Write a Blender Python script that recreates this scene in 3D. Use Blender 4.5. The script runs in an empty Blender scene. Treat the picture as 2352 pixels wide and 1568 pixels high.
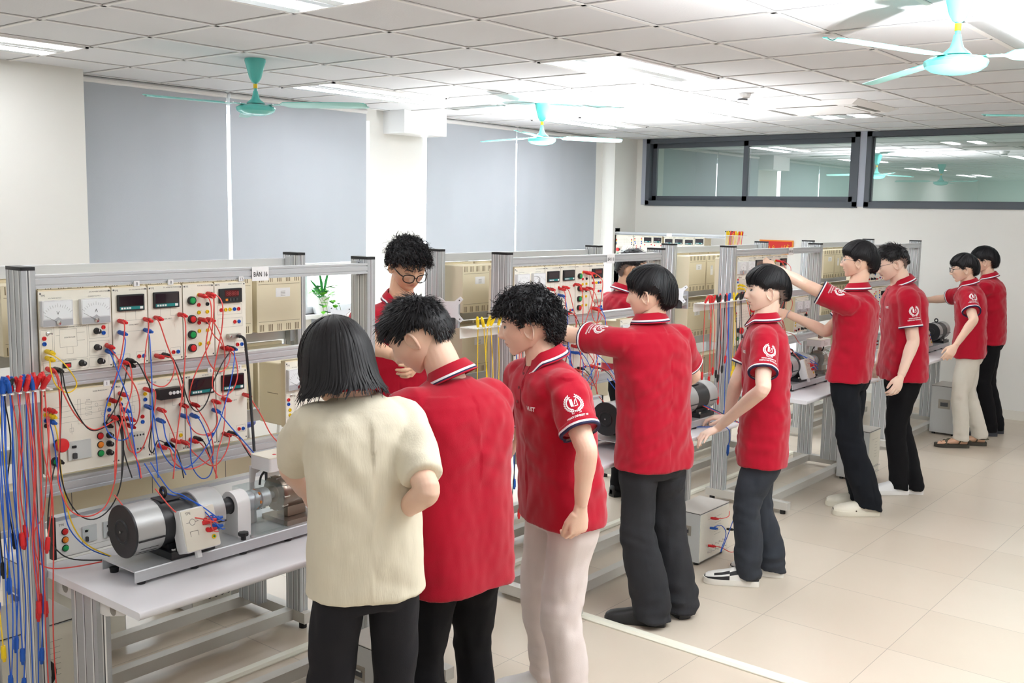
import bpy, bmesh, math, random
from mathutils import Vector, Matrix, noise
from mathutils.bvhtree import BVHTree
random.seed(7)
S = bpy.context.scene
COL = S.collection
PI = math.pi
V = Vector
S.view_settings.view_transform = 'Standard'
S.view_settings.look = 'None'
S.view_settings.gamma = 1.0
S.view_settings.use_curve_mapping = False

# ------------------------------------------------------------------ materials
MATS = {}
def srgb(r, g, b):
    f = lambda c: (c / 255 / 12.92) if c <= 10 else ((c / 255 + .055) / 1.055) ** 2.4
    return (f(r), f(g), f(b), 1)
def mat(name, col, rough=.5, metal=0, var=0, scale=8, bump=0, bscale=60, emit=None, spec=.5, sheen=0, stretch=None, sss=0, coat=0):
    if name in MATS: return MATS[name]
    m = bpy.data.materials.new(name); m.use_nodes = True
    nt = m.node_tree; b = nt.nodes['Principled BSDF']
    c = srgb(*col)
    b.inputs['Base Color'].default_value = c
    b.inputs['Roughness'].default_value = rough
    b.inputs['Metallic'].default_value = metal
    b.inputs['Specular IOR Level'].default_value = spec
    if sheen: b.inputs['Sheen Weight'].default_value = sheen
    if coat: b.inputs['Coat Weight'].default_value = coat
    if sss:
        b.inputs['Subsurface Weight'].default_value = sss
        b.inputs['Subsurface Radius'].default_value = (.012, .004, .002)
        b.inputs['Subsurface Scale'].default_value = .5
    if emit:
        b.inputs['Emission Color'].default_value = srgb(*emit[0]); b.inputs['Emission Strength'].default_value = emit[1]
    tc = None
    if var or bump:
        tc = nt.nodes.new('ShaderNodeTexCoord'); src = tc.outputs['Object']
        if stretch:
            mp = nt.nodes.new('ShaderNodeMapping'); mp.inputs['Scale'].default_value = stretch
            nt.links.new(src, mp.inputs['Vector']); src = mp.outputs['Vector']
    if var:
        n = nt.nodes.new('ShaderNodeTexNoise'); n.inputs['Scale'].default_value = scale; n.inputs['Detail'].default_value = 4
        nt.links.new(src, n.inputs['Vector'])
        mx = nt.nodes.new('ShaderNodeMix'); mx.data_type = 'RGBA'
        mx.inputs['A'].default_value = tuple(x * (1 - var) for x in c[:3]) + (1,)
        mx.inputs['B'].default_value = tuple(min(1, x * (1 + var)) for x in c[:3]) + (1,)
        nt.links.new(n.outputs['Fac'], mx.inputs['Factor']); nt.links.new(mx.outputs['Result'], b.inputs['Base Color'])
    if bump:
        n2 = nt.nodes.new('ShaderNodeTexNoise'); n2.inputs['Scale'].default_value = bscale; n2.inputs['Detail'].default_value = 3
        nt.links.new(src, n2.inputs['Vector'])
        bp = nt.nodes.new('ShaderNodeBump'); bp.inputs['Strength'].default_value = bump; bp.inputs['Distance'].default_value = .01
        nt.links.new(n2.outputs['Fac'], bp.inputs['Height']); nt.links.new(bp.outputs['Normal'], b.inputs['Normal'])
    MATS[name] = m
    return m
def tile_mat(name, ca, cb, line, size, ox, oy, half, rough, var=.03, nscale=2.5, bump=0):
    """square tiles with grid lines at ox + k*size, oy + k*size; colour drifts a little from tile to tile"""
    m = bpy.data.materials.new(name); m.use_nodes = True; MATS[name] = m
    nt = m.node_tree; L = nt.links.new; N = nt.nodes.new
    b = nt.nodes['Principled BSDF']; b.inputs['Roughness'].default_value = rough
    geo = N('ShaderNodeNewGeometry'); sep = N('ShaderNodeSeparateXYZ'); L(geo.outputs['Position'], sep.inputs[0])
    def mth(op, a, b2=None):
        n = N('ShaderNodeMath'); n.operation = op
        for i, v in enumerate((a, b2)):
            if v is None: continue
            if isinstance(v, (int, float)): n.inputs[i].default_value = v
            else: L(v, n.inputs[i])
        return n.outputs[0]
    us = []; ds = []
    for k, o in ((0, ox), (1, oy)):
        u = mth('DIVIDE', mth('SUBTRACT', sep.outputs[k], o), size)
        fl = mth('FLOOR', u); fr = mth('SUBTRACT', u, fl)
        us.append(fl); ds.append(mth('MULTIPLY', mth('MINIMUM', fr, mth('SUBTRACT', 1, fr)), size))
    ln = mth('LESS_THAN', mth('MINIMUM', ds[0], ds[1]), half)
    cmb = N('ShaderNodeCombineXYZ'); L(us[0], cmb.inputs[0]); L(us[1], cmb.inputs[1])
    wn = N('ShaderNodeTexWhiteNoise'); wn.noise_dimensions = '3D'; L(cmb.outputs[0], wn.inputs['Vector'])
    nz = N('ShaderNodeTexNoise'); nz.inputs['Scale'].default_value = nscale; nz.inputs['Detail'].default_value = 5; L(geo.outputs['Position'], nz.inputs['Vector'])
    f = mth('ADD', mth('MULTIPLY', wn.outputs['Value'], .45), mth('MULTIPLY', nz.outputs['Fac'], .55))
    mx = N('ShaderNodeMix'); mx.data_type = 'RGBA'; mx.inputs['A'].default_value = srgb(*ca); mx.inputs['B'].default_value = srgb(*cb); L(f, mx.inputs['Factor'])
    m2 = N('ShaderNodeMix'); m2.data_type = 'RGBA'; L(mx.outputs['Result'], m2.inputs['A']); m2.inputs['B'].default_value = srgb(*line); L(ln, m2.inputs['Factor'])
    L(m2.outputs['Result'], b.inputs['Base Color'])
    if bump:
        n2 = N('ShaderNodeTexNoise'); n2.inputs['Scale'].default_value = 120; L(geo.outputs['Position'], n2.inputs['Vector'])
        bp = N('ShaderNodeBump'); bp.inputs['Strength'].default_value = bump; bp.inputs['Distance'].default_value = .004
        L(n2.outputs['Fac'], bp.inputs['Height']); L(bp.outputs['Normal'], b.inputs['Normal'])
    return m
def glass_mat(name, tint, refl=.3, alpha_mix=.15, body=(120, 150, 150), rough=0):
    """thin pane: clear with a body tint and a mirror layer"""
    m = bpy.data.materials.new(name); m.use_nodes = True; MATS[name] = m
    nt = m.node_tree; L = nt.links.new; N = nt.nodes.new
    nt.nodes.remove(nt.nodes['Principled BSDF']); out = nt.nodes['Material Output']
    tr = N('ShaderNodeBsdfTransparent'); tr.inputs[0].default_value = srgb(*tint)
    df = N('ShaderNodeBsdfDiffuse'); df.inputs[0].default_value = srgb(*body)
    gl = N('ShaderNodeBsdfGlossy'); gl.inputs['Roughness'].default_value = rough
    m1 = N('ShaderNodeMixShader'); m1.inputs[0].default_value = alpha_mix; L(tr.outputs[0], m1.inputs[1]); L(df.outputs[0], m1.inputs[2])
    m2 = N('ShaderNodeMixShader'); m2.inputs[0].default_value = refl; L(m1.outputs[0], m2.inputs[1]); L(gl.outputs[0], m2.inputs[2])
    L(m2.outputs[0], out.inputs['Surface'])
    return m

# ------------------------------------------------------------------ objects
WORLD = {}          # object -> world offset of its origin (no rotation at build time)
def thing(name, label, cat, loc=(0, 0, 0), group=None):
    o = bpy.data.objects.new(name, None); COL.objects.link(o); o.location = loc; o.empty_display_size = .05
    WORLD[o] = V(loc)
    return tag(o, label, cat, group)
def tag(o, label, cat, group=None, kind=None):
    if label: o['label'] = label
    if cat: o['category'] = cat
    if group: o['group'] = group
    if kind: o['kind'] = kind
    return o
def copy_tree(o, loc=None, parent=None, rotz=None):
    c = o.copy(); COL.objects.link(c)
    if parent is not None: c.parent = parent
    if loc is not None: c.location = loc
    if rotz is not None: c.rotation_euler = (0, 0, rotz)
    for ch in list(o.children): copy_tree(ch, None, c)
    return c

class MB:
    """collects shapes in world coordinates and links them as ONE mesh object"""
    def __init__(s): s.v = []; s.f = []; s.m = []; s.mats = []
    def mi(s, m):
        if m not in s.mats: s.mats.append(m)
        return s.mats.index(m)
    def add(s, vs, fs, m):
        b = len(s.v); i = s.mi(m)
        s.v.extend(tuple(p) for p in vs)
        for f in fs: s.f.append(tuple(b + k for k in f)); s.m.append(i)
        return s
    def box(s, a, b, m, M=None):
        x0, y0, z0 = a; x1, y1, z1 = b
        vs = [V((x, y, z)) for x in (x0, x1) for y in (y0, y1) for z in (z0, z1)]
        if M is not None: vs = [M @ p for p in vs]
        return s.add(vs, [(0, 1, 3, 2), (4, 6, 7, 5), (0, 4, 5, 1), (2, 3, 7, 6), (0, 2, 6, 4), (1, 5, 7, 3)], m)
    def prism(s, pts, vec, m, caps=True):
        """outline (3-D points) swept along vec"""
        n = len(pts); vec = V(vec); a = [V(p) for p in pts]
        vs = a + [p + vec for p in a]
        fs = [(i, (i + 1) % n, n + (i + 1) % n, n + i) for i in range(n)]
        if caps: fs += [tuple(range(n))[::-1], tuple(range(n, 2 * n))]
        return s.add(vs, fs, m)
    def rbox(s, a, b, m, r=.01, axis=1, seg=3, M=None):
        """box whose four edges along the axis are rounded"""
        i, j = [(1, 2), (0, 2), (0, 1)][axis]
        lo, hi = [min(p, q) for p, q in zip(a, b)], [max(p, q) for p, q in zip(a, b)]
        pts = []
        for (cx, cy, a0) in ((hi[i] - r, hi[j] - r, 0), (lo[i] + r, hi[j] - r, 90), (lo[i] + r, lo[j] + r, 180), (hi[i] - r, lo[j] + r, 270)):
            for k in range(seg + 1):
                t = math.radians(a0 + 90 * k / seg); p = [0, 0, 0]
                p[i] = cx + r * math.cos(t); p[j] = cy + r * math.sin(t); p[axis] = lo[axis]; pts.append(V(p))
        vec = V((0, 0, 0)); vec[axis] = hi[axis] - lo[axis]
        if M is not None: pts = [M @ p for p in pts]; vec = M.to_3x3() @ vec
        return s.prism(pts, vec, m)
    def cyl(s, p, q, r, m, n=12, r2=None, caps=True):
        return s.loft([p, q], [r, r if r2 is None else r2], m, n, caps)
    def loft(s, pts, rad, m, n=10, caps=True, flat=None, up=None):
        """round tube through pts with a radius at each; flat squashes it along up"""
        pts = [V(p) for p in pts]; k = len(pts)
        if not hasattr(rad, '__len__'): rad = [rad] * k
        vs = []; prev = V(up) if up is not None else None
        for i, p in enumerate(pts):
            t = (pts[min(i + 1, k - 1)] - pts[max(i - 1, 0)])
            t = t.normalized() if t.length > 1e-9 else V((0, 0, 1))
            if prev is None: prev = V((0, 0, 1)) if abs(t.z) < .9 else V((1, 0, 0))
            u = prev - t * prev.dot(t)
            u = u.normalized() if u.length > 1e-6 else t.orthogonal().normalized()
            prev = u; w = t.cross(u)
            r = rad[i]; ru, rw = r if hasattr(r, '__len__') else (r * (flat or 1), r)
            for j in range(n):
                a = 2 * PI * j / n
                vs.append(p + u * (ru * math.cos(a)) + w * (rw * math.sin(a)))
        fs = [(i * n + j, i * n + (j + 1) % n, (i + 1) * n + (j + 1) % n, (i + 1) * n + j) for i in range(k - 1) for j in range(n)]
        if caps: fs += [tuple(range(n))[::-1], tuple(range((k - 1) * n, k * n))]
        return s.add(vs, fs, m)
    def lathe(s, prof, c, m, axis=(0, 0, 1), n=24, mats=None):
        """(radius, height) profile turned about the axis through c"""
        ax = V(axis).normalized(); u = ax.orthogonal().normalized(); w = ax.cross(u); c = V(c); k = len(prof)
        vs = [c + ax * h + (u * math.cos(2 * PI * j / n) + w * math.sin(2 * PI * j / n)) * r for r, h in prof for j in range(n)]
        for i in range(k - 1):
            mm = mats[i] if mats else m
            b = len(s.v) if i == 0 else b
            if i == 0: s.v.extend(tuple(p) for p in vs)
            ii = s.mi(mm)
            for j in range(n):
                s.f.append((b + i * n + j, b + i * n + (j + 1) % n, b + (i + 1) * n + (j + 1) % n, b + (i + 1) * n + j)); s.m.append(ii)
        if prof[0][0] > 1e-6: s.f.append(tuple(b + j for j in range(n))[::-1]); s.m.append(s.mi(mats[0] if mats else m))
        if prof[-1][0] > 1e-6: s.f.append(tuple(b + (k - 1) * n + j for j in range(n))); s.m.append(s.mi(mats[-1] if mats else m))
        return s
    def ball(s, c, r, m, n=10, k=6, M=None):
        r3 = r if hasattr(r, '__len__') else (r, r, r); c = V(c)
        vs = []; 
        for i in range(k + 1):
            t = PI * i / k
            for j in range(n):
                a = 2 * PI * j / n
                p = V((r3[0] * math.sin(t) * math.cos(a), r3[1] * math.sin(t) * math.sin(a), r3[2] * math.cos(t)))
                vs.append(c + (M @ p if M is not None else p))
        fs = [(i * n + j, (i + 1) * n + j, (i + 1) * n + (j + 1) % n, i * n + (j + 1) % n) for i in range(k) for j in range(n)]
        return s.add(vs, fs, m)
    def quad(s, a, b, c, d, m): return s.add([a, b, c, d], [(0, 1, 2, 3)], m)
    def text(s, txt, o, xd, yd, h, m, align='LEFT', bold=0, maxw=None):
        """flat lettering: cap height h, origin o, reading along xd, up along yd"""
        vs, fs = text_mesh(txt, align, bold)
        xd = V(xd).normalized(); yd = V(yd).normalized(); o = V(o); k = h / .7
        if maxw and vs:
            w = (max(p[0] for p in vs) - min(p[0] for p in vs)) * k
            kx = k * min(1, maxw / max(w, 1e-6))
        else: kx = k
        return s.add([o + xd * (p[0] * kx) + yd * (p[1] * k) for p in vs], fs, m)
    def build(s, name, parent=None, smooth=True, angle=35, label=None):
        me = bpy.data.meshes.new(name)
        off = WORLD.get(parent, V((0, 0, 0))) if parent is not None else V((0, 0, 0))
        me.from_pydata([(p[0] - off.x, p[1] - off.y, p[2] - off.z) for p in s.v], [], s.f)
        for m in s.mats: me.materials.append(m)
        me.polygons.foreach_set('material_index', s.m)
        if smooth:
            me.polygons.foreach_set('use_smooth', [True] * len(s.f))
            me.set_sharp_from_angle(angle=math.radians(angle))
        me.update()
        o = bpy.data.objects.new(name, me); COL.objects.link(o)
        if parent is not None: o.parent = parent
        WORLD[o] = off
        if label: o['label'] = label
        return o
_TXT = {}
def text_mesh(txt, align='LEFT', bold=0):
    key = (txt, align, bold)
    if key not in _TXT:
        cu = bpy.data.curves.new('lettering', 'FONT'); cu.body = txt; cu.align_x = align; cu.size = 1; cu.resolution_u = 2; cu.offset = bold
        ob = bpy.data.objects.new('lettering', cu); COL.objects.link(ob)
        bpy.context.view_layer.update()
        me = bpy.data.meshes.new_from_object(ob)
        _TXT[key] = ([tuple(v.co) for v in me.vertices], [tuple(p.vertices) for p in me.polygons])
        bpy.data.objects.remove(ob); bpy.data.curves.remove(cu); bpy.data.meshes.remove(me)
    return _TXT[key]
def struct(mb, name, parent=None, **k):
    o = mb.build(name, parent, **k)
    if parent is None: o['kind'] = 'structure'
    return o
def catmull(pts, n=6):
    pts = [V(p) for p in pts]; out = []
    for i in range(len(pts) - 1):
        p0 = pts[max(i - 1, 0)]; p1 = pts[i]; p2 = pts[i + 1]; p3 = pts[min(i + 2, len(pts) - 1)]
        for k in range(n):
            t = k / n
            out.append(.5 * ((2 * p1) + (p2 - p0) * t + (2 * p0 - 5 * p1 + 4 * p2 - p3) * t * t + (3 * p1 - p0 - 3 * p2 + p3) * t ** 3))
    out.append(pts[-1]); return out

# palette
WALL = mat('wall_paint', (238, 237, 232), .85, var=.02, scale=1.2)
WHITE = mat('white_plastic', (238, 238, 238), .45)
CREAM = mat('cream_panel', (240, 236, 222), .45, var=.02, scale=30)
BEIGE = mat('beige_housing', (236, 225, 196), .55, var=.03, scale=6)
BEIGE2 = mat('beige_backing', (236, 222, 190), .6)
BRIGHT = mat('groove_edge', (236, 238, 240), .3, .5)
ALU = mat('brushed_aluminium', (188, 192, 196), .40, .5, var=.05, scale=3, stretch=(1, 1, 40))
ALUX = mat('aluminium_rail', (206, 209, 212), .38, .5, var=.05, scale=3, stretch=(1, 60, 60))
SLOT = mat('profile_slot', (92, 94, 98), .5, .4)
STEELW = mat('light_grey_paint', (206, 203, 196), .5)
BLACK = mat('black_plastic', (26, 27, 30), .45)
DARK = mat('dark_grey', (62, 63, 66), .5)
RED = mat('red_plastic', (222, 40, 44), .4)
BLUE = mat('blue_plastic', (22, 92, 190), .4)
YEL = mat('yellow_plastic', (240, 205, 20), .4)
GRN = mat('green_plastic', (20, 160, 82), .4)
ORG = mat('orange_plastic', (240, 140, 40), .4)
REDW = mat('red_wire', (232, 84, 76), .45)
BLUW = mat('blue_wire', (44, 104, 214), .45)
BLKW = mat('black_wire', (30, 31, 34), .45)
YELW = mat('yellow_wire', (245, 205, 40), .45)
INK = mat('print_ink', (70, 70, 72), .7)
LINE = mat('print_line', (150, 148, 140), .7)
CHROME = mat('chrome', (215, 215, 215), .18, 1)
TEAL = mat('teal_strip', (20, 130, 130), .4)
LABELW = mat('paper_label', (246, 246, 246), .7)

# ------------------------------------------------------------------ room
CZ = 2.804; WY = 1.87; XR = 8.14; XL = -6.0; YF = -8.6
TILE = tile_mat('floor_tile', (204, 190, 172), (216, 204, 188), (168, 157, 144), .6, .1457, -.0226, .0016, .3)
CEIL = tile_mat('ceiling_tile', (222, 224, 228), (230, 232, 236), (224, 226, 230), .6, 0, 0, .001, .9, bump=.25)
TBAR = mat('ceiling_tee', (238, 238, 238), .5)
TGAP = mat('ceiling_gap', (150, 150, 152), .9)
m = MB(); m.box((XL, YF, -.1), (XR + 2.2, WY + .5, 0), TILE); struct(m, 'floor')
m = MB(); m.box((XL, YF, CZ), (XR + 2.2, WY + .5, CZ + .1), CEIL)
k = math.ceil(XL / .6)
while k * .6 < XR:
    m.box((k * .6 - .013, YF, CZ - .006), (k * .6 + .013, WY, CZ - .0001), TBAR); m.box((k * .6 - .017, YF, CZ - .0012), (k * .6 + .017, WY, CZ - .0001), TGAP); k += 1
k = math.ceil(YF / .6)
while k * .6 < WY:
    m.box((XL, k * .6 - .013, CZ - .006), (XR, k * .6 + .013, CZ - .0001), TBAR); m.box((XL, k * .6 - .017, CZ - .0012), (XR, k * .6 + .017, CZ - .0001), TGAP); k += 1
struct(m, 'ceiling', smooth=False)
# wall with the blinds: openings between the piers
SILL = 1.0; HEAD = 2.70
m = MB()
m.box((XL, WY, 0), (XR, WY + .2, SILL), WALL); m.box((XL, WY, HEAD), (XR, WY + .2, CZ), WALL)
for a, b in ((XL, 1.15), (3.93, 4.62), (7.5, XR)): m.box((a, WY, SILL), (b, WY + .2, HEAD), WALL)
m.box((1.0, WY - .06, SILL - .035), (7.5, WY + .2, SILL), WHITE)
m.box((7.66, 1.70, 0), (XR, WY, CZ), WALL)
struct(m, 'wall_back', smooth=False)
m = MB(); m.box((XL, 1.60, 0), (1.09, WY, CZ), WALL); struct(m, 'wall_left_pier', smooth=False)
WFR = mat('window_frame_white', (228, 232, 236), .4)
PANE = glass_mat('window_pane', (250, 252, 252), .06, .02)
for n, (a, b) in enumerate(((1.15, 3.93), (4.62, 7.5))):
    w = MB(); k = 4
    for i in range(k + 1):
        x = a + (b - a) * i / k; w.box((x - .03, WY + .07, SILL), (x + .03, WY + .13, HEAD), WFR)
    for z in (SILL + .03, 1.95, HEAD - .03): w.box((a, WY + .075, z - .03), (b, WY + .125, z + .03), WFR)
    o = struct(w, 'window_%d' % (n + 1), smooth=False)
    g = MB(); g.box((a, WY + .097, SILL), (b, WY + .103, HEAD), PANE); g.build('pane', o)
# far wall with the high strip windows
DG = mat('window_frame_grey', (84, 90, 98), .45)
LG = mat('window_post_grey', (176, 182, 196), .5)
GT = glass_mat('partition_glass', (178, 200, 196), .36, .30, (128, 150, 150))
WB, WT = 2.03, CZ - .005
m = MB()
m.box((XR, YF, 0), (XR + .12, WY, WB), WALL)
m.box((XR, 1.62, WB), (XR + .12, WY, CZ), WALL)
struct(m, 'wall_right', smooth=False)
m = MB()
for y0, y1 in ((1.56, 1.62), (-1.095, -1.02), (-4.0, -3.92), (-7.0, -6.92), (YF, YF + .06)): m.box((XR - .012, y0, WB), (XR + .12, y1, CZ), LG)
struct(m, 'trim_1', smooth=False)
def strip_window(n, ya, yb, split):
    w = MB(); f = .05
    w.box((XR - .02, ya, WB - .012), (XR + .1, yb, WB + f), DG); w.box((XR - .02, ya, WT - f), (XR + .1, yb, WT), DG)
    w.box((XR - .02, ya, WB), (XR + .1, ya + f, WT), DG); w.box((XR - .02, yb - f, WB), (XR + .1, yb, WT), DG)
    o = struct(w, 'window_%d' % n, smooth=False)
    cells = [(ya + f, yb - f)] if split is None else [(ya + f, split + .03), (split - .03, yb - f)]
    for i, (p, q) in enumerate(cells):
        s = MB(); x = XR + .02 + (.035 if i and split is not None else 0); g = .055 if split is not None else .012
        for bx in (((x, p, WB + f), (x + .03, q, WB + f + g)), ((x, p, WT - f - g), (x + .03, q, WT - f)), ((x, p, WB + f), (x + .03, p + g, WT - f)), ((x, q - g, WB + f), (x + .03, q, WT - f))): s.box(*bx, DG)
        so = s.build('sash', o, smooth=False)
        s = MB(); s.quad((x + .015, p + g, WB + f + g), (x + .015, q - g, WB + f + g), (x + .015, q - g, WT - f - g), (x + .015, p + g, WT - f - g), GT)
        s.build('pane', so, smooth=False)
strip_window(3, -1.02, 1.56, .28); strip_window(4, -3.92, -1.095, None); strip_window(5, -6.92, -4.0, None)
COR = mat('corridor_wall', (150, 168, 162), .9)
m = MB(); m.box((XR + 2.1, YF, 0), (XR + 2.2, WY + .2, CZ), COR); m.box((XR + .12, YF - .1, 0), (XR + 2.2, YF, CZ), COR); m.box((XR + .12, WY + .2, 0), (XR + 2.2, WY + .3, CZ), COR)
struct(m, 'wall_corridor', smooth=False)
m = MB(); m.box((XL - .1, YF, 0), (XL, WY + .2, CZ), WALL); struct(m, 'wall_left', smooth=False)
m = MB(); m.box((XL - .1, YF - .1, 0), (XR + .12, YF, CZ), WALL); struct(m, 'wall_front', smooth=False)
# duct box on the pier
m = MB(); m.box((4.10, 1.60, 2.60), (4.655, WY, CZ), WHITE); struct(m, 'trim_2', smooth=False)
# cable raceways on the floor
TRK = mat('raceway', (240, 238, 222), .4)
def raceway(n, a, b, w=.055):
    a = V(a); b = V(b); d = (b - a).normalized(); p = V((-d.y, d.x, 0))
    m = MB(); prof = [(-w / 2, .001), (-w / 2, .006), (-w / 3.2, .016), (w / 3.2, .016), (w / 2, .006), (w / 2, .001)]
    L = (b - a).length; k = max(1, round(L / 1.9))
    for i in range(k):
        s = a + d * (L * i / k + .002)
        m.prism([s + p * u + V((0, 0, z)) for u, z in prof], d * (L / k - .004), TRK)
    struct(m, 'trim_%d' % n, smooth=False)
raceway(3, (-2.5, -1.68, 0), (5.3, -1.68, 0)); raceway(4, (1.345, -1.9, 0), (1.33, -5.4, 0))
m = MB(); m.box((XR - .012, YF, 0), (XR, 1.7, .09), mat('skirting', (232, 228, 218), .5)); struct(m, 'baseboard_right', smooth=False)
# ------------------------------------------------------------------ roller blinds
BL = mat('blind_fabric', (190, 196, 204), .9, var=.025, scale=1.5, bump=.1, bscale=300)
BLM = MATS['blind_fabric']; 
def blind(x0, x1, zb, label):
    t = thing('roller_blind', label, 'blind', ((x0 + x1) / 2, WY - .015, zb), 'grey roller blinds on the window wall')
    m = MB(); n = 24; y = WY - .03; vs = []; ks = 10
    for i in range(n + 1):
        x = x0 + (x1 - x0) * i / n
        for k in range(ks + 1):
            z = zb + (2.765 - zb) * k / ks
            vs.append((x, y + .006 * math.sin(x * 7 + k * .35) * (1 - k / ks) + .003 * math.sin(x * 23), z))
    m.add(vs, [(i * (ks + 1) + k, (i + 1) * (ks + 1) + k, (i + 1) * (ks + 1) + k + 1, i * (ks + 1) + k + 1) for i in range(n) for k in range(ks)], BL)
    m.build('fabric', t)
    m = MB(); m.cyl((x0, y, zb), (x1, y, zb), .011, WHITE, 8); m.build('bottom_bar', t)
    m = MB(); m.cyl((x0, y + .005, 2.775), (x1, y + .005, 2.775), .022, WHITE, 10); m.build('roller_tube', t)
blind(1.095, 2.385, 1.43, 'grey roller blind next to the left pillar')
blind(2.42, 3.865, 1.44, 'grey roller blind between the bright gap and the white pier')
blind(4.64, 5.985, 1.49, 'grey roller blind just right of the white pier')
blind(6.01, 7.475, 1.47, 'grey roller blind nearest the far corner')
# ------------------------------------------------------------------ ceiling fittings
TUBE = mat('fluorescent_tube', (255, 255, 255), .4, emit=((250, 252, 255), 9))
REFL = mat('light_reflector', (214, 218, 220), .3, .4)
def fixture(x, y, label):
    t = thing('ceiling_light', label, 'ceiling light', (x, y, CZ), 'recessed twin tube ceiling lights')
    x0, x1, y0, y1 = x - .59, x + .59, y - .29, y + .29; z = CZ - .002
    m = MB()
    m.box((x0, y0, z - .012), (x1, y0 + .02, z), WHITE); m.box((x0, y1 - .02, z - .012), (x1, y1, z), WHITE)
    m.box((x0, y0, z - .012), (x0 + .02, y1, z), WHITE); m.box((x1 - .02, y0, z - .012), (x1, y1, z), WHITE)
    m.build('frame', t, smooth=False)
    m = MB()
    for yy in (y - .145, y + .145):
        m.prism([(x0 + .02, yy - .12, z - .012), (x0 + .02, yy - .05, z - .003), (x0 + .02, yy + .05, z - .003), (x0 + .02, yy + .12, z - .012), (x0 + .02, yy + .12, z - .001), (x0 + .02, yy - .12, z - .001)], (1.14, 0, 0), REFL)
    m.box((x0 + .02, y - .026, z - .013), (x1 - .02, y + .026, z - .002), REFL)
    m.build('reflector', t, smooth=False)
    for yy in (y - .145, y + .145):
        m = MB(); m.box((x0 + .03, yy - .042, z - .011), (x1 - .03, yy + .042, z - .0035), TUBE); m.build('tube', t)
FX = {(0, .9): 'ceiling light in front of the left pillar', (0, -1.5): 'ceiling light cut by the top edge left of centre', (3, .9): 'ceiling light behind the left fan', (3, -1.5): 'large ceiling light between the two nearer fans',
      (6, -1.5): 'ceiling light beside the air conditioner cassette', (6, .9): 'ceiling light at the far corner over the blinds'}
for i in (-1, 0, 1, 2):
    for y in (.9, -1.5, -3.9, -6.3): fixture(3 * i, y, FX.get((3 * i, y), 'ceiling light over the camera side of the room'))
FANC = mat('turquoise_enamel', (100, 208, 200), .25, coat=.3)
FANW = mat('fan_blade_enamel', (150, 214, 206), .35)
def fan(x, y, angs, L, label):
    t = thing('ceiling_fan', label, 'ceiling fan', (x, y, CZ), 'turquoise ceiling fans')
    c = (x, y, 0)
    m = MB(); m.lathe([(.001, 2.803), (.062, 2.803), (.064, 2.79), (.050, 2.74), (.036, 2.69), (.022, 2.665), (.015, 2.66), (.001, 2.66)], c, FANC, n=28); m.build('canopy', t)
    m = MB(); m.cyl((x, y, 2.67), (x, y, 2.585), .0105, FANC, 12); m.cyl((x, y, 2.655), (x, y, 2.628), .0125, YEL, 12); m.build('rod', t)
    m = MB(); m.lathe([(.001, 2.615), (.014, 2.613), (.018, 2.59), (.026, 2.565), (.05, 2.545), (.056, 2.538), (.05, 2.536), (.001, 2.545)], c, FANC, n=28); m.build('bell_cover', t)
    m = MB(); m.lathe([(.001, 2.533), (.05, 2.534), (.098, 2.526), (.116, 2.515), (.118, 2.508), (.112, 2.492), (.088, 2.476), (.05, 2.467), (.001, 2.464)], c, FANC, n=36); m.build('motor_housing', t)
    for a in angs:
        a = math.radians(a); d = RT * math.cos(a) + FWD * math.sin(a); p = V((-d.y, d.x, 0)); o = V((x, y, 2.527))
        b = MB(); vs = []; N = 14
        prof = [(.085, .018), (.13, .020), (.17, .030), (.2, .058), (.24, .066), (.4, .067), (.55, .066), (L - .03, .062), (L - .008, .048), (L, .02)]
        for r, w in prof:
            for u in (-1, -.5, 0, .5, 1):
                tw = .16 if r > .18 else 0
                vs.append(o + d * r + p * (w * u) + V((0, 0, -w * u * tw - .008 * (1 - u * u) * (r > .18) - .012 * max(0, r - .2))))
        n = len(prof); fs = [(i * 5 + k, i * 5 + k + 1, i * 5 + k + 6, i * 5 + k + 5) for i in range(n - 1) for k in range(4)]
        top = [v + V((0, 0, .003)) for v in vs]
        b.add(vs, [f[::-1] for f in fs], FANW); b.add(top, fs, FANC)
        for i in range(n - 1):
            b.add([vs[i * 5], vs[i * 5 + 5], top[i * 5 + 5], top[i * 5]], [(0, 1, 2, 3)], FANC); b.add([vs[i * 5 + 4], vs[i * 5 + 9], top[i * 5 + 9], top[i * 5 + 4]], [(3, 2, 1, 0)], FANC)
        for r in (.11, .16, .21): b.cyl(o + d * r + V((0, 0, -.001)), o + d * r + V((0, 0, .008)), .006, CHROME, 6)
        b.build('blade', t)
RT = V((.6297, -.7768, 0)); FWD = V((.7768, .6297, 0))
fan(1.424, .191, (-12, -132, 108), .72, 'turquoise ceiling fan in front of the left blinds')
fan(4.306, .204, (15, 135, 255), .70, 'turquoise ceiling fan before the blinds right of the pier')
fan(1.68, -3.82, (215, 95, 335), .74, 'largest turquoise ceiling fan, with a yellow band on its rod')
fan(4.45, -3.85, (185, 65, 305), .72, 'ceiling fan of which only one blade tip shows')
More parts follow.
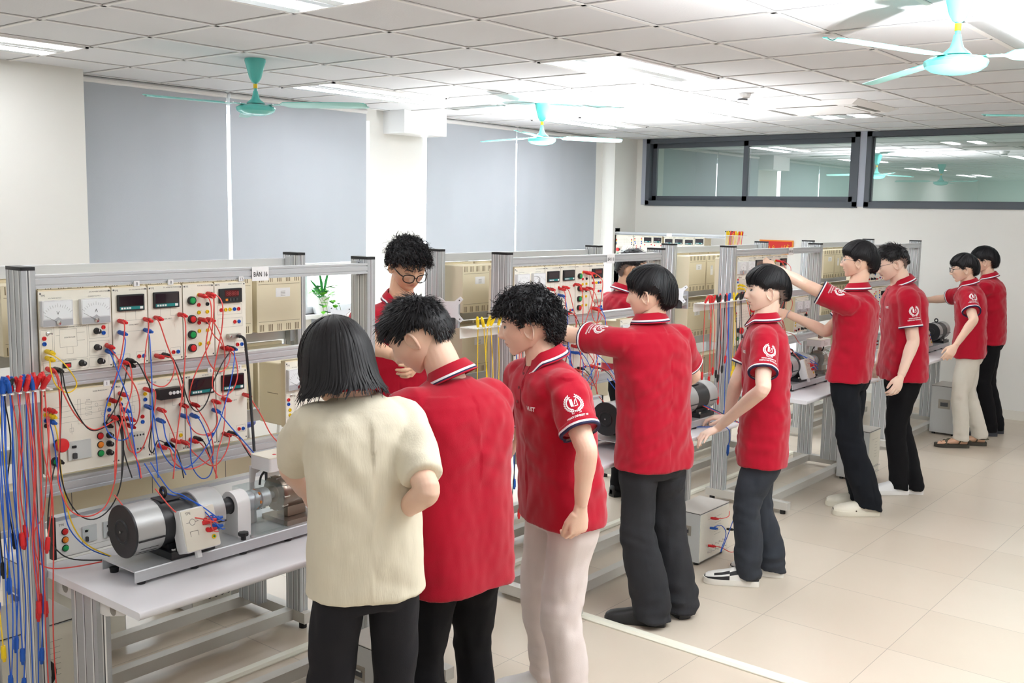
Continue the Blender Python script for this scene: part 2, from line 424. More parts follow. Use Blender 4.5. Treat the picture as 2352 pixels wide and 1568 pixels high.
# cassette air conditioner
t = thing('cassette_air_conditioner', 'white square cassette air conditioner set in the ceiling', 'air conditioner', (5.65, -1.62, CZ))
DK = mat('vent_slot', (110, 108, 104), .7)
ax0, ax1, ay0, ay1 = 5.18, 6.08, -2.1, -1.2
ACW = mat('ac_white', (242, 240, 240), .5)
m = MB(); m.prism([(ax0, ay0, CZ - .004), (ax1, ay0, CZ - .004), (ax1, ay1, CZ - .004), (ax0, ay1, CZ - .004)], (0, 0, .003), ACW)
lo = [(ax0, ay0, CZ - .004), (ax1, ay0, CZ - .004), (ax1, ay1, CZ - .004), (ax0, ay1, CZ - .004)]; e = .07
hi = [(ax0 + e, ay0 + e, CZ - .035), (ax1 - e, ay0 + e, CZ - .035), (ax1 - e, ay1 - e, CZ - .035), (ax0 + e, ay1 - e, CZ - .035)]
m.add(lo + hi, [(0, 1, 5, 4), (1, 2, 6, 5), (2, 3, 7, 6), (3, 0, 4, 7), (4, 5, 6, 7)], ACW); m.build('panel', t, smooth=False)
for a, b in (((ax0 + .2, ay0 + .075), (ax1 - .2, ay0 + .12)), ((ax0 + .2, ay1 - .12), (ax1 - .2, ay1 - .075)), ((ax0 + .075, ay0 + .2), (ax0 + .12, ay1 - .2)), ((ax1 - .12, ay0 + .2), (ax1 - .075, ay1 - .2))):
    m = MB(); m.box((a[0], a[1], CZ - .037), (b[0], b[1], CZ - .034), DK); m.build('air_slot', t, smooth=False)
m = MB(); m.box((ax0 + .17, ay0 + .17, CZ - .040), (ax1 - .17, ay1 - .17, CZ - .034), ACW); m.build('intake_grille', t, smooth=False)
t = thing('smoke_detector', 'small round white smoke detector on the ceiling', 'smoke detector', (4.5, -1.5, CZ))
m = MB(); m.lathe([(.001, 2.803), (.06, 2.803), (.06, 2.79), (.05, 2.772), (.036, 2.768), (.036, 2.75), (.001, 2.748)], (4.5, -1.5, 0), WHITE, n=24); m.build('body', t)
m = MB(); m.lathe([(.0365, 2.765), (.0375, 2.762), (.0375, 2.757), (.0365, 2.754)], (4.5, -1.5, 0), DARK, n=24); m.build('vent_ring', t)
# ------------------------------------------------------------------ light
def lamp(kind, loc, energy, size=.2, rot=(0, 0, 0), col=(1, 1, 1), spot=None, sy=None):
    l = bpy.data.lights.new('lamp', kind); l.energy = energy; l.color = col
    if kind == 'AREA':
        l.size = size
        if sy: l.shape = 'RECTANGLE'; l.size_y = sy
    else: l.shadow_soft_size = size
    if spot: l.spot_size = math.radians(spot); l.spot_blend = .9
    o = bpy.data.objects.new('lamp', l); COL.objects.link(o); o.location = loc; o.rotation_euler = rot
    return o
# two strobes on stands, aimed at the ceiling
lamp('SPOT', (4.66, -.25, 1.6), 230, .06, (PI, 0, 0), spot=140)
lamp('SPOT', (1.15, -4.55, 1.6), 300, .06, (PI, .0, 0), spot=140)
# unseen fill lamps added behind the far wall to brighten its window glass
for yy in (.2, -2.6, -5.4): lamp('AREA', (XR + 1.1, yy, 2.75), 26, .5, (0, 0, 0), sy=1.2)
W = bpy.data.worlds.new('sky'); S.world = W; W.use_nodes = True
bg = W.node_tree.nodes['Background']; bg.inputs[0].default_value = (.93, .97, 1, 1); bg.inputs[1].default_value = 3.0
# ------------------------------------------------------------------ camera
cd = bpy.data.cameras.new('camera'); cam = bpy.data.objects.new('camera', cd); COL.objects.link(cam); S.camera = cam
cd.sensor_width = 36; cd.lens = 36 * 2358.2 / 2352; cd.clip_start = .05
Rm = Matrix(((0.6313046418263453, -0.7753371084186707, 0.017516207280241777), (0.08557904175413672, 0.09209372213043418, 0.9920660129026727), (-0.7707987265304437, -0.6247968587094024, 0.12449180103890177)))
cam.matrix_world = Matrix.Translation((-2.5379, -5.0645, 1.9065)) @ Rm.transposed().to_4x4()
S.view_settings.exposure = 1.3

# ------------------------------------------------------------------ bench frames
PITCH = 2.325
YP = -1.955           # plane of the module fronts, row facing the camera
def post(x, y, parent, ztop=1.705, d=.10, w=.043, zb=.08):
    """slotted profile: wide grooved sides look along x"""
    m = MB(); z0, z1 = zb, ztop; g = .006; s = .004
    pts = []
    # outline in plan, walked round with grooves on the wide faces (three) and the narrow faces (one)
    def side(a, b, nx, ny, n):
        L = math.hypot(b[0] - a[0], b[1] - a[1]); ux, uy = (b[0] - a[0]) / L, (b[1] - a[1]) / L
        out = [a]
        for k in range(n):
            c = L * (k + .5) / n
            for t, dep in ((c - .0065, 0), (c - .002, .0016), (c + .002, .0016), (c + .0065, 0)): out.append((a[0] + ux * t - nx * dep, a[1] + uy * t - ny * dep))
        return out
    A, B, Cc, D = (x, y), (x, y + d), (x + w, y + d), (x + w, y)
    pl = side(A, D, 0, -1, 1) + side(D, Cc, 1, 0, 3) + side(Cc, B, 0, 1, 1) + side(B, A, -1, 0, 3)
    n = len(pl); vs = [V((p[0], p[1], z0)) for p in pl] + [V((p[0], p[1], z1)) for p in pl]
    b = len(m.v); m.v.extend(tuple(v) for v in vs); ia, isl, ibr = m.mi(ALU), m.mi(SLOT), m.mi(BRIGHT)
    for i in range(n):
        j = (i + 1) % n; p, q = pl[i], pl[j]
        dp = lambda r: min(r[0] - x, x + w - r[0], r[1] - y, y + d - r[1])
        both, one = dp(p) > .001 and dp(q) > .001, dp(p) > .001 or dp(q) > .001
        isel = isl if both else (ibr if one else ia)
        m.f.append((b + i, b + j, b + n + j, b + n + i)); m.m.append(isel)
    m.f.append(tuple(b + n + i for i in range(n))); m.m.append(ia)
    o = m.build('post', parent, smooth=False)
    if ztop > 1:
        c = MB(); c.rbox((x - .001, y - .001, z1), (x + w + .001, y + d + .001, z1 + .011), BLACK, .003, 2); c.build('end_cap', o)
    return o
def rail(x0, x1, y, z0, z1, parent, name='rail', t=.04, sgn=-1):
    """grooved cross rail; the groove shows on the face towards sgn*y"""
    m = MB(); h = z1 - z0; g = .006; yf = y; yb = y - sgn * t
    zs = [(z0, 0), (z0 + h * .18, 0), (z0 + h * .2, 1), (z0 + h * .28, 1), (z0 + h * .30, 0), (z0 + h * .70, 0), (z0 + h * .72, 1), (z0 + h * .80, 1), (z0 + h * .82, 0), (z1, 0)]
    pts = [(x0, yf - sgn * g * k * .6, z) for z, k in zs] + [(x0, yb, z1), (x0, yb, z0)]
    m.prism(pts, (x1 - x0, 0, 0), ALUX); return m.build(name, parent, smooth=False)
def bench(label, k, back=False, group=None, sign=None, pitch=True):
    """one bench frame; back benches are the mirror image, fronts towards the windows"""
    X = -1.06 + PITCH * k; s = 1 if not back else -1
    yp = -1.945 if not back else -1.40            # front edge of the posts
    ymin = yp if not back else yp - .10
    t = thing('lab_bench', label, 'lab bench', (X + .73, -1.9 if not back else -1.45, 0), group)
    xl, xr = X, X + 1.42
    post(xl, ymin, t); post(xr, ymin, t)
    for z0, z1 in ((1.648, 1.69), (1.335, 1.380), (.988, 1.04)): rail(xl + .043, xr, yp, z0, z1, t, sgn=-s)
    # end brackets of the rails
    for z in (1.669, 1.357, 1.014):
        for x in (xl + .043, xr - .022):
            m = MB(); m.box((x, min(yp + s * .042, yp + s * .075), z - .03), (x + .022, max(yp + s * .042, yp + s * .075), z + .03), ALU)
            m.cyl((x + .011, yp + s * .042 - s * .001, z + .018), (x + .011, yp + s * .038, z + .018), .006, DARK, 8); m.cyl((x + .011, yp + s * .042, z - .018), (x + .011, yp + s * .038, z - .018), .006, DARK, 8)
            m.build('rail_bracket', t, smooth=False)
    # base
    for x in (xl, xr):
        m = MB(); a, b = yp + s * .13, yp - s * .46
        m.box((x - .002, min(a, b), .03), (x + .048, max(a, b), .08), STEELW); o = m.build('base_rail', t, smooth=False)
        for yy in (a - s * .04, b + s * .04):
            f = MB(); f.cyl((x + .022, yy, 0), (x + .022, yy, .03), .018, BLACK, 12); f.build('foot', o)
    for yy in (yp - s * .0, yp - s * .31):
        m = MB(); m.box((xl + .048, min(yy, yy + s * .05), .03), (xr - .002, max(yy, yy + s * .05), .08), STEELW); m.build('cross_rail', t, smooth=False)
    # table
    ya, yb = yp + s * .055, yp - s * .535
    m = MB(); r = .008
    prof = []
    yf = yb; zt, zb = .752, .728
    prof = [(ya, zb), (ya, zt), (yf + s * r, zt)] + [(yf + s * r - s * r * math.sin(q), zt - r + r * math.cos(q)) for q in (.5, 1.0, 1.57)] + [(yf, zb + r), (yf + s * r, zb)]
    TOPM = mat('white_laminate', (240, 240, 244), .35, var=.015, scale=5)
    m.prism([(xl + .043 if False else xl + .045, y, z) for y, z in prof], (1.375, 0, 0), TOPM); m.build('table_top', t, angle=50)
    for x in (xl + .06, xr - .068):
        m0 = post(x, min(yp - s * .115, yp - s * .265), t, ztop=.727, d=.15, w=.045); m0.name = 'table_leg'
        b = MB(); pts = []
        xx = x + .012
        pl = [(yp, .727), (yp, .672), (yp - s * .30, .672), (yp - s * .40, .700), (yp - s * .44, .727)]
        b.prism([(xx, y, z) for y, z in pl], (.02, 0, 0), mat('bracket_white', (232, 230, 226), .5))
        b.build('table_bracket', t, smooth=False)
        for yy in (yp - s * .055, yp - s * .34):
            h = MB(); h.cyl((xx - .0008, yy, .702), (xx + .0208, yy, .702), .017, mat('hole_shade', (150, 146, 138), .8), 14); h.build('bracket_hole', t)
    if sign:
        m = MB(); x, z = X + .845, 1.666
        m.box((x, yp - s * .0035, z - .026), (x + .075, yp - s * .002, z + .026), LABELW)
        m.text(sign, (x + .0375, yp - s * .0042, z - .010), (s, 0, 0), (0, 0, 1), .0175, BLACK, 'CENTER', .012, maxw=.062); m.build('number_sign', t, smooth=False)
    return t
b16 = bench('nearest aluminium lab bench of the front row, sign BÀN 16', 0, sign='BÀN 16', group='front row of lab benches')
b18 = bench('second lab bench of the front row, behind the curly haired student', 1, sign='BÀN 18', group='front row of lab benches')
b20 = bench('third lab bench of the front row, where a student raises both arms', 2, sign='BÀN 20', group='front row of lab benches')
b22 = bench('last aluminium lab bench of the front row, nearest the far wall', 3, sign='BÀN 22', group='front row of lab benches')
for k, l in enumerate(('rear row lab bench back to back with the nearest bench', 'rear row lab bench back to back with the second bench', 'rear row lab bench back to back with the third bench', 'rear row lab bench closest to the far wall')):
    bench(l, k, True, 'rear row of lab benches')

# ------------------------------------------------------------------ modules
SC = {'red': RED, 'blue': BLUE, 'yel': YEL, 'blk': BLACK}
BC = {'green': GRN, 'red': RED, 'org': ORG}
def screen_mat(): return mat('meter_screen', (40, 26, 34), .15, coat=.5)
def module(name, label, x0, x1, z0, z1, items, titles=(), lines=(), group=None, depth=.165, cat='lab module', yf=YP):
    """plug-in unit: cream front with its fittings, beige vented case behind"""
    t = thing(name, label, cat, ((x0 + x1) / 2, yf, (z0 + z1) / 2), group)
    y = yf
    m = MB(); m.rbox((x0 + .001, y, z0), (x1 - .001, y + .004, z1), CREAM, .003, 1)
    e = y - .0004
    for p, q, hh in titles: m.text(p, (q[0], e, q[1]), (1, 0, 0), (0, 0, 1), hh, INK)
    def seg(a, b, w=.0007):
        a = V((a[0], e, a[1])); b = V((b[0], e, b[1])); d = b - a
        if d.length < 1e-6: return
        p = V((-d.z, 0, d.x)).normalized() * w * .5
        m.quad(a - p, b - p, b + p, a + p, LINE)
    for poly in lines:
        for a, b in zip(poly, poly[1:]): seg(a, b)
    for cx in (x0 + .007, x1 - .007):
        for cz in (z0 + .007, z1 - .007): m.cyl((cx, y - .0012, cz), (cx, y, cz), .0028, SLOT, 6)
    m.build('front_panel', t)
    m = MB(); m.box((x0 + .003, y + .004, z0 + .004), (x1 - .003, y + .03, z1 + .004), BEIGE2); m.build('mounting_frame', t, smooth=False)
    m = MB(); a, b = x0 + .004, x1 - .004; yb = y + depth
    m.rbox((a, y + .03, z0 + .006), (b, yb, z1 - .008), BEIGE, .006, 1)
    sl = mat('vent_slit', (120, 104, 74), .8)
    n = max(2, int((b - a) / .045)); w = (b - a) / n
    for i in range(n):
        for j in range(3):
            xx = a + w * (i + .5) + (j - 1) * .009
            for za, zb in ((z1 - .04, z1 - .012), (z0 + .010, z0 + .038)): m.box((xx - .0016, yb - .001, za), (xx + .0016, yb + .0006, zb), sl)
    for za in (z0 + .05, z1 - .05): m.box((a + .008, yb, za - .0006), (b - .008, yb + .0006, za + .0006), sl)
    m.box((a - .0006, y + .05, (z0 + z1) / 2 - .001), (a, yb - .05, (z0 + z1) / 2 + .001), sl)
    m.build('case', t, smooth=False)
    m = MB(); lw = min(.075, (b - a) * .35); cx = a + (b - a) * .42; cz = z0 + (z1 - z0) * .66
    if b - a < .15: m.box((cx - .017, yb, cz - .06), (cx + .017, yb + .0008, cz + .005), LABELW)
    else: m.box((cx - lw / 2, yb, cz - .018), (cx + lw / 2, yb + .0008, cz + .02), LABELW)
    for r in range(4): m.box((cx - .012, yb + .0008, cz - .013 + r * .006), (cx + .012, yb + .001, cz - .0115 + r * .006), LINE)
    m.build('rating_label', t, smooth=False)
    for it in items: fitting(it, t, y)
    return t
def fitting(it, t, y):
    k = it[0]; x, z = it[1]
    if k in SC:
        m = MB(); m.lathe([(.0068, 0), (.0068, .003), (.0060, .0042), (.0042, .0042), (.0036, .001), (.0001, .001)], (x, y, z), SC[k], (0, -1, 0), 14); m.build('socket', t)
    elif k[:2] == 'B_' or k[:2] == 'L_':
        m = MB(); c = BC[k[2:]]
        if k[0] == 'B': m.lathe([(.0145, 0), (.0145, .012), (.0118, .012), (.0112, .008)], (x, y, z), BLACK if c is GRN or random.random() < .6 else CHROME, (0, -1, 0), 20)
        else: m.lathe([(.0115, 0), (.0115, .003), (.0098, .003)], (x, y, z), BLACK, (0, -1, 0), 18)
        o = m.build('button' if k[0] == 'B' else 'indicator_lamp', t)
        m = MB(); r = .0112 if k[0] == 'B' else .0098
        m.lathe([(r, .001), (r, .013), (r * .8, .0155), (.0001, .0165)] if k[0] == 'B' else [(r, .001), (r, .006), (r * .6, .010), (.0001, .011)], (x, y, z), c, (0, -1, 0), 18); m.build('button_cap' if k[0] == 'B' else 'lens', o)
    elif k == 'knob':
        m = MB(); m.lathe([(.0105, 0), (.0105, .004), (.0088, .005), (.0080, .019), (.007, .020), (.0001, .020)], (x, y, z), BLACK, (0, -1, 0), 16); m.box((x - .0008, y - .0207, z), (x + .0008, y - .0198, z + .007), WHITE); m.build('knob', t)
    elif k == 'estop':
        m = MB(); m.lathe([(.016, 0), (.016, .012), (.013, .014), (.013, .022), (.022, .024), (.0225, .030), (.019, .036), (.0001, .039)], (x, y, z), RED, (0, -1, 0), 24, mats=[BLACK, BLACK, BLACK, RED, RED, RED, RED]); m.build('emergency_stop_button', t)
    elif k == 'toggle':
        m = MB(); m.lathe([(.006, 0), (.006, .003), (.004, .004), (.0001, .004)], (x, y, z), CHROME, (0, -1, 0), 8); m.loft([(x, y - .003, z), (x + .006, y - .018, z)], [.0018, .0026], CHROME, 6); m.build('toggle_switch', t)
    elif k in ('disp', 'dispR', 'meter', 'breaker', 'relay', 'brk', 'rocker', 'dsub'):
        x1, z1 = it[2]; x0, x1 = min(x, x1), max(x, x1); z0, z1 = min(z, z1), max(z, z1); w, h = x1 - x0, z1 - z0
        if k == 'disp':
            m = MB(); m.rbox((x0, y - .009, z0), (x1, y, z1), BLACK, .002, 1); o = m.build('digital_meter', t)
            m = MB(); m.box((x0 + .05 * w, y - .0096, z0 + .32 * h), (x1 - .05 * w, y - .009, z1 - .09 * h), screen_mat()); m.build('screen', o, smooth=False)
            m = MB(); m.box((x0 + .05 * w, y - .0098, z0 + .09 * h), (x1 - .05 * w, y - .009, z0 + .27 * h), TEAL)
            for i in range(4): m.box((x0 + (.1 + i * .1) * w, y - .0104, z0 + .12 * h), (x0 + (.17 + i * .1) * w, y - .0098, z0 + .23 * h), WHITE)
            m.box((x0 + .82 * w, y - .0104, z0 + .1 * h), (x0 + .93 * w, y - .0098, z0 + .25 * h), LABELW); m.build('key_strip', o, smooth=False)
        elif k == 'dispR':
            m = MB(); m.rbox((x0, y - .009, z0), (x1, y, z1), BLACK, .002, 1); o = m.build('speed_indicator', t)
            m = MB(); m.box((x0 + .22 * w, y - .0096, z0 + .42 * h), (x1 - .16 * w, y - .009, z1 - .12 * h), mat('led_window', (90, 34, 36), .2)); m.text('88888', (x0 + .28 * w, y - .0099, z0 + .5 * h), (1, 0, 0), (0, 0, 1), .3 * h, mat('led_digit', (150, 50, 48), .4)); m.build('screen', o, smooth=False)
            m = MB(); m.box((x0 + .24 * w, y - .0108, z0 + .14 * h), (x0 + .35 * w, y - .009, z0 + .3 * h), ORG)
            for i in range(3): m.box((x0 + (.42 + i * .15) * w, y - .0108, z0 + .14 * h), (x0 + (.5 + i * .15) * w, y - .009, z0 + .3 * h), DARK)
            m.build('key_strip', o, smooth=False)
        elif k == 'meter':
            m = MB(); m.rbox((x0, y - .016, z0), (x1, y, z1), mat('meter_case', (225, 226, 228), .25, coat=.4), .003, 1); o = m.build('analog_meter', t)
            m = MB(); m.box((x0 + .004, y - .0165, z0 + .3 * h), (x1 - .004, y - .016, z1 - .003), mat('meter_dial', (236, 240, 242), .3))
            c = V(((x0 + x1) / 2, y - .0168, z0 + .12 * h))
            for i in range(13):
                a = PI * (.22 + .56 * i / 12); d = V((math.cos(a), 0, math.sin(a))); p = V((-d.z, 0, d.x)) * .0003
                ra, rb = h * .62, h * (.72 if i % 3 else .76); m.quad(c + d * ra - p, c + d * rb - p, c + d * rb + p, c + d * ra + p, INK)
            m.text(it[3], (c.x, c.y, z0 + .45 * h), (1, 0, 0), (0, 0, 1), .011, INK, 'CENTER'); m.build('dial', o, smooth=False)
            m = MB(); m.prism([(x0 + .002, y - .0164, z0 + .002), (x1 - .002, y - .0164, z0 + .002), (x1 - .002, y - .0164, z0 + .26 * h), (x0 + .62 * w, y - .0164, z0 + .26 * h), (x0 + .5 * w, y - .0164, z0 + .36 * h), (x0 + .38 * w, y - .0164, z0 + .26 * h), (x0 + .002, y - .0164, z0 + .26 * h)], (0, -.001, 0), mat('meter_mask', (176, 178, 182), .3)); m.lathe([(.008, 0), (.008, .003), (.0001, .004)], (c.x, y - .0174, z0 + .14 * h), CHROME, (0, -1, 0), 12); m.build('cover_base', o, smooth=False)
            m = MB(); a = math.radians(150); d = V((math.cos(a), 0, math.sin(a))); c2 = V((c.x, y - .0186, z0 + .14 * h)); m.cyl(c2, c2 + d * h * .62, .0004, BLACK, 5); m.build('needle', o)
        elif k == 'breaker':
            m = MB(); m.box((x0, y - .006, z0), (x1, y, z1), mat('breaker_grey', (206, 210, 208), .45)); m.text('C10', (x0 + .2 * w, y - .0064, z1 - .3 * h), (1, 0, 0), (0, 0, 1), .005, GRN); o = m.build('circuit_breaker', t, smooth=False)
            m = MB(); m.rbox((x0 + .18 * w, y - .014, z0 + .08 * h), (x0 + .34 * w, y - .006, z0 + .38 * h), DARK, .002, 1); m.build('lever', o)
            m = MB(); m.rbox((x0 + .16 * w, y - .010, z0 + .66 * h), (x0 + .34 * w, y - .006, z0 + .78 * h), BLACK, .002, 1); m.build('test_button', o)
        elif k == 'relay':
            m = MB(); m.rbox((x0, y - .026, z0), (x1, y, z1), mat('relay_grey', (208, 206, 196), .5), .002, 1)
            for i in range(4):
                for zz in (z1 - .008, z0 + .008): m.cyl((x0 + w * (i + .5) / 4, y - .0265, zz), (x0 + w * (i + .5) / 4, y - .024, zz), .0035, DARK, 8)
            m.build('contactor', t)
        elif k == 'brk':
            m = MB(); m.rbox((x0, y - .03, z0), (x1, y, z1), BLACK, .003, 1); o = m.build('overload_relay', t)
            for i in range(4):
                m = MB(); m.lathe([(.006, 0), (.006, .002), (.0001, .0025)], (x0 + w * (.42 + .15 * i), y - .03, z0 + .55 * h), WHITE, (0, -1, 0), 12); m.build('dial', o)
        elif k == 'rocker':
            m = MB(); m.rbox((x0, y - .005, z0), (x1, y, z1), BLACK, .001, 1); o = m.build('rocker_switch', t)
            m = MB(); m.box((x0 + .3 * w, y - .008, z0 + .2 * h), (x1 - .15 * w, y - .005, z1 - .2 * h), RED); m.build('lamp', o, smooth=False)
        elif k == 'dsub':
            m = MB(); m.rbox((x0, y - .02, z0 + .004), (x1, y - .002, z1 - .002), mat('nickel', (200, 196, 188), .35, .7), .003, 1)
            for xx in (x0 + .004, x1 - .004): m.cyl((xx, y - .026, (z0 + z1) / 2), (xx, y, (z0 + z1) / 2), .0028, CHROME, 8)
            m.build('connector', t)
def frame_line(x0, z0, x1, z1): return [(x0, z0), (x1, z0), (x1, z1), (x0, z1), (x0, z0)]
def hole(c, r=.012, n=12): return [(c[0] + r * math.cos(2 * PI * i / n), c[1] + r * math.sin(2 * PI * i / n)) for i in range(n + 1)]
T0, T1, B0, B1 = 1.383, 1.640, 1.060, 1.322
LOGO = 'TPЄ' 
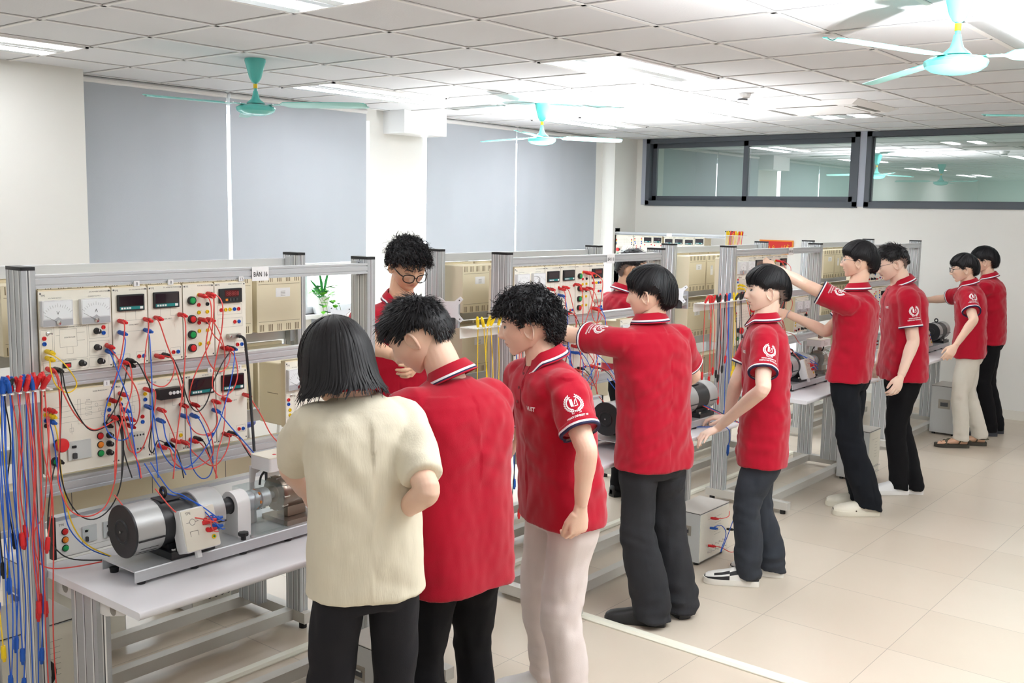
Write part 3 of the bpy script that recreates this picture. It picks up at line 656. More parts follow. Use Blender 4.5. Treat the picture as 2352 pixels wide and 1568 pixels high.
MODS = [
 ('power_supply_module', 'DC power supply module with two analog meters', -1.016, -.776, T0, T1,
  [('meter', (-1.012, 1.531), (-.914, 1.612), 'V'), ('meter', (-.886, 1.531), (-.788, 1.612), 'A'), ('toggle', (-.990, 1.509)), ('red', (-1.002, 1.494)), ('blue', (-1.002, 1.477)), ('yel', (-.996, 1.454)), ('yel', (-.996, 1.434)), ('red', (-.996, 1.400)), ('blk', (-.972, 1.397)),
   ('knob', (-.830, 1.505)), ('red', (-.806, 1.515)), ('blue', (-.806, 1.497)), ('knob', (-.830, 1.452)), ('red', (-.796, 1.456)), ('blue', (-.796, 1.438)), ('knob', (-.820, 1.406)), ('knob', (-.883, 1.406)), ('rocker', (-.946, 1.396), (-.920, 1.412))],
  [('TPE', (-1.008, 1.624), .006), ('VOLTAGE OUTPUT', (-.985, 1.616), .0035), ('DC POWER SUPPLY MODULE', (-.85, 1.630), .004), ('CURRENT OUTPUT', (-.855, 1.616), .0035), ('CONTROLLER CONNECTION DIAGRAM', (-.955, 1.523), .0035), ('CONTROLLER', (-.938, 1.490), .004), ('POWER SUPPLY (220VAC/50HZ)', (-.96, 1.419), .003)],
  [frame_line(-.970, 1.424, -.862, 1.530), frame_line(-.952, 1.462, -.896, 1.518), frame_line(-1.012, 1.424, -.976, 1.520), frame_line(-1.008, 1.388, -.862, 1.418), frame_line(-.856, 1.482, -.788, 1.527), frame_line(-.856, 1.426, -.788, 1.472), frame_line(-.856, 1.390, -.790, 1.420), [(-.965, 1.5), (-.952, 1.5)], [(-.896, 1.505), (-.87, 1.505)], [(-.896, 1.48), (-.87, 1.48)], [(-.93, 1.462), (-.93, 1.44), (-.91, 1.44), (-.91, 1.462)]]),
 ('voltmeter_module', 'DC voltmeter module', -.774, -.646, T0, T1,
  [('disp', (-.756, 1.563), (-.662, 1.617)), ('red', (-.750, 1.532)), ('red', (-.658, 1.532)), ('blue', (-.750, 1.495)), ('blue', (-.658, 1.495)), ('red', (-.682, 1.408)), ('blue', (-.664, 1.408)), ('red', (-.751, 1.400)), ('blk', (-.727, 1.400))],
  [('TPE', (-.764, 1.628), .006), ('DC VOLTMETER MODULE', (-.712, 1.630), .004), ('SIGNAL INPUT', (-.716, 1.514), .0038)],
  [[(-.726, 1.563), (-.726, 1.531), (-.658, 1.531)], [(-.69, 1.563), (-.69, 1.531)], [(-.750, 1.495), (-.658, 1.495)], frame_line(-.692, 1.396, -.654, 1.424), frame_line(-.763, 1.39, -.715, 1.42)]),
 ('ammeter_module', 'DC ammeter module', -.644, -.513, T0, T1,
  [('disp', (-.625, 1.565), (-.530, 1.619)), ('red', (-.618, 1.534)), ('red', (-.527, 1.537)), ('red', (-.552, 1.410)), ('blue', (-.534, 1.410)), ('red', (-.619, 1.403)), ('blk', (-.594, 1.404))],
  [('TPE', (-.634, 1.630), .006), ('DC AMMETER MODULE', (-.585, 1.632), .004), ('SIGNAL INPUT', (-.590, 1.525), .0038)],
  [[(-.598, 1.565), (-.598, 1.534), (-.618, 1.534)], [(-.56, 1.565), (-.56, 1.537), (-.527, 1.537)], frame_line(-.562, 1.398, -.524, 1.426), frame_line(-.633, 1.392, -.582, 1.42)]),
 ('push_button_module', 'push button module with green and red buttons', -.511, -.385, T0, T1,
  [('B_green', (-.479, 1.584)), ('B_red', (-.479, 1.519)), ('B_green', (-.480, 1.465)), ('B_red', (-.480, 1.418)), ('yel', (-.447, 1.602)), ('yel', (-.414, 1.602)), ('red', (-.448, 1.567)), ('blk', (-.413, 1.568)), ('yel', (-.448, 1.540)), ('yel', (-.414, 1.541)), ('red', (-.448, 1.504)), ('blk', (-.414, 1.504)), ('yel', (-.448, 1.475)), ('yel', (-.414, 1.475)), ('yel', (-.446, 1.429)), ('yel', (-.411, 1.429))],
  [('TPE', (-.502, 1.630), .006), ('PUSH BUTTON MODULE', (-.452, 1.632), .004)],
  [[(-.448, 1.602), (-.436, 1.602)], [(-.425, 1.602), (-.414, 1.602)], [(-.448, 1.541), (-.436, 1.548)], [(-.425, 1.541), (-.414, 1.541)], [(-.448, 1.475), (-.436, 1.482)], [(-.448, 1.429), (-.436, 1.436)], [(-.425, 1.429), (-.411, 1.429)]]),
 ('speed_meter_module', 'speed meter module with an orange key and a cable connector', -.383, -.250, T0, T1,
  [('dispR', (-.366, 1.568), (-.272, 1.619)), ('red', (-.356, 1.543)), ('yel', (-.337, 1.543)), ('yel', (-.319, 1.543)), ('blue', (-.300, 1.543)), ('red', (-.282, 1.543)), ('red', (-.299, 1.497)), ('blue', (-.281, 1.497)), ('dsub', (-.336, 1.436), (-.286, 1.458)), ('red', (-.289, 1.413)), ('blue', (-.270, 1.413)), ('red', (-.355, 1.408)), ('blk', (-.332, 1.408))],
  [('TPE', (-.374, 1.630), .006), ('SPEED METER MODULE', (-.325, 1.632), .004)],
  [frame_line(-.37, 1.526, -.268, 1.56), frame_line(-.37, 1.480, -.266, 1.512), frame_line(-.300, 1.400, -.258, 1.426)]),
 ('phase_supply_module', 'three phase supply module with a red emergency stop', -1.016, -.776, B0, B1,
  [('red', (-1.007, 1.272)), ('yel', (-1.007, 1.255)), ('blue', (-1.007, 1.237)), ('blk', (-1.007, 1.220)), ('estop', (-.971, 1.156)), ('B_green', (-.982, 1.102)), ('breaker', (-.941, 1.097), (-.864, 1.157)), ('L_red', (-.829, 1.160)), ('L_org', (-.829, 1.131)), ('L_green', (-.829, 1.102)), ('knob', (-.798, 1.158)), ('knob', (-.799, 1.130)), ('knob', (-.800, 1.101)), ('red', (-.795, 1.277)), ('yel', (-.795, 1.260)), ('blue', (-.795, 1.242)), ('blk', (-.795, 1.222))],
  [('THREE PHASE SUPPLY', (-.85, 1.308), .004), ('FILTER', (-.872, 1.283), .003), ('STOP', (-.975, 1.12), .003)],
  [[(-.985, 1.272), (-.81, 1.277)], [(-.985, 1.255), (-.81, 1.26)], [(-.985, 1.237), (-.81, 1.242)], [(-.985, 1.220), (-.81, 1.222)], frame_line(-.875, 1.269, -.855, 1.279), frame_line(-.875, 1.252, -.855, 1.262), frame_line(-.875, 1.235, -.855, 1.245), hole((-.838, 1.265), .005), hole((-.828, 1.248), .005), hole((-.818, 1.232), .005), frame_line(-.902, 1.21, -.892, 1.29), frame_line(-.93, 1.188, -.918, 1.20), [(-.924, 1.215), (-.924, 1.18)]]),
 ('contactor_module', 'contactor module with red yellow and blue sockets', -.774, -.646, B0, B1,
  [('red', (-.664, 1.296)), ('yel', (-.664, 1.278)), ('blue', (-.664, 1.259)), ('red', (-.755, 1.290)), ('yel', (-.755, 1.272)), ('blue', (-.753, 1.254)), ('blue', (-.748, 1.236)), ('blk', (-.765, 1.214)), ('red', (-.732, 1.205)), ('red', (-.732, 1.182)), ('blue', (-.663, 1.237)), ('red', (-.676, 1.202)), ('blue', (-.676, 1.184)), ('relay', (-.728, 1.093), (-.684, 1.155))],
  [('TPE', (-.766, 1.310), .006), ('CONTACTOR', (-.69, 1.312), .004)], [[(-.74, 1.29), (-.68, 1.296)], [(-.74, 1.272), (-.68, 1.278)], [(-.74, 1.254), (-.68, 1.259)], [(-.71, 1.29), (-.71, 1.22)], frame_line(-.715, 1.22, -.705, 1.245)]),
 ('overload_relay_module', 'overload relay module with a black dial block', -.644, -.513, B0, B1,
  [('brk', (-.626, 1.254), (-.533, 1.291)), ('red', (-.616, 1.220)), ('blue', (-.618, 1.184)), ('red', (-.617, 1.094)), ('blk', (-.590, 1.094)), ('yel', (-.531, 1.115)), ('red', (-.564, 1.104)), ('red', (-.531, 1.094)), ('red', (-.529, 1.224)), ('blue', (-.529, 1.187))],
  [('TPE', (-.634, 1.310), .006), ('OVERLOAD RELAY', (-.58, 1.312), .004)], [frame_line(-.575, 1.088, -.524, 1.128), [(-.56, 1.254), (-.56, 1.224), (-.529, 1.224)], [(-.616, 1.22), (-.59, 1.22), (-.59, 1.254)]]),
 ('ac_voltmeter_module', 'AC voltmeter module', -.511, -.385, B0, B1,
  [('disp', (-.495, 1.250), (-.397, 1.309)), ('red', (-.484, 1.220)), ('blue', (-.486, 1.182)), ('red', (-.398, 1.219)), ('blue', (-.398, 1.187)), ('red', (-.420, 1.099)), ('blue', (-.402, 1.098)), ('red', (-.493, 1.094)), ('blk', (-.472, 1.097))],
  [('TPE', (-.502, 1.312), .006), ('AC METER', (-.44, 1.314), .004), ('SIGNAL INPUT', (-.46, 1.206), .0038)], [[(-.46, 1.25), (-.46, 1.22), (-.484, 1.22)], [(-.43, 1.25), (-.43, 1.219), (-.398, 1.219)], frame_line(-.43, 1.086, -.392, 1.114)]),
 ('ac_ammeter_module', 'AC ammeter module', -.383, -.250, B0, B1,
  [('disp', (-.362, 1.249), (-.268, 1.307)), ('red', (-.354, 1.222)), ('red', (-.266, 1.226)), ('red', (-.288, 1.100)), ('blue', (-.270, 1.099)), ('red', (-.355, 1.095)), ('blk', (-.332, 1.095))],
  [('TPE', (-.374, 1.312), .006), ('AC METER', (-.31, 1.314), .004), ('SIGNAL INPUT', (-.33, 1.208), .0038)], [[(-.33, 1.249), (-.33, 1.222), (-.354, 1.222)], [(-.30, 1.249), (-.30, 1.226), (-.266, 1.226)], frame_line(-.298, 1.088, -.260, 1.114)]),
]
WHERE = {0: 'on the nearest bench', 1: 'on the second bench', 2: 'on the third bench', 3: 'on the last front bench'}
ROOTS = []
for i, (n, l, x0, x1, z0, z1, it, ti, li) in enumerate(MODS):
    ROOTS.append(module(n, '%s %s' % (l, WHERE[0]), x0, x1, z0, z1, it, ti, li, 'lab modules of the front row'))
sup = copy_tree(ROOTS[0], V(ROOTS[0].location) + V((.943, 0, -.316))); sup['label'] = 'power supply module alone right of the gap, behind the dark bob hair'
for k in (1, 2, 3):
    for i, r in enumerate(ROOTS):
        c = copy_tree(r, V(r.location) + V((PITCH * k, 0, 0))); c['label'] = '%s %s' % (MODS[i][1], WHERE[k])
for k in (1,2):
    c = copy_tree(sup, V(sup.location) + V((PITCH * k, 0, 0))); c['label'] = 'power supply module low at the right end, %s' % WHERE[k]
# number tags on the beige strip over the modules
for k, x, z, s in ((8, -.683, 1.650, '8'), (8, -.556, 1.650, '8'), (12, -.268, 1.650, '12'), (1, -.800, 1.330, '1'), (6, -.405, 1.330, '6'), (7, -.283, 1.328, '7')):
    m = MB(); m.box((x - .010, YP - .0008, z - .008), (x + .010, YP + .004, z + .010), LABELW); m.text(s, (x, YP - .0012, z - .005), (1, 0, 0), (0, 0, 1), .011, INK, 'CENTER')
    tag(m.build('number_tag', smooth=False), {(8, -.683): 'paper tag 8 over the DC voltmeter module', (8, -.556): 'paper tag 8 over the DC ammeter module', (12, -.268): 'paper tag 12 over the speed meter module', (1, -.8): 'paper tag 1 over the three phase supply module', (6, -.405): 'paper tag 6 over the AC voltmeter module', (7, -.283): 'paper tag 7 over the AC ammeter module'}[(k, x)], 'number tag', 'number tags on the BÀN 16 bench')
# rear row: the same units turned to the windows, cases towards the camera
BACKL = ['behind the nearest bench', 'behind the second bench', 'behind the third bench', 'behind the last front bench']
for k in range(4):
    for i, (r, dx) in enumerate(((0, .145), (1, .345), (2, .475), (0, .665), (3, .865), (4, .995), (0, 1.19))):
        for row in (0, 1):
            src = ROOTS[r]; z = T0 + (T1 - T0) / 2 if row == 0 else (B0 + B1) / 2 + .002
            if (k, row, i) in ((0, 1, 6), (0, 1, 5)): continue
            xx = -1.06 + PITCH * k + 1.463 - dx - .045
            c = copy_tree(src, (xx, -1.395, z), rotz=PI)
            pos = ['right end', 'second from the right', 'third from the right', 'middle', 'third from the left', 'second from the left', 'left end'][i]
            c['label'] = 'beige module case, %s of the %s row %s' % (pos, ('upper', 'lower')[row], BACKL[k]); c['group'] = 'lab modules of the rear row'
# beige raceway boxes low on the rear frames
for k in range(4):
    X = -1.06 + PITCH * k
    m = MB(); m.rbox((X + .045, -1.60, .80), (X + 1.418, -1.50, .935), BEIGE, .004, 0)
    for xx in (.3, .62, .95, 1.2):
        m.cyl((X + xx, -1.6015, .915), (X + xx, -1.60, .915), .004, DARK, 6); m.box((X + xx + .01, -1.6006, .80), (X + xx + .012, -1.60, .935), SLOT)
    tag(m.build('cable_duct_box', smooth=False), 'beige cable duct box low %s' % BACKL[k], 'cable duct', 'cable duct boxes of the rear row')

# ------------------------------------------------------------------ motor sets on the tables
GREYM = mat('motor_cover_grey', (188, 190, 190), .42, .35, var=.04, scale=12)
BLKM = mat('motor_black', (38, 40, 44), .4)
STAIN = mat('stainless_brown', (150, 138, 126), .3, .85, var=.06, scale=4, stretch=(1, 25, 25))
CLEAR = glass_mat('clear_acrylic', (240, 246, 246), .08, .05, (230, 236, 236))
COUP = mat('coupling_grey', (186, 190, 194), .4, .5)
def motor(t, x, y, z, box=True):
    """black motor with grey end covers: disc at x, axis along +x"""
    ax = (1, 0, 0); n = 40
    m = MB(); m.lathe([(.0001, 0), (.030, 0), (.034, -.004), (.036, -.004), (.040, 0), (.083, .001), (.084, .004), (.083, .008), (.0001, .009)], (x, y, z), BLKM, ax, n); m.lathe([(.004, -.002), (.004, -.006), (.0001, -.006)], (x, y, z), CHROME, ax, 10); m.build('end_disc', t)
    for a, b in ((.009, .103), (.233, .329)):
        m = MB(); m.lathe([(.074, a), (.080, a + .004), (.080, b - .012), (.077, b), (.0001, b + .001)] if a > .1 else [(.0001, a), (.080, a), (.080, b)], (x, y, z), GREYM, ax, n)
        for s in (-1, 1):
            for i in range(4):
                th = math.radians(-38 - 13 * i); r = .0802; yy, zz = y + s * r * math.cos(th), z + r * math.sin(th)
                Mx = Matrix.Translation((0, yy, zz)) @ Matrix.Rotation(s * -(PI / 2 + th) if s > 0 else (PI / 2 + th), 4, 'X')
                m.box((x + a + .016, -.0012, -.0006), (x + b - .016, .0012, .0006), BLKM, Matrix.Translation((0, yy, zz)) @ Matrix.Rotation(-s * (PI / 2 + th), 4, 'X') if False else Matrix.Translation((0, yy, zz)))
            m.box((x + a + .002, y + s * .0795 - .002, z - .022), (x + b - .002, y + s * .0795 + .002, z - .017), BLKM)
        m.build('end_cover', t)
    m = MB(); m.lathe([(.0001, .100), (.0765, .100), (.0765, .236), (.0001, .236)], (x, y, z), BLKM, ax, n); m.box((x + .12, y - .03, z + .0745), (x + .19, y + .03, z + .078), DARK); m.build('motor_body', t)
    m = MB(); ex = x + .147; N = 18
    pts = [(ex, y + .014 * math.cos(2 * PI * i / N), z + .098 + .014 * math.sin(2 * PI * i / N)) for i in range(N + 1)]
    m.loft(pts, .0052, BLKM, 8, False); m.cyl((ex, y, z + .07), (ex, y, z + .086), .0075, BLKM, 10); m.build('lifting_eye', t)
    m = MB(); m.box((x + .118, y - .085, z - .103), (x + .278, y + .085, z - .080), BLKM); m.box((x + .13, y - .05, z - .082), (x + .26, y + .05, z - .06), BLKM)
    for xx in (.135, .262):
        for yy in (-.07, .07): m.cyl((x + xx, y + yy, z - .08), (x + xx, y + yy, z - .071), .007, CHROME, 6)
    m.build('mounting_foot', t, smooth=False)
    if not box: return
    M = Matrix.Translation((x + .205, y - .092, z - .018)) @ Matrix.Rotation(math.radians(-17), 4, 'X')
    m = MB(); m.rbox((-.063, -.022, -.068), (.063, .03, .068), WHITE, .008, 1, M=M); o = m.build('terminal_box', t)
    m = MB(); m.rbox((-.060, -.026, -.065), (.060, -.022, .065), CREAM, .006, 1, M=M)
    def fl(p): return M @ V((p[0], -.0264, p[1]))
    def ln(a, b):
        a = V((a[0], 0, a[1])); b = V((b[0], 0, b[1])); d = b - a; p = V((-d.z, 0, d.x)).normalized() * .0006
        m.quad(fl((a - p).xz), fl((b - p).xz), fl((b + p).xz), fl((a + p).xz), INK)
    c = hole((-.026, .025), .010); [ln(p, q) for p, q in zip(c, c[1:])]
    for s in ((-.048, .025), (-.036, .025)), ((-.016, .025), (-.004, .025)), ((-.04, -.02), (-.04, -.004)), ((-.04, -.004), (-.012, -.004)), ((-.012, -.004), (-.012, -.02)): ln(*s)
    vs, fs = text_mesh('TPE'); m.add([fl((-.046 + p[0] * .012, .050 + p[1] * .012)) for p in vs], fs, INK)
    m.build('cover_plate', o)
    for q, mm in (((.020, .022), RED), ((.044, .026), BLUE), ((.022, -.010), RED), ((.046, -.004), BLUE)):
        s = MB(); s.cyl(M @ V((q[0], -.026, q[1])), M @ V((q[0], -.030, q[1])), .0072, mm, 12); s.build('socket', o)
    s = MB(); s.cyl(M @ V((.040, -.026, -.036)), M @ V((.040, -.029, -.036)), .0075, YEL, 14); s.cyl(M @ V((.040, -.029, -.036)), M @ V((.040, -.0295, -.036)), .004, GRN, 10); s.build('earth_socket', o)
    s = MB(); s.cyl(M @ V((-.01, 0, -.066)), M @ V((-.01, 0, -.090)), .011, WHITE, 8); s.build('cable_gland', o)
def chassis(t, x0, x1, y, z=.80):
    m = MB(); w = .095
    pts = [(x0, y - w, z - .036), (x0, y - w, z - .003), (x0, y - w + .003, z), (x0, y + w - .003, z), (x0, y + w, z - .003), (x0, y + w, z - .036), (x0, y + w - .004, z - .036), (x0, y + w - .004, z - .004), (x0, y - w + .004, z - .004), (x0, y - w + .004, z - .036)]
    m.prism(pts, (x1 - x0, 0, 0), ALUX)
    m.build('chassis_rail', t, smooth=False)
    n = max(2, round((x1 - x0) / .2))
    for i in range(n + 1):
        for s in (-1, 1):
            xx = x0 + .03 + (x1 - x0 - .06) * i / n
            f = MB(); f.lathe([(.0001, .7525), (.013, .7525), (.015, .768), (.0001, .768)], (xx, y + s * (w - .018), 0), BLACK, n=14); f.build('rubber_foot', t)
def motor_set(label, x, y=-2.19, second=None, group='motor test sets on the front tables', x1=None):
    z = .903
    t = thing('motor_test_set', label, 'motor', (x + .4, y, .752), group)
    xe = x1 or x + .80
    chassis(t, x - .015, xe, y); motor(t, x, y, z)
    if second is None:
        m = MB(); m.lathe([(.0001, .329), (.027, .329), (.027, .393), (.0001, .393)], (x, y, z), BLKM, (1, 0, 0), 24); m.lathe([(.016, .393), (.016, .405), (.0001, .405)], (x, y, z), CHROME, (1, 0, 0), 18); m.build('shaft_sleeve', t)
        m = MB(); pw = .047; pts = [(x + .396, y - pw, .80), (x + .396, y - pw, z)] + [(x + .396, y - pw * math.cos(a), z + pw * math.sin(a)) for a in [PI * i / 12 for i in range(1, 12)]] + [(x + .396, y + pw, z), (x + .396, y + pw, .80)]
        m.prism(pts, (.052, 0, 0), WHITE); m.lathe([(.03, 0), (.03, -.001), (.017, -.001)], (x + .396, y, z), DARK, (1, 0, 0), 24); m.build('bearing_pillar', t)
        m = MB(); m.lathe([(.0001, .45), (.033, .45), (.035, .455), (.035, .48), (.033, .482), (.035, .485), (.035, .497), (.029, .499), (.029, .509), (.035, .511), (.035, .545), (.030, .552), (.012, .556), (.012, .58), (.0001, .58)], (x, y, z), COUP, (1, 0, 0), 28); o = m.build('coupling', t)
        for i in range(6):
            a = 2 * PI * i / 6 + .2; m = MB(); m.ball((x + .504, y + .030 * math.cos(a), z + .030 * math.sin(a)), (.006, .006, .006), ORG, 6, 4); m.build('spider_pad', o)
        m = MB(); gx0, gx1, gy, gz = x + .452, x + .578, .062, z + .045
        for q in (((gx0, y - gy, .80), (gx1, y - gy, .80), (gx1, y - gy, gz), (gx0, y - gy, gz)), ((gx0, y - gy, gz), (gx1, y - gy, gz), (gx1, y + gy, gz), (gx0, y + gy, gz)), ((gx1, y - gy, .80), (gx1, y + gy, .80), (gx1, y + gy, gz), (gx1, y - gy, gz)), ((gx0, y + gy, .80), (gx1, y + gy, .80), (gx1, y + gy, gz), (gx0, y + gy, gz))): m.quad(*q, CLEAR)
        m.quad((gx0 - .0, y - gy - .02, .8015), (gx1 + .015, y - gy - .02, .8015), (gx1 + .015, y - gy, .8015), (gx0, y - gy, .8015), CLEAR); m.build('clear_guard', t, smooth=False)
        m = MB(); zz = z + .002; m.lathe([(.0001, .578), (.030, .578), (.032, .582), (.060, .584), (.062, .588), (.062, .600), (.058, .603), (.058, .722), (.061, .725), (.061, .735), (.0001, .737)], (x, y, zz), STAIN, (1, 0, 0), 40)
        for e in (.594, .73):
            for i in range(10):
                a = 2 * PI * i / 10; m.cyl((x + e - .012, y + .0595 * math.cos(a), zz + .0595 * math.sin(a)), (x + e + .012, y + .0595 * math.cos(a), zz + .0595 * math.sin(a)), .0035, CHROME, 6)
        m.box((x + .62, y - .03, zz - .085), (x + .70, y + .03, zz - .05), STAIN); m.box((x + .585, y - .072, .80), (x + .74, y + .072, .818), STAIN)
        m.build('torque_generator', t)
        m = MB(); 
        for (a, w, hh, tx) in ((.630, .022, 28, ''), (.665, .026, 32, '10')):
            th = math.radians(hh); c = V((x + a, y - .0588 * math.sin(math.radians(40)), zz + .0588 * math.cos(math.radians(40)))); up = V((0, math.cos(math.radians(40)), math.sin(math.radians(40)))); 
            m.quad(c - up * .011 - V((w / 2, 0, 0)), c - up * .011 + V((w / 2, 0, 0)), c + up * .011 + V((w / 2, 0, 0)), c + up * .011 - V((w / 2, 0, 0)), LABELW)
            if tx: m.text(tx, c - up * .006 + up.cross(V((1, 0, 0))) * -.0006, (1, 0, 0), up, .012, INK, 'CENTER')
        th = math.radians(66); c = V((x + .672, y - .0588 * math.sin(th), zz + .0588 * math.cos(th))); up = V((0, math.cos(th), math.sin(th))); m.quad(c - up * .012 - V((.016, 0, 0)), c - up * .012 + V((.016, 0, 0)), c + up * .012 + V((.016, 0, 0)), c + up * .012 - V((.016, 0, 0)), LABELW)
        m.build('sticker', t, smooth=False)
        m = MB(); m.cyl((x + .64, y, zz + .055), (x + .64, y, zz + .078), .016, STAIN, 12); m.cyl((x + .64, y, zz + .075), (x + .64, y, zz + .10), .011, CHROME, 12); m.cyl((x + .70, y + .02, zz + .05), (x + .70, y + .02, zz + .075), .008, CHROME, 8); m.build('pipe_fitting', t)
        m = MB(); bx0, bx1, bz0, bz1 = x + .525, x + .70, z + .098, z + .145
        m.rbox((bx0, y - .055, bz0), (bx1, y + .055, bz1), WHITE, .008, 2); o = m.build('sensor_box', t)
        m = MB(); m.rbox((bx0 - .001, y - .056, bz1), (bx1 + .001, y + .056, bz1 + .003), CREAM, .008, 2)
        for i, q in enumerate((RED, BLUE, RED)): m.cyl((bx0 + .05 + .02 * i, y - .015, bz1 + .003), (bx0 + .05 + .02 * i, y - .015, bz1 + .0035), .007, q, 12)
        m.text('TPE', (bx0 + .055, y - .0555, bz0 + .030), (1, 0, 0), (0, 0, 1), .006, INK)
        for i in range(5): m.box((bx0 + .055, y - .0554, bz0 + .008 + .004 * i), (bx0 + .12, y - .0551, bz0 + .0088 + .004 * i), LINE)
        m.build('lid', o)
        m = MB(); m.rbox((bx0 + .10, y - .01, bz1 + .003), (bx0 + .135, y + .012, bz1 + .03), STAIN, .003, 0); m.build('plug_connector', o)
        m = MB(); m.loft(catmull([(bx0 + .117, y, bz1 + .028), (bx0 + .118, y, bz1 + .055), (bx0 + .15, y + .02, bz1 + .066), (bx0 + .19, y + .06, bz1 + .03)], 5), .0055, BLKW, 8); m.loft(catmull([(bx0 + .03, y, bz0), (bx0 + .012, y + .01, bz0 - .025), (bx0 + .005, y + .01, bz0 - .055)], 5), .004, BLKW, 7); m.loft(catmull([(bx0 + .14, y - .02, bz0), (bx0 + .125, y - .02, bz0 - .03), (bx0 + .1, y - .015, bz0 - .05)], 5), .005, BLKW, 7); m.build('sensor_cable', o)
        m = MB(); bp = [(bx0 + .002, y + .05, .80), (bx0 + .022, y + .05, .80), (bx0 + .012, y + .05, z + .04), (bx0 + .02, y + .05, z + .075), (bx0 + .05, y + .05, z + .085), (bx0 + .05, y + .05, z + .105), (bx0 - .004, y + .05, z + .105), (bx0 - .004, y + .05, .80)]
        m.prism(bp, (0, .006, 0), WHITE); m.build('bracket', t, smooth=False)
        m = MB(); kx = x + .395; m.lathe([(.0001, .80), (.009, .80), (.009, .812), (.016, .814), (.018, .818), (.018, .826), (.0001, .828)], (kx, y - .078, 0), BLACK, n=7); m.build('clamp_knob', t)
        m = MB(); m.cyl((kx + .03, y - .082, .80), (kx + .03, y - .082, .809), .006, CHROME, 6); m.build('bolt', t)
    else: motor(t, second, y, z, box=False)
    return t
motor_set('motor set with black disc and brown torque generator on the nearest white table', -.898)
motor_set('pair of motors on a silver chassis behind the student in black jeans', 1.63, -2.29, second=2.32, x1=2.60)
motor_set('motor set with a clear guard and papers behind it, between two students', 3.91, -2.17)
motor_set('pair of motors with a lifting eye, left of the student in sandals', 6.36, -2.2, second=6.98, x1=7.25)

# power boxes at the back of the tables
def power_box(label, dx, flip=False):
    x0, x1, y, z0, z1 = -.96 + dx, -.10 + dx, -1.872, .753, .893
    t = thing('power_box', label, 'power box', ((x0 + x1) / 2, y + .05, z0), 'long power boxes on the front tables')
    m = MB(); m.box((x0 + .012, y + .003, z0), (x1 - .012, y + .022, z1 - .02), mat('box_grey', (206, 206, 204), .5))
    m.prism([(x0 + .012, y + .003, z1 - .02), (x0 + .012, y, z1 - .012), (x0 + .012, y, z1), (x0 + .012, y + .022, z1 + .004), (x0 + .012, y + .022, z1 - .02)], (x1 - x0 - .024, 0, 0), ALUX); m.build('case', t, smooth=False)
    for a, b in ((x0, x0 + .012), (x1 - .012, x1)): 
        m = MB(); m.box((a, y - .002, z0), (b, y + .024, z1 + .002), BLACK); m.build('end_plate', t, smooth=False)
    m = MB(); m.box((x0 + .012, y - .001, z0 + .004), (x1 - .012, y + .003, z1 - .014), mat('box_front', (238, 237, 232), .5))
    m.text('TPE', (x0 + .022, y - .0014, z1 - .032), (1, 0, 0), (0, 0, 1), .008, INK); m.text('TPE', (x0 + .56, y - .0014, z1 - .032), (1, 0, 0), (0, 0, 1), .008, INK)
    m.box((x0 + .10, y - .0014, z0 + .022), (x0 + .30, y - .001, z0 + .0228), LINE); m.build('front_panel', t, smooth=False)
    for i, c in enumerate(('L_red', 'L_org', 'L_green')): fitting((c, (x0 + .042, z1 - .052 - .028 * i)), t, y - .001)
    for a, w in ((.10, .05), (.175, .07)): fitting(('breaker', (x0 + a, z0 + .035), (x0 + a + w, z0 + .09)), t, y - .001)
    for i, c in enumerate(('red', 'red', 'red', 'blk')):
        for r in (0, 1): fitting((c, (x0 + .50 + .022 * i, z0 + .045 + .03 * r)), t, y - .001)
power_box('long power box with red, orange and green lamps on the nearest table', 0)
power_box('long power box on the BÀN 18 table, hidden by the standing students', PITCH)
power_box('long power box with a black end plate on the BÀN 20 table', 2 * PITCH)
power_box('long power box on the last front table', 3 * PITCH)

# ------------------------------------------------------------------ patch cables
WC = {'red': (REDW, RED), 'blue': (BLUW, BLUE), 'blk': (BLKW, BLACK), 'yel': (YELW, YEL)}
CN = {'red': 'red', 'blue': 'blue', 'blk': 'black', 'yel': 'yellow'}
def plug(p, d, m4, parent, L=.042):
    """banana plug: stepped sleeve from p along d with a side hole"""
    d = V(d).normalized(); p = V(p)
    m = MB(); m.loft([p, p + d * .008, p + d * .009, p + d * (L - .012), p + d * (L - .010), p + d * L], [.0066, .0072, .0078, .0078, .0062, .0044], m4, 10); m.cyl(p + d * (L * .55) + V((0, 0, .0068)), p + d * (L * .55) + V((0, 0, .0082)), .003, BLACK, 6)
    return m.build('plug', parent)
def cable(label, col, pts, group, ends=('panel', 'panel'), r=.0021):
    mw, mp = WC[col]
    pts = [V(p) for p in pts]
    t = thing('patch_cable', label, 'cable', pts[0], group)
    P = catmull(pts, 5)
    m = MB(); m.loft(P, r, mw, 6); m.build('wire', t)
    for e, a, b in ((ends[0], pts[0], pts[1]), (ends[1], pts[-1], pts[-2])):
        if e == 'panel': plug((a.x, YP - .003, a.z), (.1, -1, -.12), mp, t)
        elif e == 'free': plug(a + (b - a).normalized() * .0, (a - b), mp, t, .05)
        elif e == 'up': plug(a - V((0, 0, .006)), (random.uniform(-.5, .5), random.uniform(-.5, .1), 1), mp, t, .05)
    return t
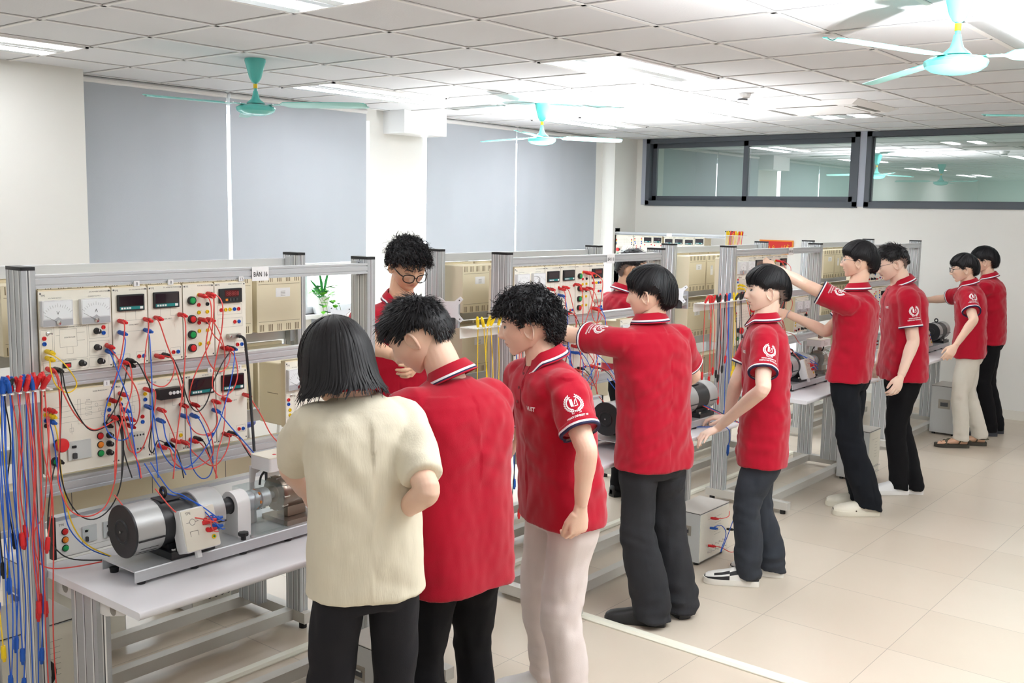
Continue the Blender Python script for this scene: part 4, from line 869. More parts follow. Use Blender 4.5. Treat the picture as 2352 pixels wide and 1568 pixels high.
CABLES = [
 ('yel',True,'joining two yellow sockets under the analog meters',[(-0.997,-1.96,1.455),(-1.005,-2.005,1.451),(-0.973,-2.02,1.419),(-0.936,-2.02,1.354),(-0.965,-2.02,1.328),(-1.003,-2.02,1.357),(-1.017,-2.02,1.405),(-1.012,-2.005,1.431),(-0.998,-1.96,1.434)]),
 ('red',True,'swagged from the power supply to the contactor module',[(-0.997,-1.96,1.399),(-0.993,-2.005,1.395),(-0.984,-2.03,1.328),(-0.946,-2.03,1.252),(-0.898,-2.03,1.204),(-0.853,-2.03,1.207),(-0.807,-2.005,1.213),(-0.733,-1.96,1.206)]),
 ('blk',True,'swagged from the power supply to the contactor module',[(-0.972,-1.96,1.396),(-0.974,-2.005,1.389),(-0.979,-2.035,1.337),(-0.944,-2.035,1.257),(-0.906,-2.035,1.204),(-0.844,-2.005,1.197),(-0.776,-1.96,1.215)]),
 ('red',True,'from the DC voltmeter down to the three phase supply module',[(-0.752,-1.96,1.533),(-0.76,-2.005,1.523),(-0.779,-2.02,1.448),(-0.8,-2.02,1.372),(-0.813,-2.005,1.313),(-0.798,-1.96,1.278)]),
 ('blue',True,'looping from the DC voltmeter round to the power supply module',[(-0.753,-1.96,1.495),(-0.759,-2.005,1.474),(-0.798,-2.05,1.414),(-0.826,-2.05,1.344),(-0.854,-2.05,1.285),(-0.865,-2.05,1.228),(-0.85,-2.05,1.185),(-0.819,-2.05,1.159),(-0.785,-2.05,1.162),(-0.768,-2.05,1.199),(-0.779,-2.05,1.28),(-0.805,-2.05,1.356),(-0.81,-2.005,1.43),(-0.799,-1.96,1.438)]),
 ('red',True,'from the power supply module to the contactor module',[(-0.799,-1.96,1.455),(-0.797,-2.005,1.429),(-0.775,-2.04,1.371),(-0.741,-2.04,1.303),(-0.736,-2.04,1.243),(-0.731,-2.005,1.192),(-0.734,-1.96,1.183)]),
 ('blue',False,'hanging straight down from the DC voltmeter towards the motor',[(-0.661,-1.96,1.496),(-0.673,-2.005,1.482),(-0.685,-2.03,1.43),(-0.691,-2.043,1.342),(-0.701,-2.057,1.255),(-0.709,-2.071,1.173),(-0.709,-2.086,1.1),(-0.712,-2.1,1.023)]),
 ('red',True,'looping from the DC voltmeter to the ammeter bottom row',[(-0.66,-1.96,1.532),(-0.673,-2.005,1.517),(-0.7,-2.03,1.452),(-0.709,-2.03,1.378),(-0.69,-2.03,1.331),(-0.643,-2.03,1.309),(-0.609,-2.03,1.331),(-0.597,-2.03,1.381),(-0.599,-2.005,1.402),(-0.622,-1.96,1.406)]),
 ('red',True,'from the DC ammeter down to the overload relay module',[(-0.621,-1.96,1.535),(-0.633,-2.005,1.519),(-0.619,-2.02,1.453),(-0.59,-2.02,1.374),(-0.569,-2.02,1.3),(-0.551,-2.005,1.238),(-0.532,-1.96,1.225)]),
 ('red',False,'hanging from the DC ammeter past the overload relay module',[(-0.529,-1.96,1.54),(-0.537,-2.005,1.527),(-0.552,-2.03,1.459),(-0.569,-2.043,1.354),(-0.594,-2.057,1.241),(-0.621,-2.071,1.139),(-0.64,-2.086,1.063),(-0.657,-2.1,1.009)]),
 ('red',True,'looping from the push button module to the speed meter module',[(-0.447,-1.96,1.602),(-0.439,-2.005,1.591),(-0.455,-2.04,1.535),(-0.473,-2.04,1.474),(-0.479,-2.04,1.407),(-0.453,-2.04,1.352),(-0.417,-2.04,1.337),(-0.388,-2.04,1.366),(-0.359,-2.005,1.397),(-0.359,-1.96,1.409)]),
 ('red',True,'from the push button module down to the AC voltmeter',[(-0.416,-1.96,1.6),(-0.421,-2.005,1.588),(-0.439,-2.025,1.512),(-0.453,-2.025,1.445),(-0.484,-2.025,1.39),(-0.522,-2.025,1.321),(-0.527,-2.005,1.256),(-0.487,-1.96,1.221)]),
 ('red',True,'with the widest loop below the speed meter module',[(-0.414,-1.96,1.606),(-0.402,-2.005,1.597),(-0.419,-2.055,1.565),(-0.424,-2.055,1.492),(-0.441,-2.055,1.42),(-0.461,-2.055,1.344),(-0.465,-2.055,1.286),(-0.429,-2.055,1.253),(-0.385,-2.055,1.268),(-0.362,-2.055,1.322),(-0.337,-2.005,1.379),(-0.343,-1.96,1.407)]),
 ('red',True,'short,from the push button module to the speed meter module',[(-0.449,-1.96,1.518),(-0.447,-2.005,1.511),(-0.43,-2.01,1.468),(-0.393,-2.005,1.432),(-0.359,-1.96,1.409)]),
 ('red',True,'from the push button module down to the AC ammeter',[(-0.417,-1.96,1.516),(-0.419,-2.005,1.503),(-0.403,-2.02,1.456),(-0.389,-2.02,1.391),(-0.386,-2.005,1.303),(-0.359,-1.96,1.223)]),
 ('blue',True,'sweeping from the speed meter module to the contactor module',[(-0.327,-1.96,1.406),(-0.339,-2.005,1.395),(-0.384,-2.06,1.346),(-0.408,-2.06,1.259),(-0.453,-2.06,1.148),(-0.516,-2.06,1.068),(-0.576,-2.06,1.026),(-0.627,-2.06,1.038),(-0.666,-2.06,1.088),(-0.686,-2.06,1.153),(-0.698,-2.06,1.23),(-0.677,-2.005,1.24),(-0.666,-1.96,1.238)]),
 ('blk',True,'in a deep swag from the speed meter module to the ammeter',[(-0.333,-1.96,1.408),(-0.359,-2.005,1.397),(-0.42,-2.045,1.364),(-0.458,-2.045,1.3),(-0.486,-2.045,1.235),(-0.523,-2.045,1.21),(-0.557,-2.045,1.25),(-0.584,-2.045,1.341),(-0.588,-2.005,1.398),(-0.594,-1.96,1.407)]),
 ('blk',True,'from the DC voltmeter to the overload relay bottom row',[(-0.727,-1.96,1.402),(-0.719,-2.005,1.396),(-0.714,-2.04,1.355),(-0.691,-2.04,1.292),(-0.687,-2.04,1.221),(-0.701,-2.04,1.147),(-0.705,-2.04,1.112),(-0.693,-2.04,1.094),(-0.679,-2.04,1.123),(-0.647,-2.005,1.123),(-0.591,-1.96,1.096)]),
 ('red',False,'hanging from the DC voltmeter past the contactor module',[(-0.754,-1.96,1.4),(-0.746,-2.005,1.394),(-0.76,-2.038,1.32),(-0.793,-2.055,1.258),(-0.828,-2.072,1.197),(-0.853,-2.088,1.126),(-0.867,-2.105,1.051)]),
 ('blk',True,'short,behind the red ones at the three phase supply module',[(-0.728,-1.96,1.387),(-0.766,-2.005,1.337),(-0.795,-2.0,1.261),(-0.82,-2.005,1.23),(-0.814,-1.96,1.198)]),
 ('red',False,'from the three phase supply module down to the power box',[(-0.798,-1.96,1.278),(-0.784,-2.005,1.27),(-0.792,-2.05,1.208),(-0.785,-2.07,1.131),(-0.772,-2.09,1.072),(-0.78,-2.11,1.037)]),
 ('red',True,'looping round the small grey contactor',[(-0.667,-1.96,1.297),(-0.656,-2.005,1.291),(-0.685,-2.035,1.215),(-0.709,-2.035,1.148),(-0.738,-2.035,1.104),(-0.775,-2.035,1.118),(-0.789,-2.035,1.18),(-0.783,-2.005,1.235),(-0.758,-1.96,1.293)]),
 ('red',True,'short,inside the overload relay module',[(-0.619,-1.96,1.221),(-0.63,-2.005,1.223),(-0.6,-2.005,1.157),(-0.587,-2.005,1.118),(-0.567,-1.96,1.105)]),
 ('blue',False,'from the overload relay module towards the table',[(-0.623,-1.96,1.185),(-0.631,-2.005,1.182),(-0.647,-2.05,1.135),(-0.63,-2.075,1.085),(-0.608,-2.1,1.013)]),
 ('red',True,'looping from the overload relay module to the AC voltmeter',[(-0.62,-1.96,1.093),(-0.608,-2.005,1.088),(-0.627,-2.06,1.056),(-0.587,-2.06,1.023),(-0.529,-2.06,1.022),(-0.474,-2.06,1.055),(-0.484,-2.06,1.136),(-0.487,-2.005,1.198),(-0.487,-1.96,1.221)]),
 ('blue',True,'looping low from the overload relay to the AC voltmeter',[(-0.532,-1.96,1.188),(-0.535,-2.005,1.189),(-0.552,-2.05,1.14),(-0.556,-2.05,1.068),(-0.546,-2.05,1.013),(-0.514,-2.05,0.974),(-0.48,-2.05,0.98),(-0.467,-2.05,1.031),(-0.484,-2.05,1.108),(-0.488,-2.005,1.172),(-0.491,-1.96,1.182)]),
 ('red',True,'looping between the two lower digital meters',[(-0.532,-1.96,1.225),(-0.54,-2.005,1.221),(-0.555,-2.035,1.18),(-0.521,-2.035,1.133),(-0.467,-2.035,1.122),(-0.435,-2.035,1.163),(-0.429,-2.005,1.222),(-0.401,-1.96,1.221)]),
 ('blue',False,'from the AC meters to the white sensor box',[(-0.401,-1.96,1.188),(-0.408,-2.005,1.184),(-0.412,-2.08,1.144),(-0.374,-2.105,1.088),(-0.343,-2.13,1.036)]),
 ('red',False,'hanging from the AC ammeter to the power box',[(-0.356,-1.96,1.223),(-0.382,-2.005,1.194),(-0.422,-2.05,1.125),(-0.466,-2.075,1.056),(-0.491,-2.1,0.977)]),
 ('red',False,'from the AC ammeter to the connector on the sensor box',[(-0.268,-1.96,1.227),(-0.279,-2.005,1.227),(-0.304,-2.07,1.209),(-0.287,-2.09,1.165),(-0.267,-2.11,1.105),(-0.243,-2.13,1.065)]),
 ('red',False,'from the AC ammeter bottom row to the sensor box',[(-0.359,-1.96,1.095),(-0.346,-2.005,1.093),(-0.369,-2.08,1.084),(-0.35,-2.105,1.041),(-0.342,-2.13,1.016)]),
 ('blk',False,'from the AC ammeter bottom row to the sensor box',[(-0.333,-1.96,1.095),(-0.33,-2.005,1.09),(-0.366,-2.085,1.073),(-0.353,-2.11,1.032),(-0.344,-2.135,1.008)]),
 ('red',False,'from the AC voltmeter bottom row to the power box',[(-0.496,-1.96,1.094),(-0.484,-2.005,1.085),(-0.491,-2.067,1.043),(-0.485,-2.1,0.979)]),
 ('blk',False,'from the AC voltmeter bottom row to the power box',[(-0.478,-1.96,1.099),(-0.472,-2.005,1.089),(-0.484,-2.057,1.046),(-0.478,-2.09,0.976)]),
 ('red',True,'looping from the overload relay to the AC ammeter',[(-0.532,-1.96,1.094),(-0.538,-2.005,1.094),(-0.539,-2.05,1.065),(-0.468,-2.05,1.009),(-0.417,-2.05,1.044),(-0.365,-2.005,1.088),(-0.359,-1.96,1.095)]),
 ('blk',False,'hanging from the contactor module to the motor',[(-0.776,-1.96,1.215),(-0.784,-2.005,1.205),(-0.817,-2.067,1.14),(-0.841,-2.1,1.045)]),
 ('blk',False,'from the overload relay bottom row to the motor',[(-0.591,-1.96,1.096),(-0.585,-2.005,1.086),(-0.608,-2.067,1.059),(-0.617,-2.1,1.004)]),
 ('red',False,'from the contactor module bottom row to the motor',[(-0.734,-1.96,1.183),(-0.745,-2.005,1.174),(-0.773,-2.067,1.113),(-0.771,-2.1,1.034)]),
 ('blk',False,'slanting from the contactor module to the motor',[(-0.776,-1.96,1.215),(-0.787,-2.005,1.19),(-0.804,-2.057,1.112),(-0.799,-2.09,1.038)]),
 ('blue',False,'hanging from the contactor module towards the motor',[(-0.751,-1.96,1.239),(-0.759,-2.005,1.236),(-0.771,-2.05,1.18),(-0.775,-2.075,1.11),(-0.776,-2.1,1.032)]),
]

CAB = []
for col, both, lab, pts in CABLES:
    CAB.append((cable('%s cable %s' % (CN[col], lab), col, pts, 'patch cables of the BÀN 16 bench', ('panel', 'panel' if both else None)), col, lab))
EXTRA = [
 ('yel', 'from the left edge sockets of the three phase supply to the table', [(-0.999, -1.96, 1.255), (-0.996, -2.0, 1.208), (-0.987, -2.0, 1.082), (-0.986, -2.02, 1.002), (-0.974, -2.03, 0.916), (-0.937, -2.05, 0.841), (-0.859, -2.08, 0.783)]),
 ('blue', 'from the left edge sockets of the three phase supply to the table', [(-1.0, -1.96, 1.237), (-1.008, -2.0, 1.196), (-0.997, -2.0, 1.084), (-0.984, -2.0, 0.983), (-0.976, -2.02, 0.894), (-0.919, -2.03, 0.818), (-0.842, -2.05, 0.772)]),
 ('red', 'from the left edge sockets past the post and over the table corner', [(-0.998, -1.96, 1.272), (-1.021, -2.0, 1.198), (-1.031, -2.0, 1.09), (-1.048, -2.0, 0.955), (-1.077, -2.0, 0.906), (-1.073, -2.0, 0.822), (-1.04, -2.0, 0.78), (-0.971, -2.03, 0.772), (-0.842, -2.05, 0.77)]),
 ('blk', 'from the green button down in front of the power box', [(-0.982, -1.96, 1.108), (-1.019, -2.0, 1.046), (-1.033, -2.0, 0.952), (-1.034, -2.0, 0.882), (-1.021, -2.02, 0.838), (-0.976, -2.04, 0.80), (-0.848, -2.06, 0.77)]),
 ('red', 'hanging in a long U in front of the power box', [(-0.996, -1.96, 1.400), (-0.987, -2.0, 1.372), (-0.983, -2.0, 1.248), (-1.003, -2.02, 1.116), (-1.006, -2.02, 1.047), (-0.989, -2.05, 0.966), (-0.939, -2.06, 0.935), (-0.88, -2.06, 0.951), (-0.833, -2.04, 1.017), (-0.81, -2.02, 1.096), (-.80, -2.0, 1.20), (-.795, -1.96, 1.222)]),
 ('blk', 'hanging in a long U in front of the power box', [(-0.972, -1.96, 1.397), (-0.975, -2.0, 1.38), (-0.981, -2.0, 1.247), (-1.0, -2.02, 1.115), (-0.986, -2.02, 1.015), (-0.962, -2.05, 0.946), (-0.918, -2.06, 0.921), (-0.865, -2.06, 0.941), (-0.814, -2.04, 0.999), (-0.787, -2.02, 1.092), (-.775, -2.0, 1.18), (-.765, -1.96, 1.214)]),
]
for col, lab, pts in EXTRA: cable('%s cable %s' % (CN[col], lab), col, pts, 'patch cables of the BÀN 16 bench', ('panel', None if 'U' not in lab else 'panel'))
t = thing('encoder_cable', 'thick black cable from the speed meter connector to the sensor box', 'cable', (-.31, -2, 1.45))
m = MB(); m.loft(catmull([(-.300, -1.975, 1.448), (-.30, -2.01, 1.44), (-0.306, -2.03, 1.40), (-0.309, -2.05, 1.284), (-0.330, -2.09, 1.167), (-0.363, -2.145, 1.06)], 6), .0052, BLKW, 8); m.build('wire', t)
m = MB(); m.cyl((-.302, -1.965, 1.448), (-.302, -1.99, 1.446), .006, DARK, 8); m.build('strain_relief', t)
# plugs on the terminal boxes of the motors
def terminal_leads(dx, dy, where):
    for i, (col, x, z, p1) in enumerate((('red', -.672, .905, (-.76, -2.24, .91)), ('blue', -.648, .908, (-.71, -2.2, .98)), ('red', -.671, .876, (-.655, -2.30, .92)), ('blue', -.647, .880, (-.70, -2.22, .985)))):
        p = V((x + dx, -2.305 + dy, z)); q = V(p1) + V((dx, dy, 0))
        t = thing('patch_cable', '%s lead, %s, on the motor terminal box %s' % (CN[col], ('upper', 'upper', 'lower', 'lower')[i], where), 'cable', p, 'leads on the motor terminal boxes')
        m = MB(); m.loft(catmull([p + V((.03, -.02, -.003)), p + V((.0, -.035, .012)), (p + q) / 2 + V((0, -.01, .02)), q, q + V((-.03 if i % 2 else -.09, .03, .02)), q + V((-.05 if i % 2 else -.13, .1, .10))], 5), .0021, WC[col][0], 6); m.build('wire', t)
        plug(p + V((-.012, .004, 0)), (1, -.35, .15), WC[col][1], t, .046)
terminal_leads(0, 0, 'of the nearest table')
terminal_leads(2.528, -.10, 'behind the curly haired student')
terminal_leads(4.808, .02, 'on the BÀN 20 table')
# the same wiring on the benches further down the row
for k in (1, 2):
    for i, (t, col, lab) in enumerate(CAB):
        if k == 2 and i % 2 and i > 8: continue
        c = copy_tree(t, V(t.location) + V((PITCH * k + .004 * math.sin(i * 3.7 + k), -.004 * math.cos(i * 2.1), .005 * math.sin(i * 5 + k))))
        c['label'] = '%s cable %s, %s bench' % (CN[col], lab, ('second', 'third')[k - 1]); c['group'] = 'patch cables of the BÀN %d bench' % (16 + 2 * k)

# ------------------------------------------------------------------ cable combs with hanging cables
def comb(label, x0, x1, y, z, cables, where, fwd=.07):
    """white comb plate; cables hang between its teeth: (colour, x, how far down, free end?)"""
    t = thing('cable_comb', label, 'cable rack', ((x0 + x1) / 2, y, z), 'cable combs on the benches')
    m = MB(); n = max(4, int((x1 - x0) / .022))
    pts = [(x0, y + .02, z), (x1, y + .02, z), (x1, y - fwd * .5, z)]
    w = (x1 - x0) / n
    for i in range(n - 1, -1, -1):
        a = x0 + w * i; pts += [(a + w * .9, y - fwd, z), (a + w * .45, y - fwd, z), (a + w * .45, y - fwd * .35, z), (a + w * .1, y - fwd * .35, z)]
    m.prism(pts, (0, 0, .004), mat('comb_white', (240, 240, 236), .5)); m.prism([(x0, y + .02, z - .05), (x1, y + .02, z - .05), (x1, y + .02, z), (x0, y + .02, z)], (0, .004, 0), MATS['comb_white']); m.build('comb_plate', t, smooth=False)
    for i, (col, x, L) in enumerate(cables):
        yy = y - fwd * (.55 + .35 * ((i * 37) % 10) / 10); dx = .012 * math.sin(i * 2.3); dy = -.02 * ((i * 53) % 7) / 7
        pts = [(x, yy, z + .012), (x + dx * .2, yy + dy * .2, z - .03), (x + dx, yy + dy, z - L * .35), (x - dx * .6, yy + dy * 1.4, z - L * .7), (x + dx * .5, yy + dy, z - L)]
        cable('%s cable hanging from the comb %s' % (CN[col], where), col, pts, '%s cables on the comb %s' % (CN[col], where), ('up', 'free'))
R_ = [('blk', -1.235, .55), ('yel', -1.222, .75), ('blue', -1.212, .62), ('blk', -1.206, .50), ('blue', -1.200, .85), ('blue', -1.194, .88), ('yel', -1.19, .98), ('blue', -1.186, .55), ('blue', -1.178, .9), ('blk', -1.172, .42), ('blue', -1.166, .74), ('blue', -1.160, .78), ('red', -1.152, .42), ('blue', -1.146, .88), ('red', -1.138, .40), ('blue', -1.132, .92), ('red', -1.124, .43), ('red', -1.117, .64), ('blue', -1.111, .93), ('red', -1.104, .66), ('red', -1.098, .63), ('blue', -1.091, .80), ('red', -1.084, .98), ('red', -1.077, .66), ('red', -1.066, .45), ('red', -1.055, 1.1)]
comb('white cable comb thick with blue and red cables on the nearest post', -1.36, -1.035, -2.0, 1.352, R_, 'at the nearest post')
R_ = [('yel', .955, .55), ('yel', .975, .6), ('yel', 1.01, .42), ('yel', 1.04, .7), ('yel', 1.075, .5), ('blk', 1.19, .85), ('blue', 1.215, .75), ('red', 1.235, .6), ('red', 1.25, .9), ('blk', 1.262, .5)]
comb('white cable comb with yellow plugs on the BÀN 18 post', .90, 1.275, -1.995, 1.385, R_, 'with yellow plugs')
R_ = [('red', 3.07, .42), ('red', 3.10, .45), ('red', 3.14, .62), ('red', 3.17, .40), ('blk', 3.20, .42), ('blk', 3.23, .45), ('red', 3.26, .60), ('blk', 3.29, .40), ('red', 3.32, .34), ('blue', 3.36, .7), ('blue', 3.385, .75), ('yel', 3.42, .45), ('blk', 3.45, .66), ('yel', 3.475, .42), ('blk', 3.50, .45), ('blk', 3.53, .48)]
comb('white cable comb with mixed plugs on the BÀN 20 post', 3.04, 3.60, -1.995, 1.372, R_, 'between the two students in jeans')
# loose cables over the BÀN 18 table, load box leads
for col, pts, lab in (('red', [(2.35, -2.2, .92), (2.5, -2.35, .86), (2.66, -2.47, .765), (2.72, -2.56, .72), (2.73, -2.55, .45), (2.74, -2.50, .33)], 'red cable over the table edge by the resting hand'),
                      ('blue', [(2.34, -2.2, .93), (2.5, -2.34, .87), (2.65, -2.46, .77), (2.71, -2.545, .72), (2.66, -2.56, .45), (2.50, -2.56, .22), (2.44, -2.54, .09), (2.47, -2.52, .08), (2.54, -2.51, .15), (2.52, -2.49, .198), (2.47, -2.472, .198)], 'blue cable running down to the load box front'),
                      ('blk', [(2.36, -2.2, .91), (2.52, -2.35, .86), (2.68, -2.47, .764), (2.73, -2.54, .70), (2.62, -2.55, .4), (2.60, -2.55, .2), (2.66, -2.53, .08), (2.74, -2.5, .06)], 'black cable over the table edge beside the load box'),
                      ('red', [(2.44, -2.47, .253), (2.50, -2.50, .245), (2.58, -2.50, .24), (2.64, -2.475, .25)], 'short red cable across the load box front'),
                      ('red', [(2.43, -2.47, .10), (2.50, -2.50, .08), (2.6, -2.51, .03), (2.68, -2.50, .012)], 'short red cable trailing from the load box to the floor')):
    cable(lab, col, pts, 'loose cables at the BÀN 18 table', (None, None), .0024)
for i, (x, z, col) in enumerate(((2.442, .253, 'red'), (2.438, .198, 'blue'), (2.425, .10, 'red'), (2.64, .145, 'blk'))):
    o = plug((x, -2.462, z), (.35, -1, 0), WC[col][1], None, .045); o.name = 'banana_plug'
    tag(o, ('red plug, uppermost on the load box front', 'blue plug on the load box front', 'red plug low on the load box front', 'black plug beside the toggle switches of the load box')[i], 'plug', 'plugs on the load box')
t = thing('patch_cable', 'blue plug dangling under the table edge from the resting hand', 'cable', (2.47, -2.5, .7), 'loose cables at the BÀN 18 table')
m = MB(); m.loft(catmull([(2.40, -2.36, .757), (2.47, -2.44, .757), (2.52, -2.50, .752), (2.525, -2.515, .70), (2.52, -2.51, .66)], 5), .0024, BLUW, 6); m.build('wire', t)
plug((2.52, -2.51, .66), (-.1, 0, -1), BLUE, t, .06); plug((2.40, -2.36, .760), (-1, .2, 0), BLUE, t, .05)

# ------------------------------------------------------------------ boxes on the floor
GBOX = mat('instrument_grey', (216, 213, 206), .5, var=.02, scale=10); GSIDE = mat('instrument_side', (206, 208, 208), .45, .15)
def load_box(label, x0, y0, w, d, h, face='-y', group='grey instrument boxes on the floor', toggles=True, knobs=False, fan_=False):
    t = thing('load_box', label, 'instrument box', (x0 + w / 2, y0 + d / 2, 0), group)
    m = MB(); m.box((x0, y0, .02), (x0 + w, y0 + d, .02 + h), GSIDE); m.box((x0 - .001, y0 - .001, .02 + h - .004), (x0 + w + .001, y0 + d + .001, .02 + h), BLACK); m.box((x0 - .002, y0 - .002, .02 + h), (x0 + w + .002, y0 + d + .002, .023 + h), GBOX); m.build('case', t, smooth=False)
    for px in (x0 + .03, x0 + w - .03):
        for py in (y0 + .03, y0 + d - .03):
            f = MB(); f.cyl((px, py, 0), (px, py, .02), .015, BLACK, 10); f.build('rubber_foot', t)
    m = MB(); y = y0 - .003; m.box((x0 + .004, y, .026), (x0 + w - .004, y0, .02 + h - .008), CREAM)
    for i in range(6): m.box((x0 + w * .5, y - .0004, .02 + h * (.45 + .06 * i)), (x0 + w * .72, y, .0212 + h * (.45 + .06 * i)), LINE)
    m.box((x0 + w * .25, y - .0004, .02 + h * .82), (x0 + w * .75, y, .0212 + h * .82), LINE); m.build('front_panel', t, smooth=False)
    m = MB(); hx = x0 - .0015; m.box((hx, y0 + d * .28, .02 + h * .52), (x0, y0 + d * .72, .02 + h * .72), mat('handle_plate', (176, 170, 160), .35, .6)); m.box((hx - .0008, y0 + d * .36, .02 + h * .57), (hx, y0 + d * .64, .02 + h * .66), SLOT); m.cyl((hx - .004, y0 + d * .36, .02 + h * .66), (hx - .004, y0 + d * .64, .02 + h * .66), .004, CHROME, 8); m.build('recessed_handle', t, smooth=False)
    if toggles:
        for r in (0, 1):
            for i in range(5): fitting(('toggle', (x0 + w * (.3 + .13 * i), .02 + h * (.14 + .12 * r))), t, y)
    if knobs:
        for r in (0, 1):
            for i in range(4):
                m = MB(); xx = x0 + w * (.35 + .16 * i); zz = .02 + h * (.35 + .33 * r); m.lathe([(.008, 0), (.008, .012), (.011, .013), (.011, .03), (.0001, .031)], (xx, y, zz), BLACK, (0, -1, 0), 12); m.build('knob', t)
    if fan_:
        c = (x0 + w * .45, y - .001, .02 + h * .5)
        m = MB(); m.lathe([(.062, 0), (.062, .004), (.05, .004)], c, BLACK, (0, -1, 0), 28); m.lathe([(.0001, .002), (.05, .002)], c, DARK, (0, -1, 0), 28)
        for r in (.012, .022, .032, .042):
            N = 28; m.loft([(c[0] + r * math.cos(2 * PI * i / N), c[1] - .006, c[2] + r * math.sin(2 * PI * i / N)) for i in range(N + 1)], .0012, CHROME, 5, False)
        m.build('fan_guard', t)
    return t
load_box('grey load box with toggle switches, standing at the feet of the fringe haired student', 2.335, -2.455, .33, .185, .275)
load_box('silver box with a recessed handle behind the sandals', 6.90, -2.50, .30, .23, .42, toggles=False)
load_box('box with small lamps between the clogs and the white sneakers', 4.74, -2.50, .22, .23, .36)
load_box('low grey box with black knobs under the nearest bench', .11, -1.02, .22, .34, .20, toggles=False, knobs=True)
load_box('grey box with black knobs seen past the elbow of the curly haired student', 2.03, -1.06, .36, .3, .22, toggles=False, knobs=True)
load_box('box with a round fan grille under the hanging blue cables', -.98, -1.50, .30, .3, .36, toggles=False, fan_=True)
load_box('tall beige box under the rear of the nearest bench', -.62, -.98, .42, .25, .40, toggles=False)
load_box('box with printed diagram behind the black trouser legs', -.06, -2.43, .30, .165, .29, toggles=False)
# ------------------------------------------------------------------ monitor arms
def monitor_arm(label, x, y, z, yaw, pitch):
    t = thing('monitor_arm', label, 'monitor arm', (x, y, z), 'empty monitor arms on the posts')
    SIL = mat('arm_silver', (196, 200, 206), .35, .6)
    R = Matrix.Translation((x, y, z)) @ Matrix.Rotation(yaw, 4, 'Z')
    def bx(a, b, mm, nm, r=.01, axis=2): m = MB(); m.rbox(a, b, mm, r, axis, M=R); return m.build(nm, t)
    bx((-.01, -.025, -.06), (.005, .025, .06), SIL, 'post_clamp')
    for s in (-.032, .008):
        bx((0, -.02, s), (.16, .02, s + .026), SIL, 'arm_link', .018); 
        bx((.03, -.022, s + .006), (.12, -.019, s + .020), BLACK, 'link_slot', .002, 1)
    m = MB(); m.cyl(R @ V((.16, 0, -.045)), R @ V((.16, 0, .045)), .024, DARK, 18); m.build('swivel', t)
    Rp = R @ Matrix.Translation((.19, 0, .05)) @ Matrix.Rotation(pitch, 4, 'Y')
    m = MB(); o = []
    for a in range(4):
        q = a * PI / 2 + PI / 4
        for d, rr in ((-.30, .045), (-.12, .082), (.12, .082), (.30, .045)): o.append(Rp @ V((.0, rr * math.cos(q + d) * 1.0, rr * math.sin(q + d))))
    m.prism(o, Rp.to_3x3() @ V((.004, 0, 0)), mat('plate_white', (226, 228, 232), .4))
    for a in range(4):
        q = a * PI / 2 + PI / 4; c = Rp @ V((-.0006, .066 * math.cos(q), .066 * math.sin(q))); m.cyl(c, Rp @ V((.0046, .066 * math.cos(q), .066 * math.sin(q))), .0035, DARK, 8)
    m.build('mounting_plate', t)
    return t
monitor_arm('silver monitor arm with an empty white plate beside the BÀN 18 post', 1.21, -1.66, 1.395, math.radians(215), math.radians(12))
monitor_arm('silver monitor arm with a tilted plate left of the BÀN 20 post', 3.55, -1.62, 1.345, math.radians(195), math.radians(-25))
monitor_arm('silver monitor arm in front of the red shirt of the student with black glasses', .45, -1.52, 1.36, math.radians(20), math.radians(35))
# ------------------------------------------------------------------ stools, plant, sign, bench at the far wall
def stool(label, x, y, h=.48, r=.17):
    t = thing('stool', label, 'stool', (x, y, 0), 'blue topped stools')
    m = MB(); m.lathe([(.0001, h - .03), (r * .95, h - .03), (r, h - .022), (r, h - .006), (r * .95, h), (.0001, h + .002)], (x, y, 0), mat('stool_blue', (36, 62, 150), .45), n=28); m.build('seat', t)
    for i in range(4):
        a = PI / 4 + i * PI / 2; d = V((math.cos(a), math.sin(a), 0)); m = MB(); m.loft([V((x, y, h - .03)) + d * r * .7, V((x, y, .0)) + d * r * 1.05], .011, STEELW, 8); m.build('leg', t)
    m = MB(); N = 24; m.loft([(x + r * .9 * math.cos(2 * PI * i / N), y + r * .9 * math.sin(2 * PI * i / N), .16) for i in range(N + 1)], .008, STEELW, 6, False); m.build('foot_ring', t)
stool('blue topped stool seen through the frame beside the white sensor box', 1.15, .15, .62)
stool('blue topped stool seen above the lowest visible rail near the window', 2.35, .95, .9, .16)
t = thing('potted_plant', 'white pot of trailing green vine on the window sill', 'plant', (3.36, WY + .012, SILL))
POT = mat('pot_white', (244, 244, 242), .4); LEAF = mat('leaf_green', (96, 176, 40), .5, var=.2, scale=20); LEAF2 = mat('leaf_dark', (40, 130, 60), .5, var=.15, scale=20); STEM = mat('vine_stem', (110, 130, 70), .6)
px, py = 3.36, WY + .012
m = MB(); m.lathe([(.0001, SILL), (.055, SILL), (.06, SILL + .01), (.078, SILL + .14), (.083, SILL + .145), (.083, SILL + .155), (.070, SILL + .15), (.0001, SILL + .14)], (px, py, 0), POT, n=28); m.build('pot', t)
rl = random.Random(3)
def leaf(m, p, d, L, w, mm):
    d = V(d).normalized(); s = d.cross(V((0, 0, 1))); s = s.normalized() if s.length > .1 else V((1, 0, 0)); n = s.cross(d)
    prof = [(0, .02), (.25, .42), (.5, .5), (.75, .33), (1, .0)]; vs = []
    for a, b in prof: vs += [p + d * (a * L) + s * (b * w) + n * (.12 * L * a * (1 - a)), p + d * (a * L) + n * (-.05 * L), p + d * (a * L) - s * (b * w) + n * (.12 * L * a * (1 - a))]
    m.add(vs, [(i * 3 + k, i * 3 + k + 1, i * 3 + k + 4, i * 3 + k + 3) for i in range(4) for k in (0, 1)], mm)
m = MB()
